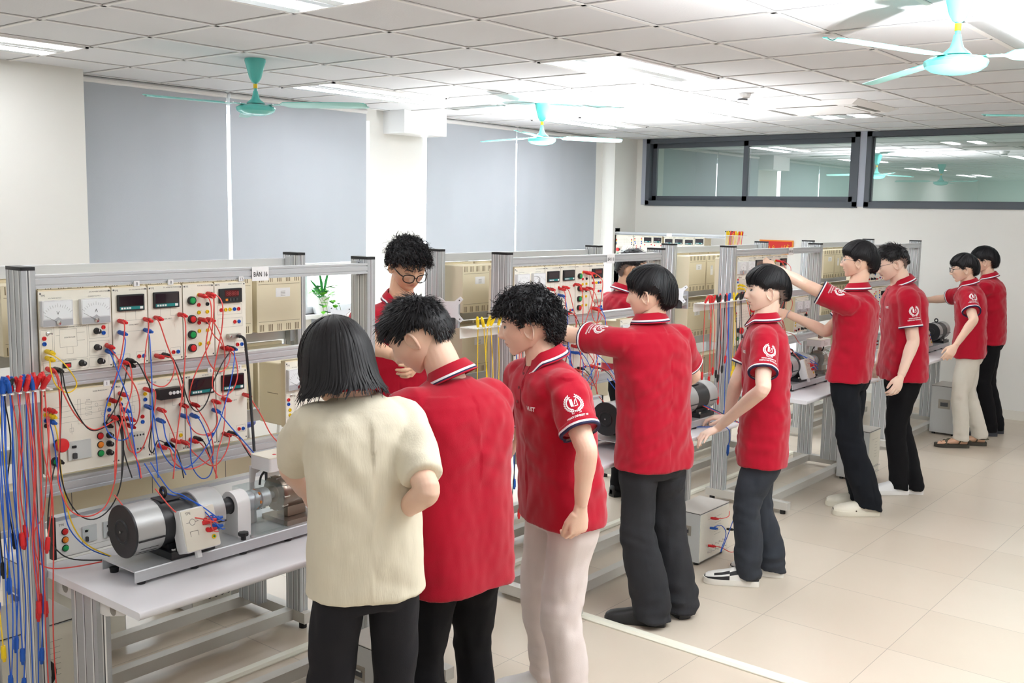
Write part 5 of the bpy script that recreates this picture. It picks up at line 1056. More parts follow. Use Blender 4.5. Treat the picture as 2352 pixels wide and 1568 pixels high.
for i in range(34):
    a = rl.uniform(0, 2 * PI); p = V((px + .07 * math.cos(a), py - .02 + .07 * math.sin(a) * .6, SILL + .15 + rl.uniform(0, .09))); leaf(m, p, (math.cos(a), math.sin(a) - .4, rl.uniform(-.3, .8)), rl.uniform(.05, .085), rl.uniform(.04, .06), LEAF if rl.random() < .65 else LEAF2)
for d, L in (((-.35, -.2, 1), .26), ((.18, -.1, 1), .25), ((-.7, 0, .8), .2)): leaf(m, V((px + .01, py - .02, SILL + .15)), d, L, .03, LEAF2)
m.build('leaves', t)
m = MB(); m2 = MB()
for x0, x1, L in ((-.06, -.03, .42), (.05, .06, .46), (.09, .15, .48), (-.10, -.16, .12), (.02, .0, .38)):
    pts = catmull([(px + x0 * .6, py - .05, SILL + .15), (px + x0, py - .155, SILL + .06), (px + x0 * .4 + x1 * .6, py - .17, SILL - L * .5), (px + x1, py - .17, SILL - L)], 6); m.loft(pts, .002, STEM, 5)
    for i in range(3, len(pts), 2): leaf(m2, pts[i], (rl.uniform(-1, 1), rl.uniform(-1, 0), rl.uniform(-.6, .5)), rl.uniform(.045, .07), rl.uniform(.035, .05), LEAF if rl.random() < .6 else LEAF2)
m.build('vine_stems', t); m2.build('vine_leaves', t)
t = thing('wall_sign', 'red and orange sign with yellow letters on the far wall', 'sign', (XR - .01, -.15, 1.58))
m = MB(); y0, y1, z0, z1 = .053, -.345, 1.503, 1.657; SR = mat('sign_red', (226, 50, 44), .5); SO = mat('sign_orange', (246, 150, 50), .5)
m.box((XR - .012, y1, z0), (XR, y0, z1), SO); m.box((XR - .014, y1 + .014, z0 + .014), (XR - .012, y0 - .014, z1 - .014), SR); m.build('board', t, smooth=False)
m = MB(); m.text('chú ý', (XR - .0145, y0 - .03, z0 + .05), (0, -1, 0), (0, 0, 1), .05, mat('sign_yellow', (250, 210, 30), .5)); m.text('ước', (XR - .0145, y0 - .26, z0 + .05), (0, -1, 0), (0, 0, 1), .055, MATS['sign_yellow']); m.build('lettering', t, smooth=False)
# bench against the far wall: fronts towards -x
t = thing('lab_bench', 'lab bench standing across, against the far wall', 'lab bench', (7.75, .98, 0))
WB_ = 7.70
def rot_part(fn, name, parent):
    m = MB(); fn(m); return m.build(name, parent, smooth=False)
for yy in (.22, 1.70):
    o = rot_part(lambda m: m.box((WB_ + .01, yy, 0), (WB_ + .11, yy + .043, 1.735), ALU), 'post', t); c = MB(); c.box((WB_ + .009, yy - .001, 1.735), (WB_ + .111, yy + .044, 1.747), BLACK); c.build('end_cap', o, smooth=False)
for z0, z1 in ((1.665, 1.705), (1.36, 1.40), (1.02, 1.06)): rot_part(lambda m: (m.box((WB_ + .012, .263, z0), (WB_ + .05, 1.70, z1), ALUX), m.box((WB_ + .0112, .263, z0 + .012), (WB_ + .012, 1.70, z0 + .016), SLOT)), 'rail', t)
rot_part(lambda m: m.box((WB_ - .5, .265, .728), (WB_ + .06, 1.70, .752), TOPM_()), 'table_top', t) if False else None
m = MB(); m.box((WB_ - .5, .265, .728), (WB_ + .06, 1.70, .752), MATS['white_laminate']); m.build('table_top', t, smooth=False)
for yy in (.3, 1.62): rot_part(lambda m: m.box((WB_ - .25, yy, 0), (WB_ - .12, yy + .045, .728), ALU), 'table_leg', t)
m = MB(); m.box((WB_ + .009, .93, 1.667), (WB_ + .011, 1.0, 1.704), LABELW); m.build('number_sign', t, smooth=False)
# its modules: copies turned a quarter
def far_mod(src, y, z, label):
    c = copy_tree(src, (WB_, y, z), rotz=-PI / 2); c['label'] = label; c['group'] = 'lab modules of the far bench'
zz = 1.403 + .13
far_mod(ROOTS[5], 1.56, zz, 'three phase supply module at the left end of the far bench')
yy = 1.372
for i, r in enumerate((6, 9, 8, 1, 2, 1, 8)):
    far_mod(ROOTS[r], yy - .13 * i - (.0 if i < 3 else .02), zz, 'narrow module of the far bench, %s from its left supply module' % ('first', 'second', 'third', 'fourth', 'fifth', 'sixth', 'last')[i])
for i, r in enumerate((6, 7, 8, 9, 7, 8)): far_mod(ROOTS[r], 1.5 - .14 * i, 1.06 + .135, 'lower module of the far bench, hidden behind the nearer benches')
tt = thing('cable_comb', 'white cable comb with red and yellow plugs at the far bench', 'cable rack', (7.66, .12, 1.70), 'cable combs on the benches')
m = MB(); m.box((7.60, .0, 1.70), (7.70, .22, 1.704), MATS['comb_white']); m.build('comb_plate', tt, smooth=False)
for i in range(14):
    y = .20 - i * .0142; col = ('yel', 'yel', 'yel', 'red', 'red', 'yel', 'red')[i % 7]
    cable('%s cable hanging from the comb of the far bench' % CN[col], col, [(7.63, y, 1.71), (7.62, y, 1.66), (7.615, y + .005, 1.45), (7.62, y - .004, 1.2)], '%s cables on the comb of the far bench' % CN[col], ('up', 'free'), .003)
# small comb on the rear frame, seen past the head of the student at the BÀN 18 bench
tt = thing('cable_comb', 'cable comb with red and orange plugs behind the head at the second bench', 'cable rack', (2.8, -1.1, 1.33), 'cable combs on the benches')
m = MB(); m.box((2.70, -1.12, 1.335), (2.98, -1.05, 1.339), MATS['comb_white']); m.build('comb_plate', tt, smooth=False)
for i in range(12):
    x = 2.71 + i * .022; col = ('red', 'blue', 'red', 'yel')[i % 4]
    cable('%s cable on the rear comb behind the head at the second bench' % CN[col], col, [(x, -1.10, 1.348), (x, -1.105, 1.30), (x + .004, -1.11, 1.1), (x, -1.105, .9)], '%s cables on the rear comb' % CN[col], ('up', 'free'), .003)

# ------------------------------------------------------------------ people: building blocks
SKINS = {'fair': (238, 200, 176), 'tan': (224, 180, 150), 'pale': (240, 208, 188)}
def skin_mat(k): return mat('skin_' + k, SKINS[k], .48, var=.05, scale=14, bump=.03, bscale=220, sss=.12, spec=.35)
POLO = mat('polo_red', (178, 7, 40), .85, var=.03, scale=40, bump=.12, bscale=420, sheen=.25, spec=.2)
NAVY = mat('polo_navy', (34, 36, 74), .85); STRIPE = mat('polo_white', (240, 240, 242), .85)
PRINT = mat('print_white', (250, 246, 246), .7)
HAIR = mat('hair_black', (27, 26, 29), .52, spec=.35, var=.25, scale=60)
STUB = mat('hair_stubble', (104, 86, 78), .8, var=.2, scale=200)
def sweep(m, secs, mt, N=40, caps=True):
    """shell through sections (centre, side vec, front vec, half width, half depth front, half depth back, exponent)"""
    vs = []
    for c, l, f, a, bf, bb, e in secs:
        for j in range(N):
            t = 2 * PI * j / N; ct, st = math.cos(t), math.sin(t)
            x = a * math.copysign(abs(ct) ** (2 / e), ct); y = (bf if st > 0 else bb) * math.copysign(abs(st) ** (2 / e), st)
            vs.append(V(c) + V(l) * x + V(f) * y)
    k = len(secs)
    fs = [(i * N + j, i * N + (j + 1) % N, (i + 1) * N + (j + 1) % N, (i + 1) * N + j) for i in range(k - 1) for j in range(N)]
    if caps: fs += [tuple(range(N))[::-1], tuple(range((k - 1) * N, k * N))]
    m.add(vs, fs, mt)
def voxel(mb, size, it=5, fac=.5):
    """union of the collected shells as one even skin"""
    me = bpy.data.meshes.new('tmp'); me.from_pydata([tuple(p) for p in mb.v], [], mb.f); me.update()
    bm = bmesh.new(); bm.from_mesh(me); bmesh.ops.recalc_face_normals(bm, faces=bm.faces[:]); bm.to_mesh(me); bm.free()
    o = bpy.data.objects.new('tmp', me); COL.objects.link(o)
    r = o.modifiers.new('r', 'REMESH'); r.mode = 'VOXEL'; r.voxel_size = size; r.use_smooth_shade = True
    if it: s = o.modifiers.new('s', 'SMOOTH'); s.iterations = it; s.factor = fac
    dg = bpy.context.evaluated_depsgraph_get()
    out = bpy.data.meshes.new_from_object(o.evaluated_get(dg))
    bpy.data.objects.remove(o); bpy.data.meshes.remove(me)
    return out
def link_mesh(me, name, parent, mats, mi=None, label=None):
    me.name = name
    me.materials.clear()
    for m in mats: me.materials.append(m)
    if mi is not None: me.polygons.foreach_set('material_index', mi)
    else: me.polygons.foreach_set('material_index', [0] * len(me.polygons))
    me.polygons.foreach_set('use_smooth', [True] * len(me.polygons))
    off = WORLD[parent]; me.transform(Matrix.Translation(-off)); me.update()
    o = bpy.data.objects.new(name, me); COL.objects.link(o); o.parent = parent; WORLD[o] = V(off)
    if label: o['label'] = label
    return o
def bvh_of(me, off=V((0, 0, 0))): return BVHTree.FromPolygons([v.co + off for v in me.vertices], [tuple(p.vertices) for p in me.polygons])
def nz(x, y, z): return noise.noise(V((x, y, z)))
def chain(pts, n=5): return catmull(pts, n)
def limb(m, pts, rad, mt, N=16, n=5, up=None):
    """tapered limb through joints: radii are (across up, across side)"""
    P = catmull(pts, n); k = len(pts) - 1; R = []
    for i in range(len(P)):
        t = i / n; a = min(int(t), k - 1); u = t - a; u = u * u * (3 - 2 * u)
        ra, rb = rad[a], rad[a + 1]; ra = ra if hasattr(ra, '__len__') else (ra, ra); rb = rb if hasattr(rb, '__len__') else (rb, rb)
        R.append((ra[0] + (rb[0] - ra[0]) * u, ra[1] + (rb[1] - ra[1]) * u))
    m.loft(P, R, mt, N, up=up)
def mixv(a, b, t): return V(a) * (1 - t) + V(b) * t

# ---- head in its own frame: +y faces forward, +z up, origin between the ears; metres
def smooth01(t): t = max(0, min(1, t)); return t * t * (3 - 2 * t)
def head_point(az, el, jaw=1.0, fem=0):
    """az: 0 = front, positive towards the left ear (+x is the left side); el: -90..90"""
    ce, se = math.cos(el), math.sin(el); x, y, z = math.sin(az) * ce, math.cos(az) * ce, se
    sup = lambda v, e: math.copysign(abs(v) ** e, v)
    X, Y, Z = .0765 * sup(x, .92), .097 * sup(y, .95), .112 * z
    if z > 0: Y -= .004 * z; X *= 1 + .04 * z * (1 - z)
    t = max(0, -z)
    X *= 1 - .36 * t ** 1.6 * (1.0 if jaw == 1 else jaw)          # jaw narrows
    if y < 0: Y *= 1 - .62 * smooth01(t * 1.15)                   # skull base tucks under
    else: Y *= 1 - .10 * t
    Y += .010 * t
    Z *= 1 + .06 * (t > 0) * t
    if y > 0:                                                     # flatter face plane
        k = smooth01(y * 1.4); Y = Y * (1 - .10 * k * (1 - abs(x))) 
        g = lambda cx, cz, sx, sz: math.exp(-((X - cx) / sx) ** 2 - ((Z - cz) / sz) ** 2)
        g2 = lambda cx, cz, sx, sz: g(cx, cz, sx, sz) + g(-cx, cz, sx, sz)
        d = 0
        d += .0035 * g2(.026, .030, .024, .009)                   # brow
        d -= .0085 * g2(.031, .012, .016, .010)                   # eye sockets
        d += .0038 * g2(.031, .0105, .0125, .0062)                # lids over the eyeballs
        d += .004 * g2(.046, -.014, .018, .016)                   # cheekbones
        d -= .003 * g2(.04, -.045, .016, .02)
        # nose: ridge widening downwards
        if -.048 < Z < .034:
            u = (.026 - Z) / .058
            h = .0035 + .0195 * smooth01(u) if u < .93 else .023 * max(0, 1 - (u - .93) / .20)
            w = .0065 + .006 * smooth01(u)
            d += h * math.exp(-(X / w) ** 2) * (1 if Z < .026 else smooth01((.034 - Z) / .008))
        d += .0085 * g2(.0125, -.0275, .0062, .0065)              # wings
        d -= .002 * g(0, -.041, .007, .004)
        d += .0068 * g(0, -.0475, .019, .0055) + .0064 * g(0, -.0585, .0165, .0058) - .0060 * g(0, -.0528, .021, .0018)
        d -= .004 * g(0, -.069, .018, .006)
        d += .0085 * g(0, -.089, .020, .016)                      # chin
        Y += d * smooth01(y * 3)
    zj = -.066 - .045 * max(0, min(1.1, (Y - .0) / .085)) + (.25 * min(0, Y))
    if Z < zj: Z = zj + (Z - zj) * .22
    return V((X, Y, Z))
HEADC = {}
def head_shell(jaw, NU=104, NV=84):
    key = (jaw, NU)
    if key in HEADC: return HEADC[key]
    vs = []; fs = []
    for i in range(NV + 1):
        el = -PI / 2 + PI * i / NV
        for j in range(NU):
            t = 2 * PI * j / NU; az = t - .34 * math.sin(t)        # denser round the face
            vs.append(head_point(az, max(-PI / 2 + .02, min(PI / 2 - .02, el)), jaw))
    for i in range(NV):
        for j in range(NU): fs.append((i * NU + j, (i + 1) * NU + j, (i + 1) * NU + (j + 1) % NU, i * NU + (j + 1) % NU))
    fs += [tuple(range(NU)), tuple(range(NV * NU, NV * NU + NU))[::-1]]
    HEADC[key] = (vs, fs); return vs, fs
def ear_shell(side):
    """bowl shaped ear standing off the head; side +1 left"""
    vs = []; fs = []; NR, NT = 9, 26
    for i in range(NR + 1):
        r = i / NR
        for j in range(NT):
            t = 2 * PI * j / NT
            ez = .0315 * math.sin(t) * (1 - .10 * math.cos(t)); ey = .0185 * math.cos(t) * (1 + .22 * math.sin(t))
            h = -.0085 * math.exp(-(r / .45) ** 2) + .0095 * math.exp(-((r - .86) / .11) ** 2) * (1 if math.sin(t) > -.75 else .4) + .0035 * math.exp(-((r - .52) / .12) ** 2) * (math.cos(t) < .3) - .003 * (r > .96)
            vs.append(V((h + .005, ey * r * 1.06, ez * r * 1.08)))
    for i in range(NR):
        for j in range(NT): fs.append((i * NT + j, i * NT + (j + 1) % NT, (i + 1) * NT + (j + 1) % NT, (i + 1) * NT + j))
    b = len(vs)
    for j in range(NT): p = vs[NR * NT + j]; vs.append(V((-.012, p.y * .62 + .006, p.z * .66)))
    fs += [(NR * NT + j, NR * NT + (j + 1) % NT, b + (j + 1) % NT, b + j) for j in range(NT)] + [tuple(range(b, b + NT))]
    M = Matrix.Translation((side * .0735, -.006, -.008)) @ Matrix.Rotation(side * math.radians(24), 4, 'Z') @ Matrix.Rotation(math.radians(-10), 4, 'X')
    S_ = Matrix.Diagonal((side, 1, 1, 1))
    return [M @ (S_ @ v) for v in vs], fs
def head_matrix(pos, yaw, pitch, roll, k):
    """yaw in degrees of the facing direction, pitch up positive"""
    a, p, r = math.radians(yaw), math.radians(pitch), math.radians(roll)
    f = V((math.cos(a) * math.cos(p), math.sin(a) * math.cos(p), math.sin(p)))
    l = V((-math.sin(a), math.cos(a), 0)); u = f.cross(l) * 1
    if u.z < 0: u = -u
    R = Matrix((l, f, u)).transposed()                             # columns: +x left, +y front, +z up
    R = R @ Matrix.Rotation(r, 3, 'Y')
    return Matrix.Translation(pos) @ R.to_4x4() @ Matrix.Diagonal((k, k, k, 1))
def add_shell(m, vf, M, mt): m.add([M @ v for v in vf[0]], vf[1], mt)
class Face:
    """lays flat features on the face by projecting them along -y"""
    def __init__(s, M, jaw):
        s.M = M; vs, fs = head_shell(jaw); s.b = BVHTree.FromPolygons(vs, fs)
    def at(s, x, z, off=.0006):
        h = s.b.ray_cast(V((x, .3, z)), V((0, -1, 0)))
        y = h[0].y if h[0] is not None else .09
        return V((x, y + off, z))
    def patch(s, m, pts, mt, off=.0006):
        """outline pts (x, z) filled as rings towards its middle"""
        n = len(pts); cx = sum(p[0] for p in pts) / n; cz = sum(p[1] for p in pts) / n
        vs = []
        for k in (1, .66, .33): vs += [s.M @ s.at(cx + (p[0] - cx) * k, cz + (p[1] - cz) * k, off) for p in pts]
        vs.append(s.M @ s.at(cx, cz, off))
        fs = [(r * n + i, r * n + (i + 1) % n, (r + 1) * n + (i + 1) % n, (r + 1) * n + i) for r in (0, 1) for i in range(n)] + [(2 * n + i, 2 * n + (i + 1) % n, 3 * n) for i in range(n)]
        m.add(vs, fs, mt)
    def stroke(s, m, pts, w, mt, off=.0008):
        n = len(pts); vs = []
        for i, p in enumerate(pts):
            q = pts[min(i + 1, n - 1)]; o = pts[max(i - 1, 0)]; d = V((q[0] - o[0], 0, q[1] - o[1])).normalized(); ww = w[i] if hasattr(w, '__len__') else w
            vs += [s.M @ s.at(p[0] - d.z * ww, p[1] + d.x * ww, off), s.M @ s.at(p[0] + d.z * ww, p[1] - d.x * ww, off)]
        m.add(vs, [(2 * i, 2 * i + 1, 2 * i + 3, 2 * i + 2) for i in range(n - 1)], mt)
EYEW = mat('eye_white', (214, 204, 198), .5, spec=.2); IRIS = mat('eye_iris', (40, 26, 20), .5, spec=.2); LASH = mat('eye_lash', (34, 26, 26), .6); BROW = mat('eyebrow', (52, 42, 40), .8)
LIP = mat('lip', (206, 138, 128), .45)
def face_parts(F, root, look=0, openness=1.0, lipcol=LIP):
    e = MB(); ir = MB(); la = MB(); br = MB(); li = MB()
    for s in (-1, 1):
        cx, cz, w, h = s * .0315, .0095, .0148, .0049 * openness
        out = [(cx + w * math.cos(t), cz + h * math.sin(t) * (1 + .2 * s * math.cos(t)) + s * .0008 * math.cos(t)) for t in [2 * PI * i / 16 for i in range(16)]]
        if openness > .25:
            F.patch(e, out, EYEW, .0006)
            ix = cx + look * .004; r = min(.0054, h * 1.25)
            F.patch(ir, [(ix + .0052 * math.cos(t), cz - .0004 + min(h * .96, max(-h * .96, .0056 * math.sin(t)))) for t in [2 * PI * i / 14 for i in range(14)]], IRIS, .0011)
        F.stroke(la, [(cx - s * .0135, cz + (.0 if openness > .25 else -.001)), (cx - s * .006, cz + h * .95), (cx, cz + h * 1.12), (cx + s * .007, cz + h * .95), (cx + s * .0150, cz + .0004)], [.0004, .0009, .0011, .0011, .0005], LASH, .0014)
        F.stroke(la, [(cx - s * .011, cz + h + .0022), (cx, cz + h + .0042), (cx + s * .0135, cz + h + .0022)], [.0002, .0004, .0002], BROW, .0004)
        F.stroke(br, [(s * .013, .0255), (s * .020, .0285), (s * .029, .0305), (s * .038, .0300), (s * .047, .0262)], [.0020, .0027, .0025, .0020, .0007], BROW, .001)
    up = [(-.0235, -.0532), (-.015, -.0478), (-.005, -.0447), (0, -.0458), (.005, -.0447), (.015, -.0478), (.0235, -.0532), (.012, -.0533), (0, -.0536), (-.012, -.0533)]
    lo = [(-.0225, -.0537), (-.012, -.0538), (0, -.0541), (.012, -.0538), (.0225, -.0537), (.014, -.0605), (0, -.0640), (-.014, -.0605)]
    F.patch(li, up, lipcol, .0003); F.patch(li, lo, lipcol, .0003)
    F.stroke(li, [(-.024, -.0532), (-.01, -.0535), (0, -.0538), (.01, -.0535), (.024, -.0532)], [.0002, .0005, .0006, .0005, .0002], mat('mouth_line', (120, 66, 62), .6), .0007)
    no = MB()
    for s in (-1, 1):
        F.patch(no, [(s * .0068 + .0032 * math.cos(t), -.0345 + .0016 * math.sin(t)) for t in [2 * PI * i / 8 for i in range(8)]], mat('nostril', (112, 66, 58), .8), .0003)
    if e.v: eo = e.build('eyes', root); ir.build('irises', eo); la.build('eyelashes', eo)
    else: la.build('eyelids', root)
    br.build('eyebrows', root); li.build('lips', root); no.build('nostrils', root)

# ---- hair: a cap on the skull plus several hundred combed locks
SK = (V((0, -.010, .010)), V((.0795, .0985, .1045)))
def skull(d, k=1.0): return SK[0] + V((d.x * SK[1].x, d.y * SK[1].y, d.z * SK[1].z)) * k
def hairline(az, st):
    """lowest z of the hair at this angle from the front (radians, 0..pi)"""
    a = abs(az) * 180 / PI; K = st['line']
    for (a0, z0), (a1, z1) in zip(K, K[1:]):
        if a <= a1: return z0 + (z1 - z0) * (a - a0) / (a1 - a0)
    return K[-1][1]
def fade_z(az, st):
    fd = st.get('fade')
    if fd is None: return None
    return fd - .062 * smooth01((abs(az) * 180 / PI - 118) / 40)
def cap_point(az, el, st, seed, extra=0.0):
    """point on the outside of the hair mass; bob styles hang straight below the widest level"""
    d = V((math.sin(az) * math.cos(el), math.cos(az) * math.cos(el), math.sin(el)))
    thick = st.get('thick', .014); p = skull(d)
    if st.get('hang') and el < 0:
        t = -el / math.radians(62); d0 = V((math.sin(az), math.cos(az), 0)); w = 1 + .10 * t + st.get('flip', 0) * smooth01((t - .55) / .45)
        p = skull(d0, w); p.z = SK[0].z - t * st['hang'] - .012 * smooth01((t - .8) / .2) * nz(az * 5, seed, 0)
    edge = p.z - hairline(az, st); g = smooth01(edge / st.get('soft', .030))
    if st.get('hang'): g = max(g, .8 if abs(az) > 1.2 else g)
    fd = fade_z(az, st); th = thick * g
    if fd is not None and abs(az) > math.radians(50): th *= smooth01((p.z - fd + .004) / .016)
    if st.get('quiff') and p.y > .02: th += st['quiff'] * smooth01((p.y - .02) / .05) * smooth01((p.z - .05) / .03)
    bmp = 1 + st.get('lump', .12) * nz(p.x * 45, p.y * 45, p.z * 45 + seed)
    r = p - SK[0]
    return SK[0] + r * (1.012 + (th * bmp + extra) / .092), edge
def hair(root, M, st, seed, n, mt=None):
    rg = random.Random(seed); mt = mt or HAIR; thick = st.get('thick', .014)
    c = MB(); NU, NV = 64, 40; vs = []; keep = []; grid = {}
    for i in range(NV + 1):
        el = math.radians(-62 + 152 * i / NV)
        for j in range(NU):
            az = -PI + 2 * PI * j / NU; p, edge = cap_point(az, el, st, seed); grid[i, j] = len(vs); vs.append(M @ p); keep.append(edge > -.004)
    fs = []; fm = []
    for i in range(NV):
        for j in range(NU):
            q = (grid[i, j], grid[i, (j + 1) % NU], grid[i + 1, (j + 1) % NU], grid[i + 1, j])
            if all(keep[k] for k in q):
                az = -PI + 2 * PI * (j + .5) / NU; el = math.radians(-62 + 152 * (i + .5) / NV); z = SK[0].z + SK[1].z * math.sin(el)
                fs.append(q); fm.append(st.get('fade') is not None and abs(az) > math.radians(48) and z < (fade_z(az, st) or 0) + .006 * nz(j * .7, i * .7, 3))
    c.add(vs, [f for f, s in zip(fs, fm) if not s], mt)
    if any(fm): c.add(vs, [f for f, s in zip(fs, fm) if s], STUB)
    ho = c.build('hair', root)
    m = MB(); Rw = Matrix.Rotation(math.radians(st.get('tilt', 24)), 3, 'X'); Mr = M.to_3x3(); made = 0; tries = 0; curly = bool(st.get('curl'))
    while made < n and tries < n * 8:
        tries += 1
        if st.get('comb'):
            az0 = rg.uniform(-PI, PI); e0 = math.radians(90 - 85 * rg.random() ** 1.3); sw = rg.uniform(-.10, .10) + st.get('swirl', 0); P = []; over = rg.uniform(-.3, 1) * st.get('ragged', .008); ex = rg.uniform(-.0015, .0035)
            ln = math.radians(rg.uniform(.7, 1.2) * st.get('len', 80)); K = 10
            for i in range(K + 1):
                el = e0 - ln * i / K; d = Rw @ V((math.sin(az0 + sw * i / K) * math.cos(el), math.cos(az0 + sw * i / K) * math.cos(el), math.sin(el)))
                az, e = math.atan2(d.x, d.y), math.asin(max(-1, min(1, d.z)))
                if st.get('hang') and abs(az) > .9: e = min(e, 1.5)
                p, edge = cap_point(az, e, st, seed, ex * (1 + 1.5 * i / K)); 
                zl = -over
                if edge < zl: break
                if st.get('fade') is not None and abs(az) > math.radians(50) and p.z < fade_z(az, st) - .006: break
                P.append(M @ p)
                if e < math.radians(-61): break
            if len(P) < 4: continue
            made += 1
            if st.get('flick'): P[-1] = P[-1] + Mr @ (V((rg.uniform(-1, 1), rg.uniform(-.2, 1), rg.uniform(-.8, .2))) * st['flick'])
            nrm = (P[0] - M @ SK[0]).normalized()
        else:
            az = rg.uniform(-PI, PI); el = math.asin(rg.uniform(-.75, 1)); d = V((math.sin(az) * math.cos(el), math.cos(az) * math.cos(el), math.sin(el))); p0, edge = cap_point(az, el, st, seed)
            if edge < .003: continue
            if st.get('fade') is not None and abs(az) > math.radians(50) and p0.z < fade_z(az, st): continue
            made += 1
            nl = V((d.x / SK[1].x, d.y / SK[1].y, d.z / SK[1].z)).normalized(); W = V((0, -.066, .088))
            t = p0 - W; t -= nl * t.dot(nl); t = t.normalized() if t.length > 1e-4 else V((0, 1, 0)); fl = V(st['flow'](p0)) if 'flow' in st else V((0, 0, 0)); fl -= nl * fl.dot(nl); t = (t + fl).normalized()
            if curly and rg.random() < .4: a_ = rg.uniform(0, 6.28); t = nl.orthogonal().normalized(); t = (t * math.cos(a_) + nl.cross(t) * math.sin(a_)).normalized()
            top = smooth01((p0.z - .02) / .06); L = (st['side'] * (1 - top) + st['top'] * top) * rg.uniform(.75, 1.2)
            if p0.z > .03 and p0.y > .02: L = st['front'] * rg.uniform(.75, 1.15)
            lift = st.get('lift', .25) * rg.uniform(.6, 1.3) * (.35 + .65 * top); curl = st.get('curl', 0); steps = 6 if not curl else 12
            dirv = (t + nl * lift).normalized(); q = p0 - nl * (thick * rg.uniform(.2, .6)); P = []; s = L / steps; e1 = nl.orthogonal().normalized(); ph = rg.uniform(0, 6.28); fr = rg.uniform(.8, 1.25)
            for i in range(steps + 1):
                w = V((0, 0, 0))
                if curl:
                    aa = ph + fr * i * .95; e2 = dirv.cross(e1); e2 = e2.normalized() if e2.length > .01 else e1; w = (e1 * math.cos(aa) + e2 * math.sin(aa)) * curl * (.4 + .6 * i / steps)
                P.append(M @ (q + w)); dirv = (dirv + V((0, 0, -st.get('fall', .1))) + V((rg.uniform(-1, 1), rg.uniform(-1, 1), rg.uniform(-1, 1))) * st.get('mess', .06)).normalized(); q = q + dirv * s
                rel = q - SK[0]; r2 = math.sqrt((rel.x / SK[1].x) ** 2 + (rel.y / SK[1].y) ** 2 + (rel.z / SK[1].z) ** 2); kk = 1.02 + thick * rg.uniform(.4, .9) / .092
                if r2 < kk and q.z > -.03: q = SK[0] + rel * (kk / max(r2, .2))
                if q.y > .03 and q.z < hairline(math.atan2(q.x, q.y), st) - st.get('ragged', .01): break
            if len(P) < 3: continue
            nrm = (Mr @ nl).normalized()
        wd = st.get('width', .0042) * rg.uniform(.7, 1.3); k = len(P)
        m.loft(P, [(wd * .30 * (1 - .8 * (i / (k - 1)) ** 2), wd * (.55 + .45 * min(1, i / 2)) * (1 - .88 * (i / (k - 1)) ** 2.2)) for i in range(k)], mt, 5, up=nrm)
    m.build('hair_locks', ho)
    return ho

# ---- hands
def hand(m, W, d, n, side, curl, mt, k=1.0, spread=.10, thumb=.6):
    """W wrist, d towards the knuckles, n out of the palm, side 'l'/'r'; curl per finger (root, middle, tip) in degrees"""
    d = V(d).normalized(); n = V(n); n = (n - d * n.dot(d)).normalized(); tdir = n.cross(d) if side == 'l' else d.cross(n)
    m.loft([W - d * .015 * k, W + d * .015 * k, W + d * .045 * k, W + d * .078 * k, W + d * .090 * k], [(.0175 * k, .024 * k), (.0165 * k, .029 * k), (.0150 * k, .038 * k), (.0125 * k, .039 * k), (.008 * k, .034 * k)], mt, 16, up=n)
    for i, (o, b, L, r) in enumerate(((.029, .083, .072, .0088), (.0098, .087, .080, .0090), (-.0095, .084, .074, .0086), (-.0275, .076, .058, .0076))):
        p = W + d * b * k + tdir * o * k; c = curl[i] if i < len(curl) else curl[-1]; ang = 0; pts = [p - d * .018 * k, p]; rr = [r * .95 * k, r * 1.05 * k]
        sd = d + tdir * (spread * (1.2 - .85 * i)); sd = sd.normalized()
        for j, fr in enumerate((.46, .30, .24)):
            ang += math.radians(c[j]); p = p + (sd * math.cos(ang) + n * math.sin(ang)) * L * fr * k; pts.append(p); rr.append(r * (1.02, .9, .72)[j] * k)
        P = []; R = []
        for a in range(len(pts) - 1):
            for t in (0, .5): P.append(pts[a].lerp(pts[a + 1], t)); R.append(rr[a] + (rr[a + 1] - rr[a]) * t)
        P.append(pts[-1]); R.append(rr[-1]); P.append(pts[-1] + (pts[-1] - pts[-2]).normalized() * .004 * k); R.append(rr[-1] * .55)
        m.loft(P, R, mt, 10)
    p = W + d * .018 * k + tdir * .022 * k; dv = (d * .75 + tdir * (.75 * thumb + .2) + n * .30).normalized(); pts = [p, p + dv * .042 * k]
    dv2 = (d * .95 + tdir * .25 * thumb + n * .35).normalized(); pts += [pts[-1] + dv2 * .032 * k]; dv3 = (d + n * .35).normalized(); pts += [pts[-1] + dv3 * .024 * k]
    m.loft(pts + [pts[-1] + dv3 * .004 * k], [.0145 * k, .0115 * k, .0100 * k, .0078 * k, .004 * k], mt, 10)
RELAX = ((18, 28, 20), (24, 34, 24), (30, 38, 26), (34, 40, 28))
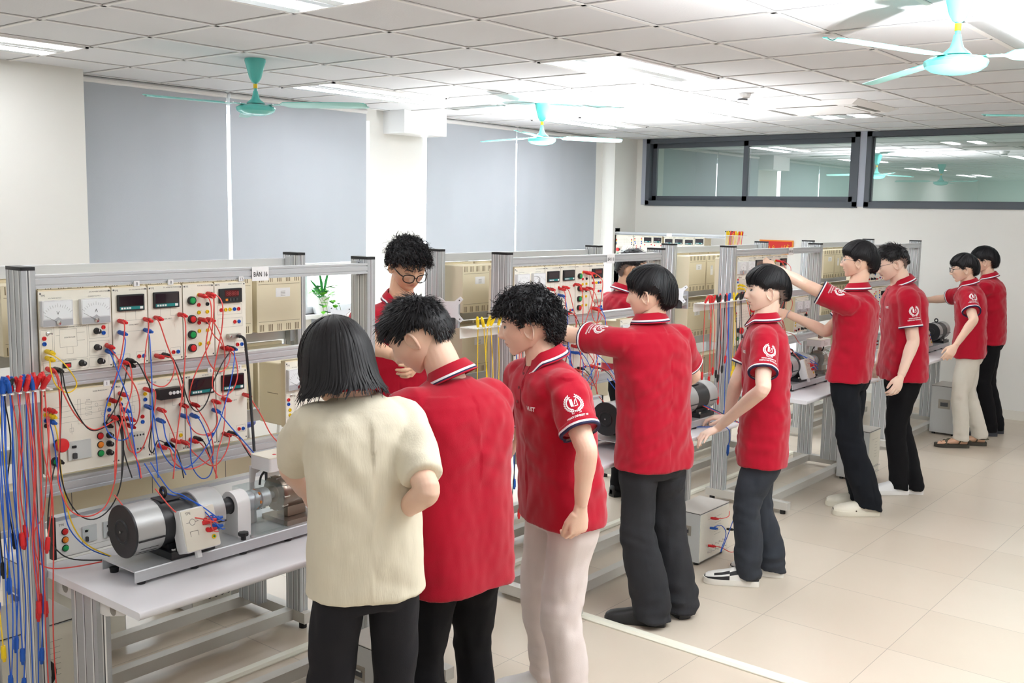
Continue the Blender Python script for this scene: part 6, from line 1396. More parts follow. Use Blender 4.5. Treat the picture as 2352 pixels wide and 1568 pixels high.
# ---- shoes: heel 0.075 behind the ankle
def shoe(root, a, yaw, kind, name='shoe', k=1.0):
    t = math.radians(yaw); f = V((math.cos(t), math.sin(t), 0)); l = V((-f.y, f.x, 0)); a = V(a)
    pos = lambda x, y, z: a + f * (x * k) + l * (y * k) + V((0, 0, z * k))
    secs = [(-.078, .016, .046), (-.074, .030, .070), (-.05, .036, .082), (-.01, .038, .088), (.035, .040, .082), (.075, .043, .066), (.115, .047, .054), (.155, .047, .046), (.185, .038, .038), (.200, .022, .030), (.206, .006, .022)]
    if kind == 'clog': secs = [(-.08, .018, .04), (-.072, .036, .056), (-.04, .042, .058), (0, .044, .060), (.03, .047, .072), (.07, .051, .070), (.115, .054, .060), (.16, .050, .050), (.19, .036, .040), (.204, .016, .028)]
    z0 = .026 if kind not in ('slipon',) else .012
    colr = {'sneaker': (mat('shoe_white', (236, 234, 230), .5), mat('shoe_black', (34, 34, 38), .55), mat('sole_white', (238, 234, 226), .5)),
            'white': (mat('shoe_plain_white', (240, 240, 240), .5),) * 2 + (mat('sole_plain_white', (236, 234, 232), .5),),
            'slipon': (mat('shoe_all_black', (34, 34, 36), .45),) * 3,
            'clog': (mat('clog_cream', (232, 226, 210), .5),) * 3, 'sandal': (mat('sandal_dark', (66, 62, 54), .7),) * 3,
            'dark': (mat('shoe_dark_grey', (62, 64, 72), .6),) * 3}[kind]
    out = [(x, w) for x, w, h in secs]; N = 14
    m = MB(); vs = []
    for x, w, h in secs:
        for j in range(N + 1):
            q = PI * j / N; vs.append(pos(x, w * math.copysign(abs(math.cos(q)) ** .75, math.cos(q)), z0 + (h - z0 * .4) * math.sin(q) ** .8))
    fs = []; fm = []
    for i in range(len(secs) - 1):
        for j in range(N):
            fs.append((i * (N + 1) + j, i * (N + 1) + j + 1, (i + 1) * (N + 1) + j + 1, (i + 1) * (N + 1) + j))
            dark = kind == 'sneaker' and ((i <= 2 and j in (0, 1, 2, N - 1, N - 2, N - 3)) or (i in (3, 4) and j in (2, 3, N - 3, N - 4)) or (i >= 7 and j in (0, 1, N - 1, N - 2)) or (i in (5, 6) and j in (0, 1, 3, 4, N - 1, N - 2, N - 4, N - 5)) or i >= 9)
            fm.append(dark)
    if kind == 'sandal':
        m = None
    else:
        m.add(vs, [q for q, d in zip(fs, fm) if not d], colr[0])
        if any(fm): m.add(vs, [q for q, d in zip(fs, fm) if d], colr[1])
    so = MB(); e = 1.06 if kind != 'slipon' else 1.0
    prof = [(x * 1.02, w * e) for x, w in out]
    ring = [(x, w) for x, w in prof] + [(x, -w) for x, w in prof[::-1]]
    n = len(ring); lo = [pos(x, y * .96, .001) for x, y in ring]; hi = [pos(x, y, z0 + .006) for x, y in ring]; md = [pos(x, y * 1.02, z0 * .5) for x, y in ring]
    so.add(lo + md + hi, [(r * n + i, r * n + (i + 1) % n, (r + 1) * n + (i + 1) % n, (r + 1) * n + i) for r in (0, 1) for i in range(n)] + [tuple(range(n))[::-1], tuple(range(2 * n, 3 * n))], colr[2])
    if kind == 'sandal': o = so.build(name, root)
    else: o = m.build(name, root, angle=60); so.build('sole', o)
    if kind in ('sneaker', 'white'):
        la = MB(); lm = colr[1]
        for i in range(5):
            x = .035 + .018 * i; h = .082 - .0085 * i - (.0 if i else 0)
            la.loft([pos(x, .022, h - .008 + .012), pos(x + .005, 0, h + .010), pos(x + .012, -.022, h - .008 + .008)], .003, lm, 6)
        la.build('laces', o)
        if kind == 'sneaker':
            tg = MB(); tg.loft([pos(.005, 0, .085), pos(.022, 0, .105), pos(.028, 0, .118)], [(.006, .026), (.006, .03), (.004, .022)], colr[1], 10, up=f); tg.ball(pos(.024, 0, .111), (.018, .018, .010), colr[0], 10, 6); tg.build('tongue', o)
    if kind == 'clog':
        ho = MB(); DK2 = mat('clog_hole', (84, 70, 60), .9)
        for i in range(5):
            for s in (-1, 1): x = .075 + .024 * i; w = .046 - .003 * i; ho.cyl(pos(x, s * (w + .006), .036), pos(x, s * (w - .012), .04), .0052, DK2, 8)
        for i in range(4):
            for j in (-1, 0, 1): x = .06 + .028 * i; ho.cyl(pos(x, j * .018, .066 - .0045 * i), pos(x, j * .018, .0755 - .006 * i), .0038, DK2, 7)
        ho.build('vent_holes', o)
        st = MB(); st.loft(chain([pos(.03, .049, .058), pos(-.04, .05, .066), pos(-.085, .02, .066), pos(-.085, -.02, .066), pos(-.04, -.05, .066), pos(.03, -.049, .058)], 5), [(.008, .003)] * 26, colr[0], 8, up=(0, 0, 1)); st.build('heel_strap', o)
        for s in (-1, 1): r = MB(); r.cyl(pos(.03, s * .049, .058), pos(.03, s * .056, .058), .006, DARK, 10); r.build('rivet', o)
    if kind == 'sandal':
        ft = MB(); ft.loft([pos(-.06, 0, .05), pos(-.03, 0, .055), pos(.03, 0, .056), pos(.10, 0, .044), pos(.15, 0, .038)], [(.024, .026), (.03, .032), (.03, .035), (.02, .043), (.012, .043)], skin_mat('tan'), 14, up=(0, 0, 1))
        for i in range(5): ft.loft([pos(.135, .032 - .016 * i, .038), pos(.185 - .006 * i, .034 - .017 * i, .036), pos(.192 - .007 * i, .034 - .017 * i, .034)], [.010 - .001 * i, .0088 - .0008 * i, .005], skin_mat('tan'), 8)
        ft.build('foot', root)
        for pts in (((.13, .048, .03), (.11, .02, .066), (.07, -.02, .07), (.02, -.045, .034)), ((.13, -.048, .03), (.12, 0, .064), (.10, .045, .034)), ((.02, .043, .034), (0, .035, .07), (-.01, 0, .09), (0, -.035, .07), (.02, -.043, .034)), ((-.01, .036, .06), (-.07, .03, .06), (-.088, 0, .06), (-.07, -.03, .06), (-.01, -.036, .06))):
            s = MB(); P = chain([pos(*q) for q in pts], 4); s.loft(P, [(.0025, .011)] * len(P), mat('sandal_strap', (84, 78, 62), .8), 8, up=(0, 0, 1)); s.build('strap', o)
    return o
def glasses(root, M, col, rim=.0016, w=.025, h=.018, y=.103, z=.008, round_=2.6, lens=True):
    t = MB(); N = 26
    for s in (-1, 1):
        pts = []
        for i in range(N + 1):
            a = 2 * PI * i / N; c, q = math.cos(a), math.sin(a)
            x = s * .0325 + w * math.copysign(abs(c) ** (2 / round_), c); zz = z + h * math.copysign(abs(q) ** (2 / round_), q); pts.append(M @ V((x, y - .9 * (abs(x) - .02) ** 2 * 10, zz)))
        t.loft(pts, rim, col, 8, False)
        t.loft([M @ V((s * (.0325 + w), y - .018, z + .006)), M @ V((s * .068, y - .03, z + .007)), M @ V((s * .078, .0, z + .004)), M @ V((s * .079, -.012, z - .012))], rim * 1.1, col, 7)
    t.loft([M @ V((-.0085, y - .001, z + .003)), M @ V((0, y + .001, z + .006)), M @ V((.0085, y - .001, z + .003))], rim, col, 7)
    o = t.build('eyeglasses', root)
    if lens:
        LM = glass_mat('spectacle_lens', (246, 248, 250), .07, .0) if 'spectacle_lens' not in MATS else MATS['spectacle_lens']
        for s in (-1, 1):
            g = MB(); g.add([M @ V((s * .0325 + w * .97 * math.copysign(abs(math.cos(2 * PI * i / N)) ** (2 / round_), math.cos(2 * PI * i / N)), y - .0005 - .9 * (abs(s * .0325 + w * .97 * math.cos(2 * PI * i / N)) - .02) ** 2 * 10, z + h * .97 * math.copysign(abs(math.sin(2 * PI * i / N)) ** (2 / round_), math.sin(2 * PI * i / N)))) for i in range(N)], [tuple(range(N))], LM); g.build('lens', o, smooth=False)
    return o
# ---- print on the shirts
def flat_emblem():
    """wreath, open book and banner with the year, two lines of lettering; 2-D mesh about the centre of the wreath"""
    vs, fs = [], []
    def poly(p): b = len(vs); vs.extend(p); fs.append(tuple(range(b, b + len(p))))
    R = .031
    for s in (-1, 1):
        for i in range(11):
            a = math.radians(-68 + 13.2 * i); cx, cy = s * R * math.cos(a), R * math.sin(a); ta = a + PI / 2
            for o, q in ((.0035, .5), (-.0035, -.5)):
                th = ta - q; px_, py_ = cx + s * o * math.cos(a), cy + o * math.sin(a)
                poly([(px_ + s * (.0056 * math.cos(t) * math.cos(th) - .0022 * math.sin(t) * math.sin(th)), py_ + .0056 * math.cos(t) * math.sin(th) + .0022 * math.sin(t) * math.cos(th)) for t in [2 * PI * k / 8 for k in range(8)]])
    poly([(-.014, -.012), (-.003, -.014), (-.003, .017), (-.014, .019)]); poly([(-.001, -.014), (.013, -.012), (.013, -.009), (-.001, -.011)]); poly([(.011, -.012), (.0135, -.012), (.0135, .019), (.011, .019)]); poly([(.0, -.006), (.004, -.004), (.010, .015), (.006, .013)])
    def bar(x0, y0, x1, y1): poly([(x0, y0), (x1, y0), (x1, y1), (x0, y1)])
    for q in ((-.016, -.041, .016, -.039), (-.016, -.027, .016, -.025), (-.018, -.041, -.016, -.025), (.016, -.041, .018, -.025)): bar(*q)
    def txt(s, x, y, h, w):
        tv, tf = text_mesh(s, 'CENTER', .03); k = h / .7; ww = (max(p[0] for p in tv) - min(p[0] for p in tv)) * k; kx = k * w / ww; b = len(vs)
        vs.extend((x + p[0] * kx, y + p[1] * k) for p in tv); fs.extend(tuple(b + i for i in f) for f in tf)
    txt('1956', 0, -.0365, .007, .024); txt('HANOI UNIVERSITY OF', 0, -.056, .0075, .080); txt('SCIENCE AND TECHNOLOGY', 0, -.069, .0075, .098)
    return vs, fs
def flat_hust():
    tv, tf = text_mesh('HUST', 'CENTER', .035); k = .014 / .7; w = (max(p[0] for p in tv) - min(p[0] for p in tv)) * k
    return [(p[0] * k * .040 / w, p[1] * k) for p in tv], tf
EMB = None
def decal(root, b, flat, c, n, up, name, mt=None, k=1.0, off=.0018):
    n = V(n).normalized(); up = V(up); up = (up - n * up.dot(n)).normalized(); rt_ = up.cross(n); vs = []
    for x, y in flat[0]:
        o = V(c) + rt_ * (x * k) + up * (y * k) + n * .10
        h = b.ray_cast(o, -n, .25)
        vs.append((h[0] + n * off) if h[0] is not None else o - n * .1)
    m = MB(); m.add(vs, flat[1], mt or PRINT); return m.build(name, root, smooth=False)
# ---- a whole person
def person(name_label, ps, sp, group=None):
    k = ps['H'] / 1.70; yaw = math.radians(ps['yaw']); f = V((math.cos(yaw), math.sin(yaw), 0)); l = V((-f.y, f.x, 0)); U = V((0, 0, 1))
    hip, neck = V(ps['hip']), V(ps['neck']); sl, sr = V(ps['sl']), V(ps['sr'])
    root = thing('person', name_label, 'person', ((ps['al'][0] + ps['ar'][0]) / 2, (ps['al'][1] + ps['ar'][1]) / 2, 0), group)
    near = sp.get('near', True); vx = .0038 if near else .0052
    SKM = skin_mat(sp.get('skin', 'fair')); jaw = sp.get('jaw', 1)
    Mh = head_matrix(V(ps['head']), ps['hyaw'], ps['pitch'], ps['roll'] * PI / 180, sp.get('hk', 1.0) * (.96 + .04 * k))
    hu = Mh.to_3x3() @ U; hu.normalize(); hf = Mh.to_3x3() @ V((0, 1, 0)); hf.normalize()
    # ---- skin: neck, torso core, arms, hands
    m = MB(); sw = sp.get('bw', 1.0) * k
    spine = neck - hip
    nb = neck - U * .02
    skb = Mh @ V((0, -.030, -.045)); 
    limb(m, [nb - U * .06 + f * .0, nb + (skb - nb) * .35, skb, Mh @ V((0, -.02, .0))], [(.075, .085), (.058 * sp.get('nk', 1), .058 * sp.get('nk', 1)), (.053 * sp.get('nk', 1), .054 * sp.get('nk', 1)), (.05, .05)], SKM, 20, up=f)
    sweep(m, [(hip - U * .02, l, f, .13 * sw, .09, .09, 2.3), (hip + spine * .4, l, f, .13 * sw, .09, .09, 2.3), (hip + spine * .75, l, f, .15 * sw, .09, .095, 2.3), (neck - U * .07, l, f, .14 * sw, .07, .08, 2.2), (neck - U * .03, l, f, .07 * sw, .06, .06, 2)], SKM)
    ends = {}
    for s, S0, sg in (('l', sl, 1), ('r', sr, -1)):
        E, Wr = V(ps['e' + s]), V(ps['w' + s]); ua = (E - S0); fa = (Wr - E); bend = ua.normalized().cross(fa.normalized()); upv = bend if bend.length > .15 else f
        ak = k * sp.get('arm', 1.0)
        limb(m, [S0 - ua.normalized() * .02, S0 + ua * .35, S0 + ua * .8, E, E + fa * .25, E + fa * .65, Wr], [(.050 * ak, .050 * ak), (.046 * ak, .045 * ak), (.039 * ak, .038 * ak), (.036 * ak, .038 * ak), (.038 * ak, .037 * ak), (.030 * ak, .029 * ak), (.0205 * ak, .0255 * ak)], SKM, 18, up=upv)
        hd = sp.get('hand_' + s, {}); d = V(hd.get('d', tuple(fa.normalized()))); n = V(hd.get('n', tuple((-l * sg))))
        hand(m, Wr + fa.normalized() * .012, d, n, s, hd.get('curl', RELAX), SKM, k, hd.get('spread', .10), hd.get('thumb', .6))
        ends[s] = (S0, E, Wr, upv, ak)
    body = voxel(m, vx, 3, .45)
    hv, hf_ = head_shell(jaw); base = len(body.vertices)
    bm = bmesh.new(); bm.from_mesh(body)
    for vf in ((hv, hf_), ear_shell(1), ear_shell(-1)):
        bv = [bm.verts.new(Mh @ v) for v in vf[0]]
        for q in vf[1]:
            try: bm.faces.new([bv[i] for i in q])
            except ValueError: pass
    bmesh.ops.recalc_face_normals(bm, faces=bm.faces[:]); bm.to_mesh(body); bm.free()
    link_mesh(body, 'body', root, [SKM])
    if sp.get('face', True): face_parts(Face(Mh, jaw), root, sp.get('look', 0), sp.get('open', 1.0))
    hair(root, Mh, sp['hair'], sp.get('seed', 1), sp.get('locks', 520 if near else 300))
    if 'glasses' in sp: glasses(root, Mh, *sp['glasses'][:1], **sp['glasses'][1])
    # ---- shirt
    SM = sp.get('shirt', POLO); m = MB(); w = sp.get('w', 1.0) * k; hem = sp.get('hem', .10) * k
    bow = sp.get('bow', .02)
    def at(t): return hip + spine * t - f * (bow * math.sin(PI * max(0, min(1, t))))
    dn = -U
    th = sp.get('hemw', 1.0)
    sweep(m, [(hip + dn * hem, l, f, .198 * w * th, .135 * w, .135 * w, 2.6), (hip + dn * hem * .5, l, f, .195 * w * th, .135 * w, .137 * w, 2.6), (at(.12), l, f, .190 * w, .134 * w, .133 * w, 2.6), (at(.35), l, f, .178 * w, .126 * w, .122 * w, 2.6), (at(.6), l, f, .186 * w, .130 * w, .126 * w, 2.7), (at(.78), l, f, .192 * w, .125 * w, .128 * w, 2.7), (at(.86), l, f, .184 * w, .108 * w, .120 * w, 2.5), (at(.915), l, f, .152 * w, .088 * w, .106 * w, 2.3), (at(.96), l, f, .108 * w, .070 * w, .088 * w, 2.1), (at(.99), l, f, .078 * w, .062 * w, .074 * w, 2), (neck + U * .004, l, f, .066 * w, .060 * w, .066 * w, 2)], SM, 56)
    sr_ = sp.get('sleeve', .64); sR = sp.get('sleeve_r', .070) * k; cuffs = []
    for s, sg in (('l', 1), ('r', -1)):
        S0, E, Wr, upv, ak = ends[s]; ua = E - S0; e = S0 + ua * sr_; puff = sp.get('puff', 0); inn = neck - U * .095 * k + l * sg * .06
        limb(m, [inn, S0 - ua.normalized() * .005 + U * .004, S0 + ua * sr_ * .5, e], [(.066 * k, .070 * k), (.069 * k, .070 * k), (sR * (1.0 + puff), sR * (1.0 + puff)), (sR * (1 - puff * .6), sR * (1 - puff * .6))], SM, 22, up=upv)
        cuffs.append((s, e, ua.normalized(), upv, sR * (1 - puff * .6)))
    sh = voxel(m, .0062 if near else .0078, 6, .5)
    sd = sp.get('seed', 1) * 7.3; cen = at(.5); armv = [(ends[s][0], (ends[s][1] - ends[s][0])) for s in 'lr']; zn = neck.z; zh = hip.z - hem
    fa_ = sp.get('fold', 1.0)
    co = [v.co.copy() for v in sh.vertices]; no = [v.normal.copy() for v in sh.vertices]
    for v, p, nn in zip(sh.vertices, co, no):
        q = p - cen; x, y, z = q.dot(l), q.dot(f), p.z; T = (zn - z) / (zn - zh)
        low = smooth01(T * 1.2); sx = math.copysign(1, x); mask = smooth01(.5 + 1.4 * nz(x * 4 + sd, y * 4, z * 3.2)); mask2 = smooth01(.45 + 1.4 * nz(x * 4 - sd, y * 4 + 9, z * 3))
        u1, v1 = x * .82 - z * .57 * sx, x * .57 * sx + z * .82; u2, v2 = x * .45 + z * .89 * sx, z * .45 - x * .89 * sx
        d = .0075 * low * nz(x * 9 + sd, y * 9, z * 1.8) + .0075 * mask * nz(u1 * 19 + sd, y * 10, v1 * 3.4) + .0055 * mask2 * nz(u2 * 22 - sd, y * 9, v2 * 4) + .0016 * nz(x * 34, y * 34, z * 20 + sd)
        if T < .06: d *= .35
        v.co = p + nn * (d * fa_ * 1.55)
    sh.update()
    so = link_mesh(sh, sp.get('shirt_name', 'polo_shirt'), root, [SM])
    sb = bvh_of(sh, WORLD[root])
    if sp.get('polo', True):
        # collar: stand and fold-over with a white and a navy line near its edge
        c = MB(); N = 44; ax = (mixv(U, (Mh @ V((0, 0, 0)) - neck).normalized(), .55)).normalized(); cf = (f - ax * f.dot(ax)).normalized(); cl = ax.cross(cf) * -1
        cl = V((-cf.y, cf.x, 0)); cl = (cl - ax * cl.dot(ax)).normalized()
        rows = [(.0, .062, -.012, POLO), (.0, .060, .030, POLO), (.0, .065, .036, POLO), (1, .0835, .006, POLO), (1, .0868, -.0008, STRIPE), (1, .0885, -.0055, NAVY), (1, .0900, -.0095, POLO), (1, .0885, -.0095, POLO), (1, .064, .028, POLO)]
        P = []; gap = .30
        for r, (fo, rad, h, mt_) in enumerate(rows):
            for j in range(N + 1):
                a = gap + (2 * PI - 2 * gap) * j / N; back = (1 - math.cos(a)) / 2; front = 1 - smooth01((min(a, 2 * PI - a) - gap) / .7)
                rr = rad * k * 1.02; hh = (h + .012 * back - (.020 * front if r else .0) - .010 * front * fo) * k
                P.append(neck + cf * (math.cos(a) * rr * (1.0 + .10 * front * fo)) + cl * (math.sin(a) * rr * 1.0) + ax * hh - f * .004)
        for r in range(len(rows) - 1): c.add([P[r * (N + 1) + j] for j in range(N + 1)] + [P[(r + 1) * (N + 1) + j] for j in range(N + 1)], [(j, j + 1, N + 1 + j + 1, N + 1 + j) for j in range(N)], rows[r + 1][3])
        c.build('collar', root, angle=60)
        for s, e, ud, upv, R in cuffs:
            c = MB(); u1 = (upv - ud * upv.dot(ud)).normalized(); w1 = ud.cross(u1); N = 30
            prof = [(-.016, .0006, POLO), (-.012, .0022, POLO), (-.004, .0026, POLO), (-.003, .0030, STRIPE), (.0035, .0030, STRIPE), (.0036, .0028, NAVY), (.0095, .0024, NAVY), (.0095, -.006, NAVY)]
            pts = []
            for h, dr, mm in prof:
                for j in range(N):
                    t = 2 * PI * j / N; d0 = u1 * math.cos(t) + w1 * math.sin(t); o = e + ud * -.012
                    hit = sb.ray_cast(o + d0 * .16, -d0, .15); rr = (hit[0] - o).dot(d0) if hit[0] is not None else R
                    rr = min(max(rr, R * .85), R * 1.12); pts.append(e + ud * h + d0 * (rr + dr * 1.3 + .001))
            for r in range(len(prof) - 1): c.add(pts[r * N:(r + 2) * N], [(j, (j + 1) % N, N + (j + 1) % N, N + j) for j in range(N)], prof[r + 1][2])
            c.build('sleeve_cuff', root, angle=60)
        if sp.get('placket', True):
            c = MB(); vs = []; n = 9
            for i in range(n + 1):
                for x in (-.014, .014):
                    o = neck + U * (-.020 - .15 * i / n) * k + cl * 0 + l * x + f * .3; h = sb.ray_cast(o, -f, .5); vs.append((h[0] if h[0] is not None else o - f * .2) + f * .0022)
            c.add(vs, [(2 * i, 2 * i + 1, 2 * i + 3, 2 * i + 2) for i in range(n)], POLO); po = c.build('placket', root)
            for i in range(3):
                o = neck + U * (-.045 - .05 * i) * k + f * .3; h = sb.ray_cast(o, -f, .5)
                if h[0] is not None: b = MB(); b.cyl(h[0] + f * .002, h[0] + f * .0048, .0052, mat('shirt_button', (120, 10, 30), .4), 12); b.build('button', po)
        if sp.get('emblem', True):
            S0, E, Wr, upv, ak = ends['l']; ua = (E - S0).normalized(); nrm = V(sp.get('emb_n', tuple(l * .9 - f * .1))); nrm = (nrm - ua * nrm.dot(ua)).normalized()
            decal(root, sb, EMB, S0 + (E - S0) * sp.get('emb_t', .30), nrm, -ua, 'sleeve_emblem', k=sp.get('emb_k', .92))
        if sp.get('hust', True):
            decal(root, sb, HUST, neck - U * .165 * k + l * .085 * k + f * .1, (f + l * .35), U, 'chest_lettering', k=1.05)
    # ---- trousers
    PM = sp['pants']; m = MB(); pk = sp.get('pw', 1.0) * k; kn = sp.get('knee_w', 1.0); hw = sp.get('cuff_w', 1.0)
    sweep(m, [(hip + U * .10, l, f, .150 * pk, .105 * pk, .105 * pk, 2.4), (hip + U * .02, l, f, .166 * pk, .112 * pk, .118 * pk, 2.5), (hip - U * .07, l, f, .170 * pk, .110 * pk, .122 * pk, 2.5), (hip - U * .12, l, f, .160 * pk, .095 * pk, .105 * pk, 2.5)], PM, 44)
    legs = {}
    for s, sg in (('l', 1), ('r', -1)):
        Hj = hip + l * sg * .086 * k - U * .05; A = V(ps['a' + s]); A = V((A.x, A.y, 0)); An = A + U * .085; fy = math.radians(ps['f' + s]); ff = V((math.cos(fy), math.sin(fy), 0))
        D = An - Hj; L1 = (D.length) * .515 + .012; mid = Hj + D * .50; kb = sp.get('kneeb', .035); K = mid + (f * .5 + ff * .5).normalized() * kb
        hem_z = sp.get('hem_z', .035); A2 = A + U * hem_z + ff * -.012
        limb(m, [Hj + U * .06, Hj - U * .06, Hj.lerp(K, .55), K, K.lerp(An, .5) - ff * .012, A2 + U * .05, A2], [(.092 * pk, .086 * pk), (.094 * pk, .088 * pk), (.082 * pk, .078 * pk), (.068 * pk * kn, .066 * pk * kn), (.066 * pk * (kn + hw) / 2, .064 * pk * (kn + hw) / 2), (.062 * pk * hw, .060 * pk * hw), (.064 * pk * hw, .062 * pk * hw)], PM, 24, up=f)
        legs[s] = (A, K)
    pn = voxel(m, .0068 if near else .009, 5, .5); sd = sp.get('seed', 1) * 3.1 + 11; ps_ = sp.get('pfold', 1.0)
    co = [v.co.copy() for v in pn.vertices]; no = [v.normal.copy() for v in pn.vertices]; kz = (legs['l'][1].z + legs['r'][1].z) / 2
    for v, p, nn in zip(pn.vertices, co, no):
        x, y, z = p.x - hip.x, p.y - hip.y, p.z
        lowf = math.exp(-max(0, z - .04) / .11); kf = math.exp(-((z - kz) / .09) ** 2); tf = smooth01((z - kz) / .35)
        d = .011 * lowf * nz(x * 9 + sd, y * 9, z * 26) + .006 * kf * nz(x * 8, y * 8 + sd, z * 22 + x * 9) + .0065 * nz(x * 12 + sd, y * 12, z * 3.0) + .003 * nz(x * 24, y * 24 + sd, z * 12)
        mk = smooth01(.5 + 1.5 * nz(x * 4 + sd, y * 4, z * 3)); d += .008 * mk * nz((x * .7 - z * .7) * 15 + sd, y * 8, (x + z) * 3)
        v.co = p + nn * (d * ps_ * 1.3)
    pn.update(); link_mesh(pn, 'trousers', root, [PM])
    for s in 'lr': shoe(root, legs[s][0] if sp.get('shoe', 'slipon') else 0, ps['f' + s], sp.get('shoe', 'slipon'), 'sandal' if sp.get('shoe') == 'sandal' else 'shoe', k)
    return root, Mh, sb, f, l
EMB = flat_emblem(); HUST = flat_hust()

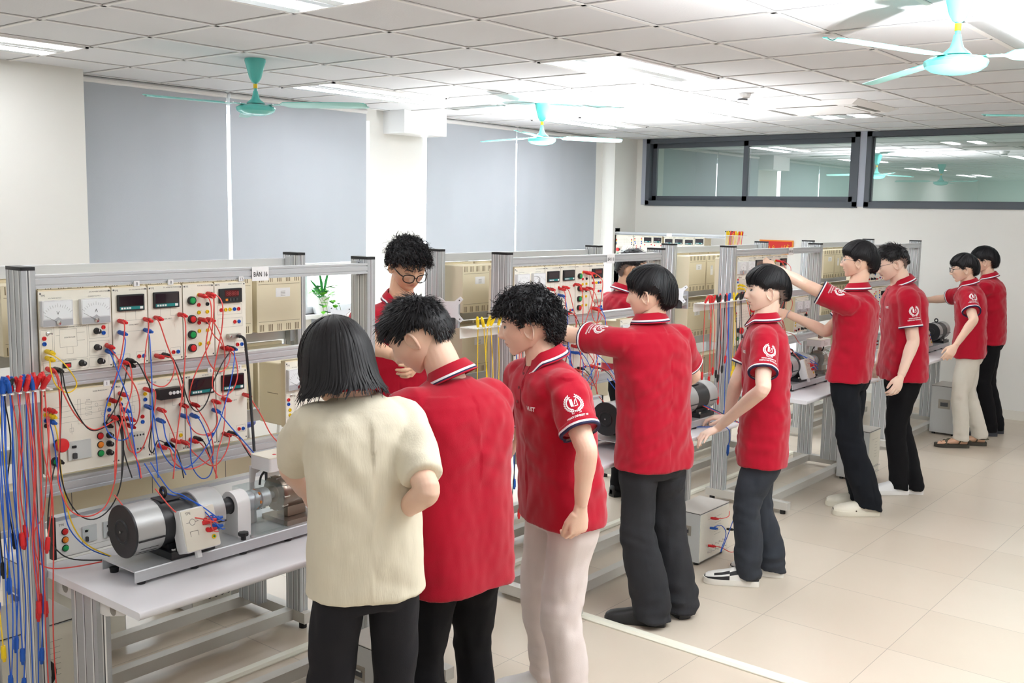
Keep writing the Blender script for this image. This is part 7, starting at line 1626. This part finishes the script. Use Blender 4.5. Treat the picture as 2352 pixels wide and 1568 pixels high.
# ------------------------------------------------------------------ the people
POSES = {
 'woman': {'H': 1.6,'yaw': 62,'hip': (-0.599,-2.971,0.912),'neck': (-0.599,-2.939,1.393),'head': (-0.613,-2.859,1.468),'hyaw': 75,'pitch': -18,'roll': 0,'sl': (-0.71,-2.88,1.306),'sr': (-0.488,-2.998,1.306),'el': (-0.633,-2.683,1.142),'wl': (-0.479,-2.558,1.013),'er': (-0.586,-3.199,1.159),'wr': (-0.525,-3.009,1.031),'al': (-0.7,-2.9,0.0),'fl': 55,'ar': (-0.5,-3.02,0.0),'fr': 55},
 'bowed': {'H': 1.7,'yaw': 80,'hip': (-0.145,-2.901,0.865),'neck': (-0.142,-2.873,1.379),'head': (-0.189,-2.768,1.503),'hyaw': 118,'pitch': -38,'roll': 0,'sl': (-0.307,-2.844,1.287),'sr': (0.023,-2.902,1.287),'el': (-0.083,-2.723,1.069),'wl': (-0.039,-2.556,0.939),'er': (0.175,-2.793,1.074),'wr': (0.24,-2.627,0.896),'al': (-0.26,-2.9,0.0),'fl': 85,'ar': (0.04,-2.86,0.0),'fr': 75},
 'profile': {'H': 1.7,'yaw': 156,'hip': (0.423,-2.911,0.888),'neck': (0.376,-2.853,1.384),'head': (0.336,-2.804,1.502),'hyaw': 130,'pitch': -7,'roll': 0,'sl': (0.308,-3.006,1.292),'sr': (0.444,-2.7,1.292),'el': (0.255,-3.133,1.115),'wl': (0.262,-3.11,0.921),'er': (0.54,-2.591,1.048),'wr': (0.497,-2.488,0.823),'al': (0.4,-2.98,0.0),'fl': 120,'ar': (0.6,-2.72,0.0),'fr': 135},
 'reach': {'H': 1.7,'yaw': 72,'hip': (1.53,-2.627,0.815),'neck': (1.507,-2.598,1.421),'head': (1.501,-2.592,1.542),'hyaw': 108,'pitch': -4,'roll': 0,'sl': (1.343,-2.545,1.329),'sr': (1.671,-2.651,1.329),'el': (1.354,-2.262,1.344),'wl': (1.341,-2.023,1.421),'er': (1.874,-2.631,1.133),'wr': (1.967,-2.429,1.014),'al': (1.477,-2.668,0.0),'fl': 115,'ar': (1.678,-2.703,0.0),'fr': 60},
 'fringe': {'H': 1.68,'yaw': 120,'hip': (2.364,-2.782,0.778),'neck': (2.346,-2.76,1.382),'head': (2.348,-2.763,1.527),'hyaw': 132,'pitch': 0,'roll': 0,'sl': (2.207,-2.84,1.291),'sr': (2.485,-2.68,1.291),'el': (2.04,-2.921,1.081),'wl': (2.235,-2.592,0.812),'er': (2.4,-2.601,1.036),'wr': (2.539,-2.49,0.816),'al': (2.254,-2.767,-0.0),'fl': 118,'ar': (2.477,-2.802,0.0),'fr': 112},
 'armsup': {'H': 1.76,'yaw': 98,'hip': (3.947,-2.62,0.933),'neck': (3.956,-2.631,1.458),'head': (3.957,-2.632,1.631),'hyaw': 112,'pitch': 2,'roll': 0,'sl': (3.786,-2.655,1.363),'sr': (4.126,-2.607,1.363),'el': (3.687,-2.407,1.485),'wl': (4.015,-2.036,1.568),'er': (4.027,-2.418,1.162),'wr': (4.024,-2.143,1.26),'al': (3.956,-2.782,0.0),'fl': 128,'ar': (4.115,-2.676,0.0),'fr': 120},
 'stocky': {'H': 1.73,'yaw': 122,'hip': (4.616,-2.739,0.889),'neck': (4.592,-2.709,1.475),'head': (4.538,-2.643,1.604),'hyaw': 130,'pitch': -18,'roll': 0,'sl': (4.443,-2.802,1.381),'sr': (4.741,-2.616,1.381),'el': (4.428,-2.861,1.099),'wl': (4.288,-2.843,0.886),'er': (4.829,-2.555,1.113),'wr': (4.899,-2.482,0.878),'al': (4.61,-2.756,0.0),'fl': 130,'ar': (4.706,-2.826,0.0),'fr': 118},
 'sandals': {'H': 1.66,'yaw': 105,'hip': (6.551,-2.653,0.839),'neck': (6.522,-2.616,1.382),'head': (6.489,-2.576,1.501),'hyaw': 118,'pitch': -8,'roll': 0,'sl': (6.366,-2.658,1.292),'sr': (6.678,-2.574,1.292),'el': (6.184,-2.768,1.114),'wl': (6.071,-2.679,0.914),'er': (6.804,-2.336,1.224),'wr': (6.933,-2.131,1.188),'al': (6.485,-2.648,0.0),'fl': 122,'ar': (6.681,-2.736,-0.0),'fr': 118},
 'last': {'H': 1.7,'yaw': 100,'hip': (7.201,-2.64,0.896),'neck': (7.172,-2.604,1.411),'head': (7.137,-2.56,1.549),'hyaw': 112,'pitch': -4,'roll': 0,'sl': (7.01,-2.633,1.319),'sr': (7.334,-2.575,1.319),'el': (7.186,-2.53,1.123),'wl': (7.35,-2.422,0.965),'er': (7.534,-2.643,1.129),'wr': (7.579,-2.555,0.898),'al': (7.17,-2.697,0.0),'fl': 118,'ar': (7.335,-2.71,0.0),'fr': 118},
 'glasses': {'H': 1.7,'yaw': -130,'hip': (0.925,-1.525,1.053),'neck': (0.941,-1.545,1.478),'head': (0.93,-1.611,1.644),'hyaw': -112,'pitch': -28,'roll': 0,'sl': (1.071,-1.654,1.386),'sr': (0.811,-1.436,1.386),'el': (0.868,-1.838,1.311),'wl': (0.652,-1.952,1.254),'er': (0.654,-1.653,1.293),'wr': (0.568,-1.889,1.285),'al': (1.03,-1.62,0.0),'fl': -120,'ar': (0.89,-1.5,0.0),'fr': -130},
 'behind': {'H': 1.68,'yaw': -20,'hip': (3.203,-1.399,0.937),'neck': (3.179,-1.37,1.406),'head': (3.22,-1.42,1.551),'hyaw': -58,'pitch': -6,'roll': 0,'sl': (3.235,-1.215,1.315),'sr': (3.123,-1.525,1.315),'el': (3.334,-1.37,1.128),'wl': (3.286,-1.422,0.931),'er': (3.047,-1.397,1.153),'wr': (3.091,-1.42,0.95),'al': (3.26,-1.34,0.0),'fl': -20,'ar': (3.2,-1.48,0.0),'fr': -20},
 'sliver': {'H': 1.5,'yaw': 150,'hip': (5.066,-0.677,0.896),'neck': (5.056,-0.664,1.222),'head': (5.036,-0.64,1.376),'hyaw': 150,'pitch': -20,'roll': 0,'sl': (4.981,-0.794,1.141),'sr': (5.131,-0.534,1.141),'el': (4.757,-0.893,1.082),'wl': (4.576,-0.884,0.954),'er': (5.28,-0.422,0.971),'wr': (5.379,-0.278,0.834),'al': (5.05,-0.66,0.0),'fl': 150,'ar': (4.98,-0.56,0.0),'fr': 150},
}

BLKP = mat('trousers_black', (18, 18, 21), .85, var=.06, scale=30, bump=.08, bscale=300, spec=.2)
CHARP = mat('trousers_charcoal', (38, 38, 42), .85, var=.05, scale=30, bump=.08, bscale=300, spec=.2)
DENIM = mat('denim_black', (36, 37, 42), .85, var=.22, scale=9, bump=.12, bscale=350)
DENIM2 = mat('denim_washed', (44, 49, 58), .85, var=.28, scale=8, bump=.12, bscale=350)
PINKP = mat('trousers_pale_pink', (226, 214, 210), .85, var=.03, scale=20, bump=.08, bscale=300)
KHAKI = mat('trousers_light_beige', (220, 214, 202), .85, var=.03, scale=20, bump=.08, bscale=300)
NAVYP = mat('trousers_blue_black', (24, 27, 33), .85, var=.05, scale=30, bump=.08, bscale=300, spec=.2)
LINEN = mat('linen_cream', (228, 220, 198), .85, var=.025, scale=60, bump=.10, bscale=220, stretch=(1, 1, .12))
FULL = [(0, .054), (35, .050), (60, .038), (74, .004), (84, .020), (100, .026), (114, .010), (130, -.05), (180, -.072)]
SHORT = [(0, .066), (35, .062), (58, .048), (74, .010), (84, .020), (100, .026), (114, .010), (132, -.05), (180, -.066)]
BANG = [(0, .034), (35, .034), (56, .030), (72, .004), (86, .016), (100, .020), (114, .004), (132, -.052), (180, -.068)]
BOBL = [(0, .048), (30, .042), (50, .02), (66, -.03), (80, -.075), (180, -.085)]
fwd = lambda a: (lambda p: (0, a if p.y > -.03 else a * .2, 0))
STY = {
 'bob': dict(line=BOBL, comb=True, thick=.020, hang=.088, flip=.16, len=150, ragged=.012, width=.0055, tilt=12, flick=.010, lump=.10),
 'spiky': dict(line=SHORT, top=.040, side=.022, front=.050, thick=.017, lift=.55, fall=.02, mess=.12, width=.0021, flow=fwd(.9), ragged=.03, lump=.22),
 'curly': dict(line=FULL, top=.060, side=.028, front=.066, thick=.024, lift=.38, fall=.07, mess=.14, width=.0025, curl=.0075, flow=fwd(.9), ragged=.012, lump=.5),
 'swept': dict(line=BANG, comb=True, thick=.021, len=95, ragged=.022, width=.0036, tilt=26, flick=.006, swirl=.18, lump=.10),
 'fringe': dict(line=BANG, comb=True, thick=.021, len=100, ragged=.016, width=.0034, tilt=24, fade=.020, flick=.002, lump=.05),
 'bowl': dict(line=BANG, comb=True, thick=.022, len=100, ragged=.014, width=.0036, tilt=22, fade=-.012, flick=.002, lump=.05),
 'crop': dict(line=SHORT, top=.036, side=.012, front=.042, thick=.016, lift=.55, fall=.02, mess=.10, width=.0030, flow=fwd(.5), fade=.030, quiff=.016, lump=.3),
 'plain': dict(line=BANG, comb=True, thick=.018, len=90, ragged=.012, width=.0048, tilt=26, flick=.005, swirl=.1, lump=.1),
}
WIRE_ = mat('frame_wire', (70, 66, 66), .3, .8); BLKF = mat('frame_black', (20, 20, 22), .25); SILF = mat('frame_silver', (170, 172, 176), .25, .8)
PEOPLE = {
 'woman': ('woman in a cream blouse and black trousers, black bob, back turned', dict(hair=STY['bob'], locks=900, shirt=LINEN, shirt_name='blouse', polo=False, pants=CHARP, w=.93, hem=.09, sleeve=.82, sleeve_r=.066, puff=.16, fold=.8, pw=.93, knee_w=1.12, cuff_w=1.2, skin='fair', seed=2, jaw=1.05, hk=1.0, hemw=.98)),
 'bowed': ('student bowing his head, short spiky hair, red polo, black trousers, beside the woman', dict(hair=STY['spiky'], locks=2200, pants=BLKP, hem=.155, w=1.03, seed=3, open=.1, skin='fair', knee_w=1.0, cuff_w=1.05, hust=False, emblem=False)),
 'profile': ('curly haired student in profile, red polo and pale pink trousers', dict(hair=STY['curly'], locks=1900, pants=PINKP, hem=.09, w=.98, seed=4, open=.8, skin='fair', knee_w=1.08, cuff_w=1.1, shoe='white', emb_n=(-.70, -.70, .1), emb_t=.33, hand_l=dict(n=(.35, .93, 0), curl=((40, 50, 30), (44, 54, 32), (48, 56, 34), (50, 56, 34)), thumb=.2), bow=.01)),
 'reach': ('student with his back turned reaching left, red polo and wide black jeans', dict(hair=STY['swept'], locks=1100, pants=DENIM, hem=.075, w=1.0, seed=5, open=.9, skin='fair', knee_w=1.30, cuff_w=1.52, hust=False, emb_n=(-.5, .3, .9), emb_t=.30, fold=1.1, hand_l=dict(d=(-.85, .2, .45)))),
 'fringe': ('student with a straight fringe, red polo, washed jeans, hand on the table edge', dict(hair=STY['fringe'], locks=1100, pants=DENIM2, hem=.145, w=.95, seed=6, open=1.0, skin='pale', knee_w=1.06, cuff_w=1.12, shoe='sneaker', emb_n=(-.72, -.70, .05), emb_t=.34, fold=1.1, hand_l=dict(d=(-.86, .40, -.30), n=(.1, -.1, -1), curl=((48, 40, 16), (34, 24, 14), (20, 18, 12), (14, 14, 10)), spread=.22, thumb=.8), hand_r=dict(d=(-.5, .85, -.05), n=(0, 0, -1)), pfold=1.3)),
 'armsup': ('student with both arms raised to the panel, red polo, cream clogs', dict(hair=STY['bowl'], locks=700, pants=NAVYP, hem=.06, w=.98, seed=7, open=.9, skin='fair', knee_w=1.18, cuff_w=1.32, shoe='clog', hust=False, emb_n=(-.5, -.2, .8), hand_r=dict(d=(-.8, .4, .1), n=(.3, .5, -.5)), glasses=(SILF, dict(rim=.0011, w=.024, h=.018)), hem_z=.05, fold=1.25, hand_l=dict(d=(.05, .85, .5), n=(.3, .2, -.9), curl=((5, 10, 8), (40, 50, 30), (50, 55, 30), (55, 55, 30)), thumb=.8))),
 'stocky': ('sturdy student with thin framed glasses, red polo, black trousers, white sneakers', dict(hair=STY['crop'], locks=650, pants=BLKP, hem=.07, w=1.10, bw=1.08, arm=1.08, nk=1.12, seed=8, open=.35, skin='pale', knee_w=1.02, cuff_w=1.05, shoe='white', jaw=.75, hk=1.03, glasses=(WIRE_, dict(rim=.0010, w=.026, h=.017)), emb_n=(-.72, -.70, .05), hand_l=dict(n=(.5, .86, 0), curl=((22, 25, 18), (26, 30, 20), (30, 34, 22), (32, 34, 22)), thumb=.3))),
 'sandals': ('student in sandals and light beige trousers, hand in his pocket', dict(hair=STY['plain'], locks=420, pants=KHAKI, hem=.07, w=1.0, seed=9, open=.6, skin='fair', knee_w=1.05, cuff_w=1.1, shoe='sandal', glasses=(BLKF, dict(rim=.0016, w=.025, h=.019)), emb_n=(-.75, -.65, .1), near=False, hem_z=.06)),
 'last': ('student furthest along the row, red polo, black trousers with turned up cuffs', dict(hair=STY['swept'], locks=380, pants=BLKP, hem=.07, w=1.0, seed=10, open=.7, skin='fair', knee_w=1.0, cuff_w=1.05, shoe='dark', glasses=(SILF, dict(rim=.0011)), near=False, emblem=False, hust=False)),
 'glasses': ('curly student with thick black glasses looking down behind the benches', dict(hair=STY['curly'], locks=1400, pants=BLKP, hem=.09, w=.98, seed=11, open=.12, skin='tan', glasses=(BLKF, dict(rim=.0024, w=.0265, h=.021, y=.107, z=-.004)), emblem=False, hust=False)),
 'behind': ('student with black glasses framed by the rails behind the reaching student', dict(hair=STY['crop'], locks=420, pants=BLKP, seed=12, open=.8, skin='tan', glasses=(BLKF, dict(rim=.0018)), near=False, emblem=False, hust=False)),
 'sliver': ('student almost wholly hidden between two bench posts', dict(hair=STY['plain'], locks=260, pants=BLKP, seed=13, open=.8, skin='tan', near=False, emblem=False, hust=False)),
}
BUILT = {}
for nm, (lab, sp) in PEOPLE.items():
    if False: continue
    BUILT[nm] = person(lab, POSES[nm], sp)
if 'woman' in BUILT:
    root, Mh, sb, f, l = BUILT['woman']; nk = V(POSES['woman']['neck'])
    m = MB(); N = 26; pts = []
    for i in range(N + 1):
        a = math.radians(-150 + 300 * i / N); pts.append(nk + l * (.066 * math.sin(a)) - f * (.066 * math.cos(a) - .004) + V((0, 0, .012 + .018 * math.cos(a))))
    m.loft(pts, [(.009, .0016)] * len(pts), mat('lanyard_red', (214, 36, 52), .6), 8, up=(0, 0, 1)); m.build('lanyard', root)
if 'armsup' in BUILT:
    root, Mh, sb, f, l = BUILT['armsup']; w_, e_ = V(POSES['armsup']['wr']), V(POSES['armsup']['er']); d = (w_ - e_).normalized(); u = d.orthogonal().normalized(); v = d.cross(u); c = w_ - d * .012
    m = MB(); m.loft([c + u * .027 * math.cos(2 * PI * i / 20) + v * .027 * math.sin(2 * PI * i / 20) for i in range(21)], .0022, mat('bracelet', (210, 216, 224), .3, .5), 6, False); m.build('bracelet', root)
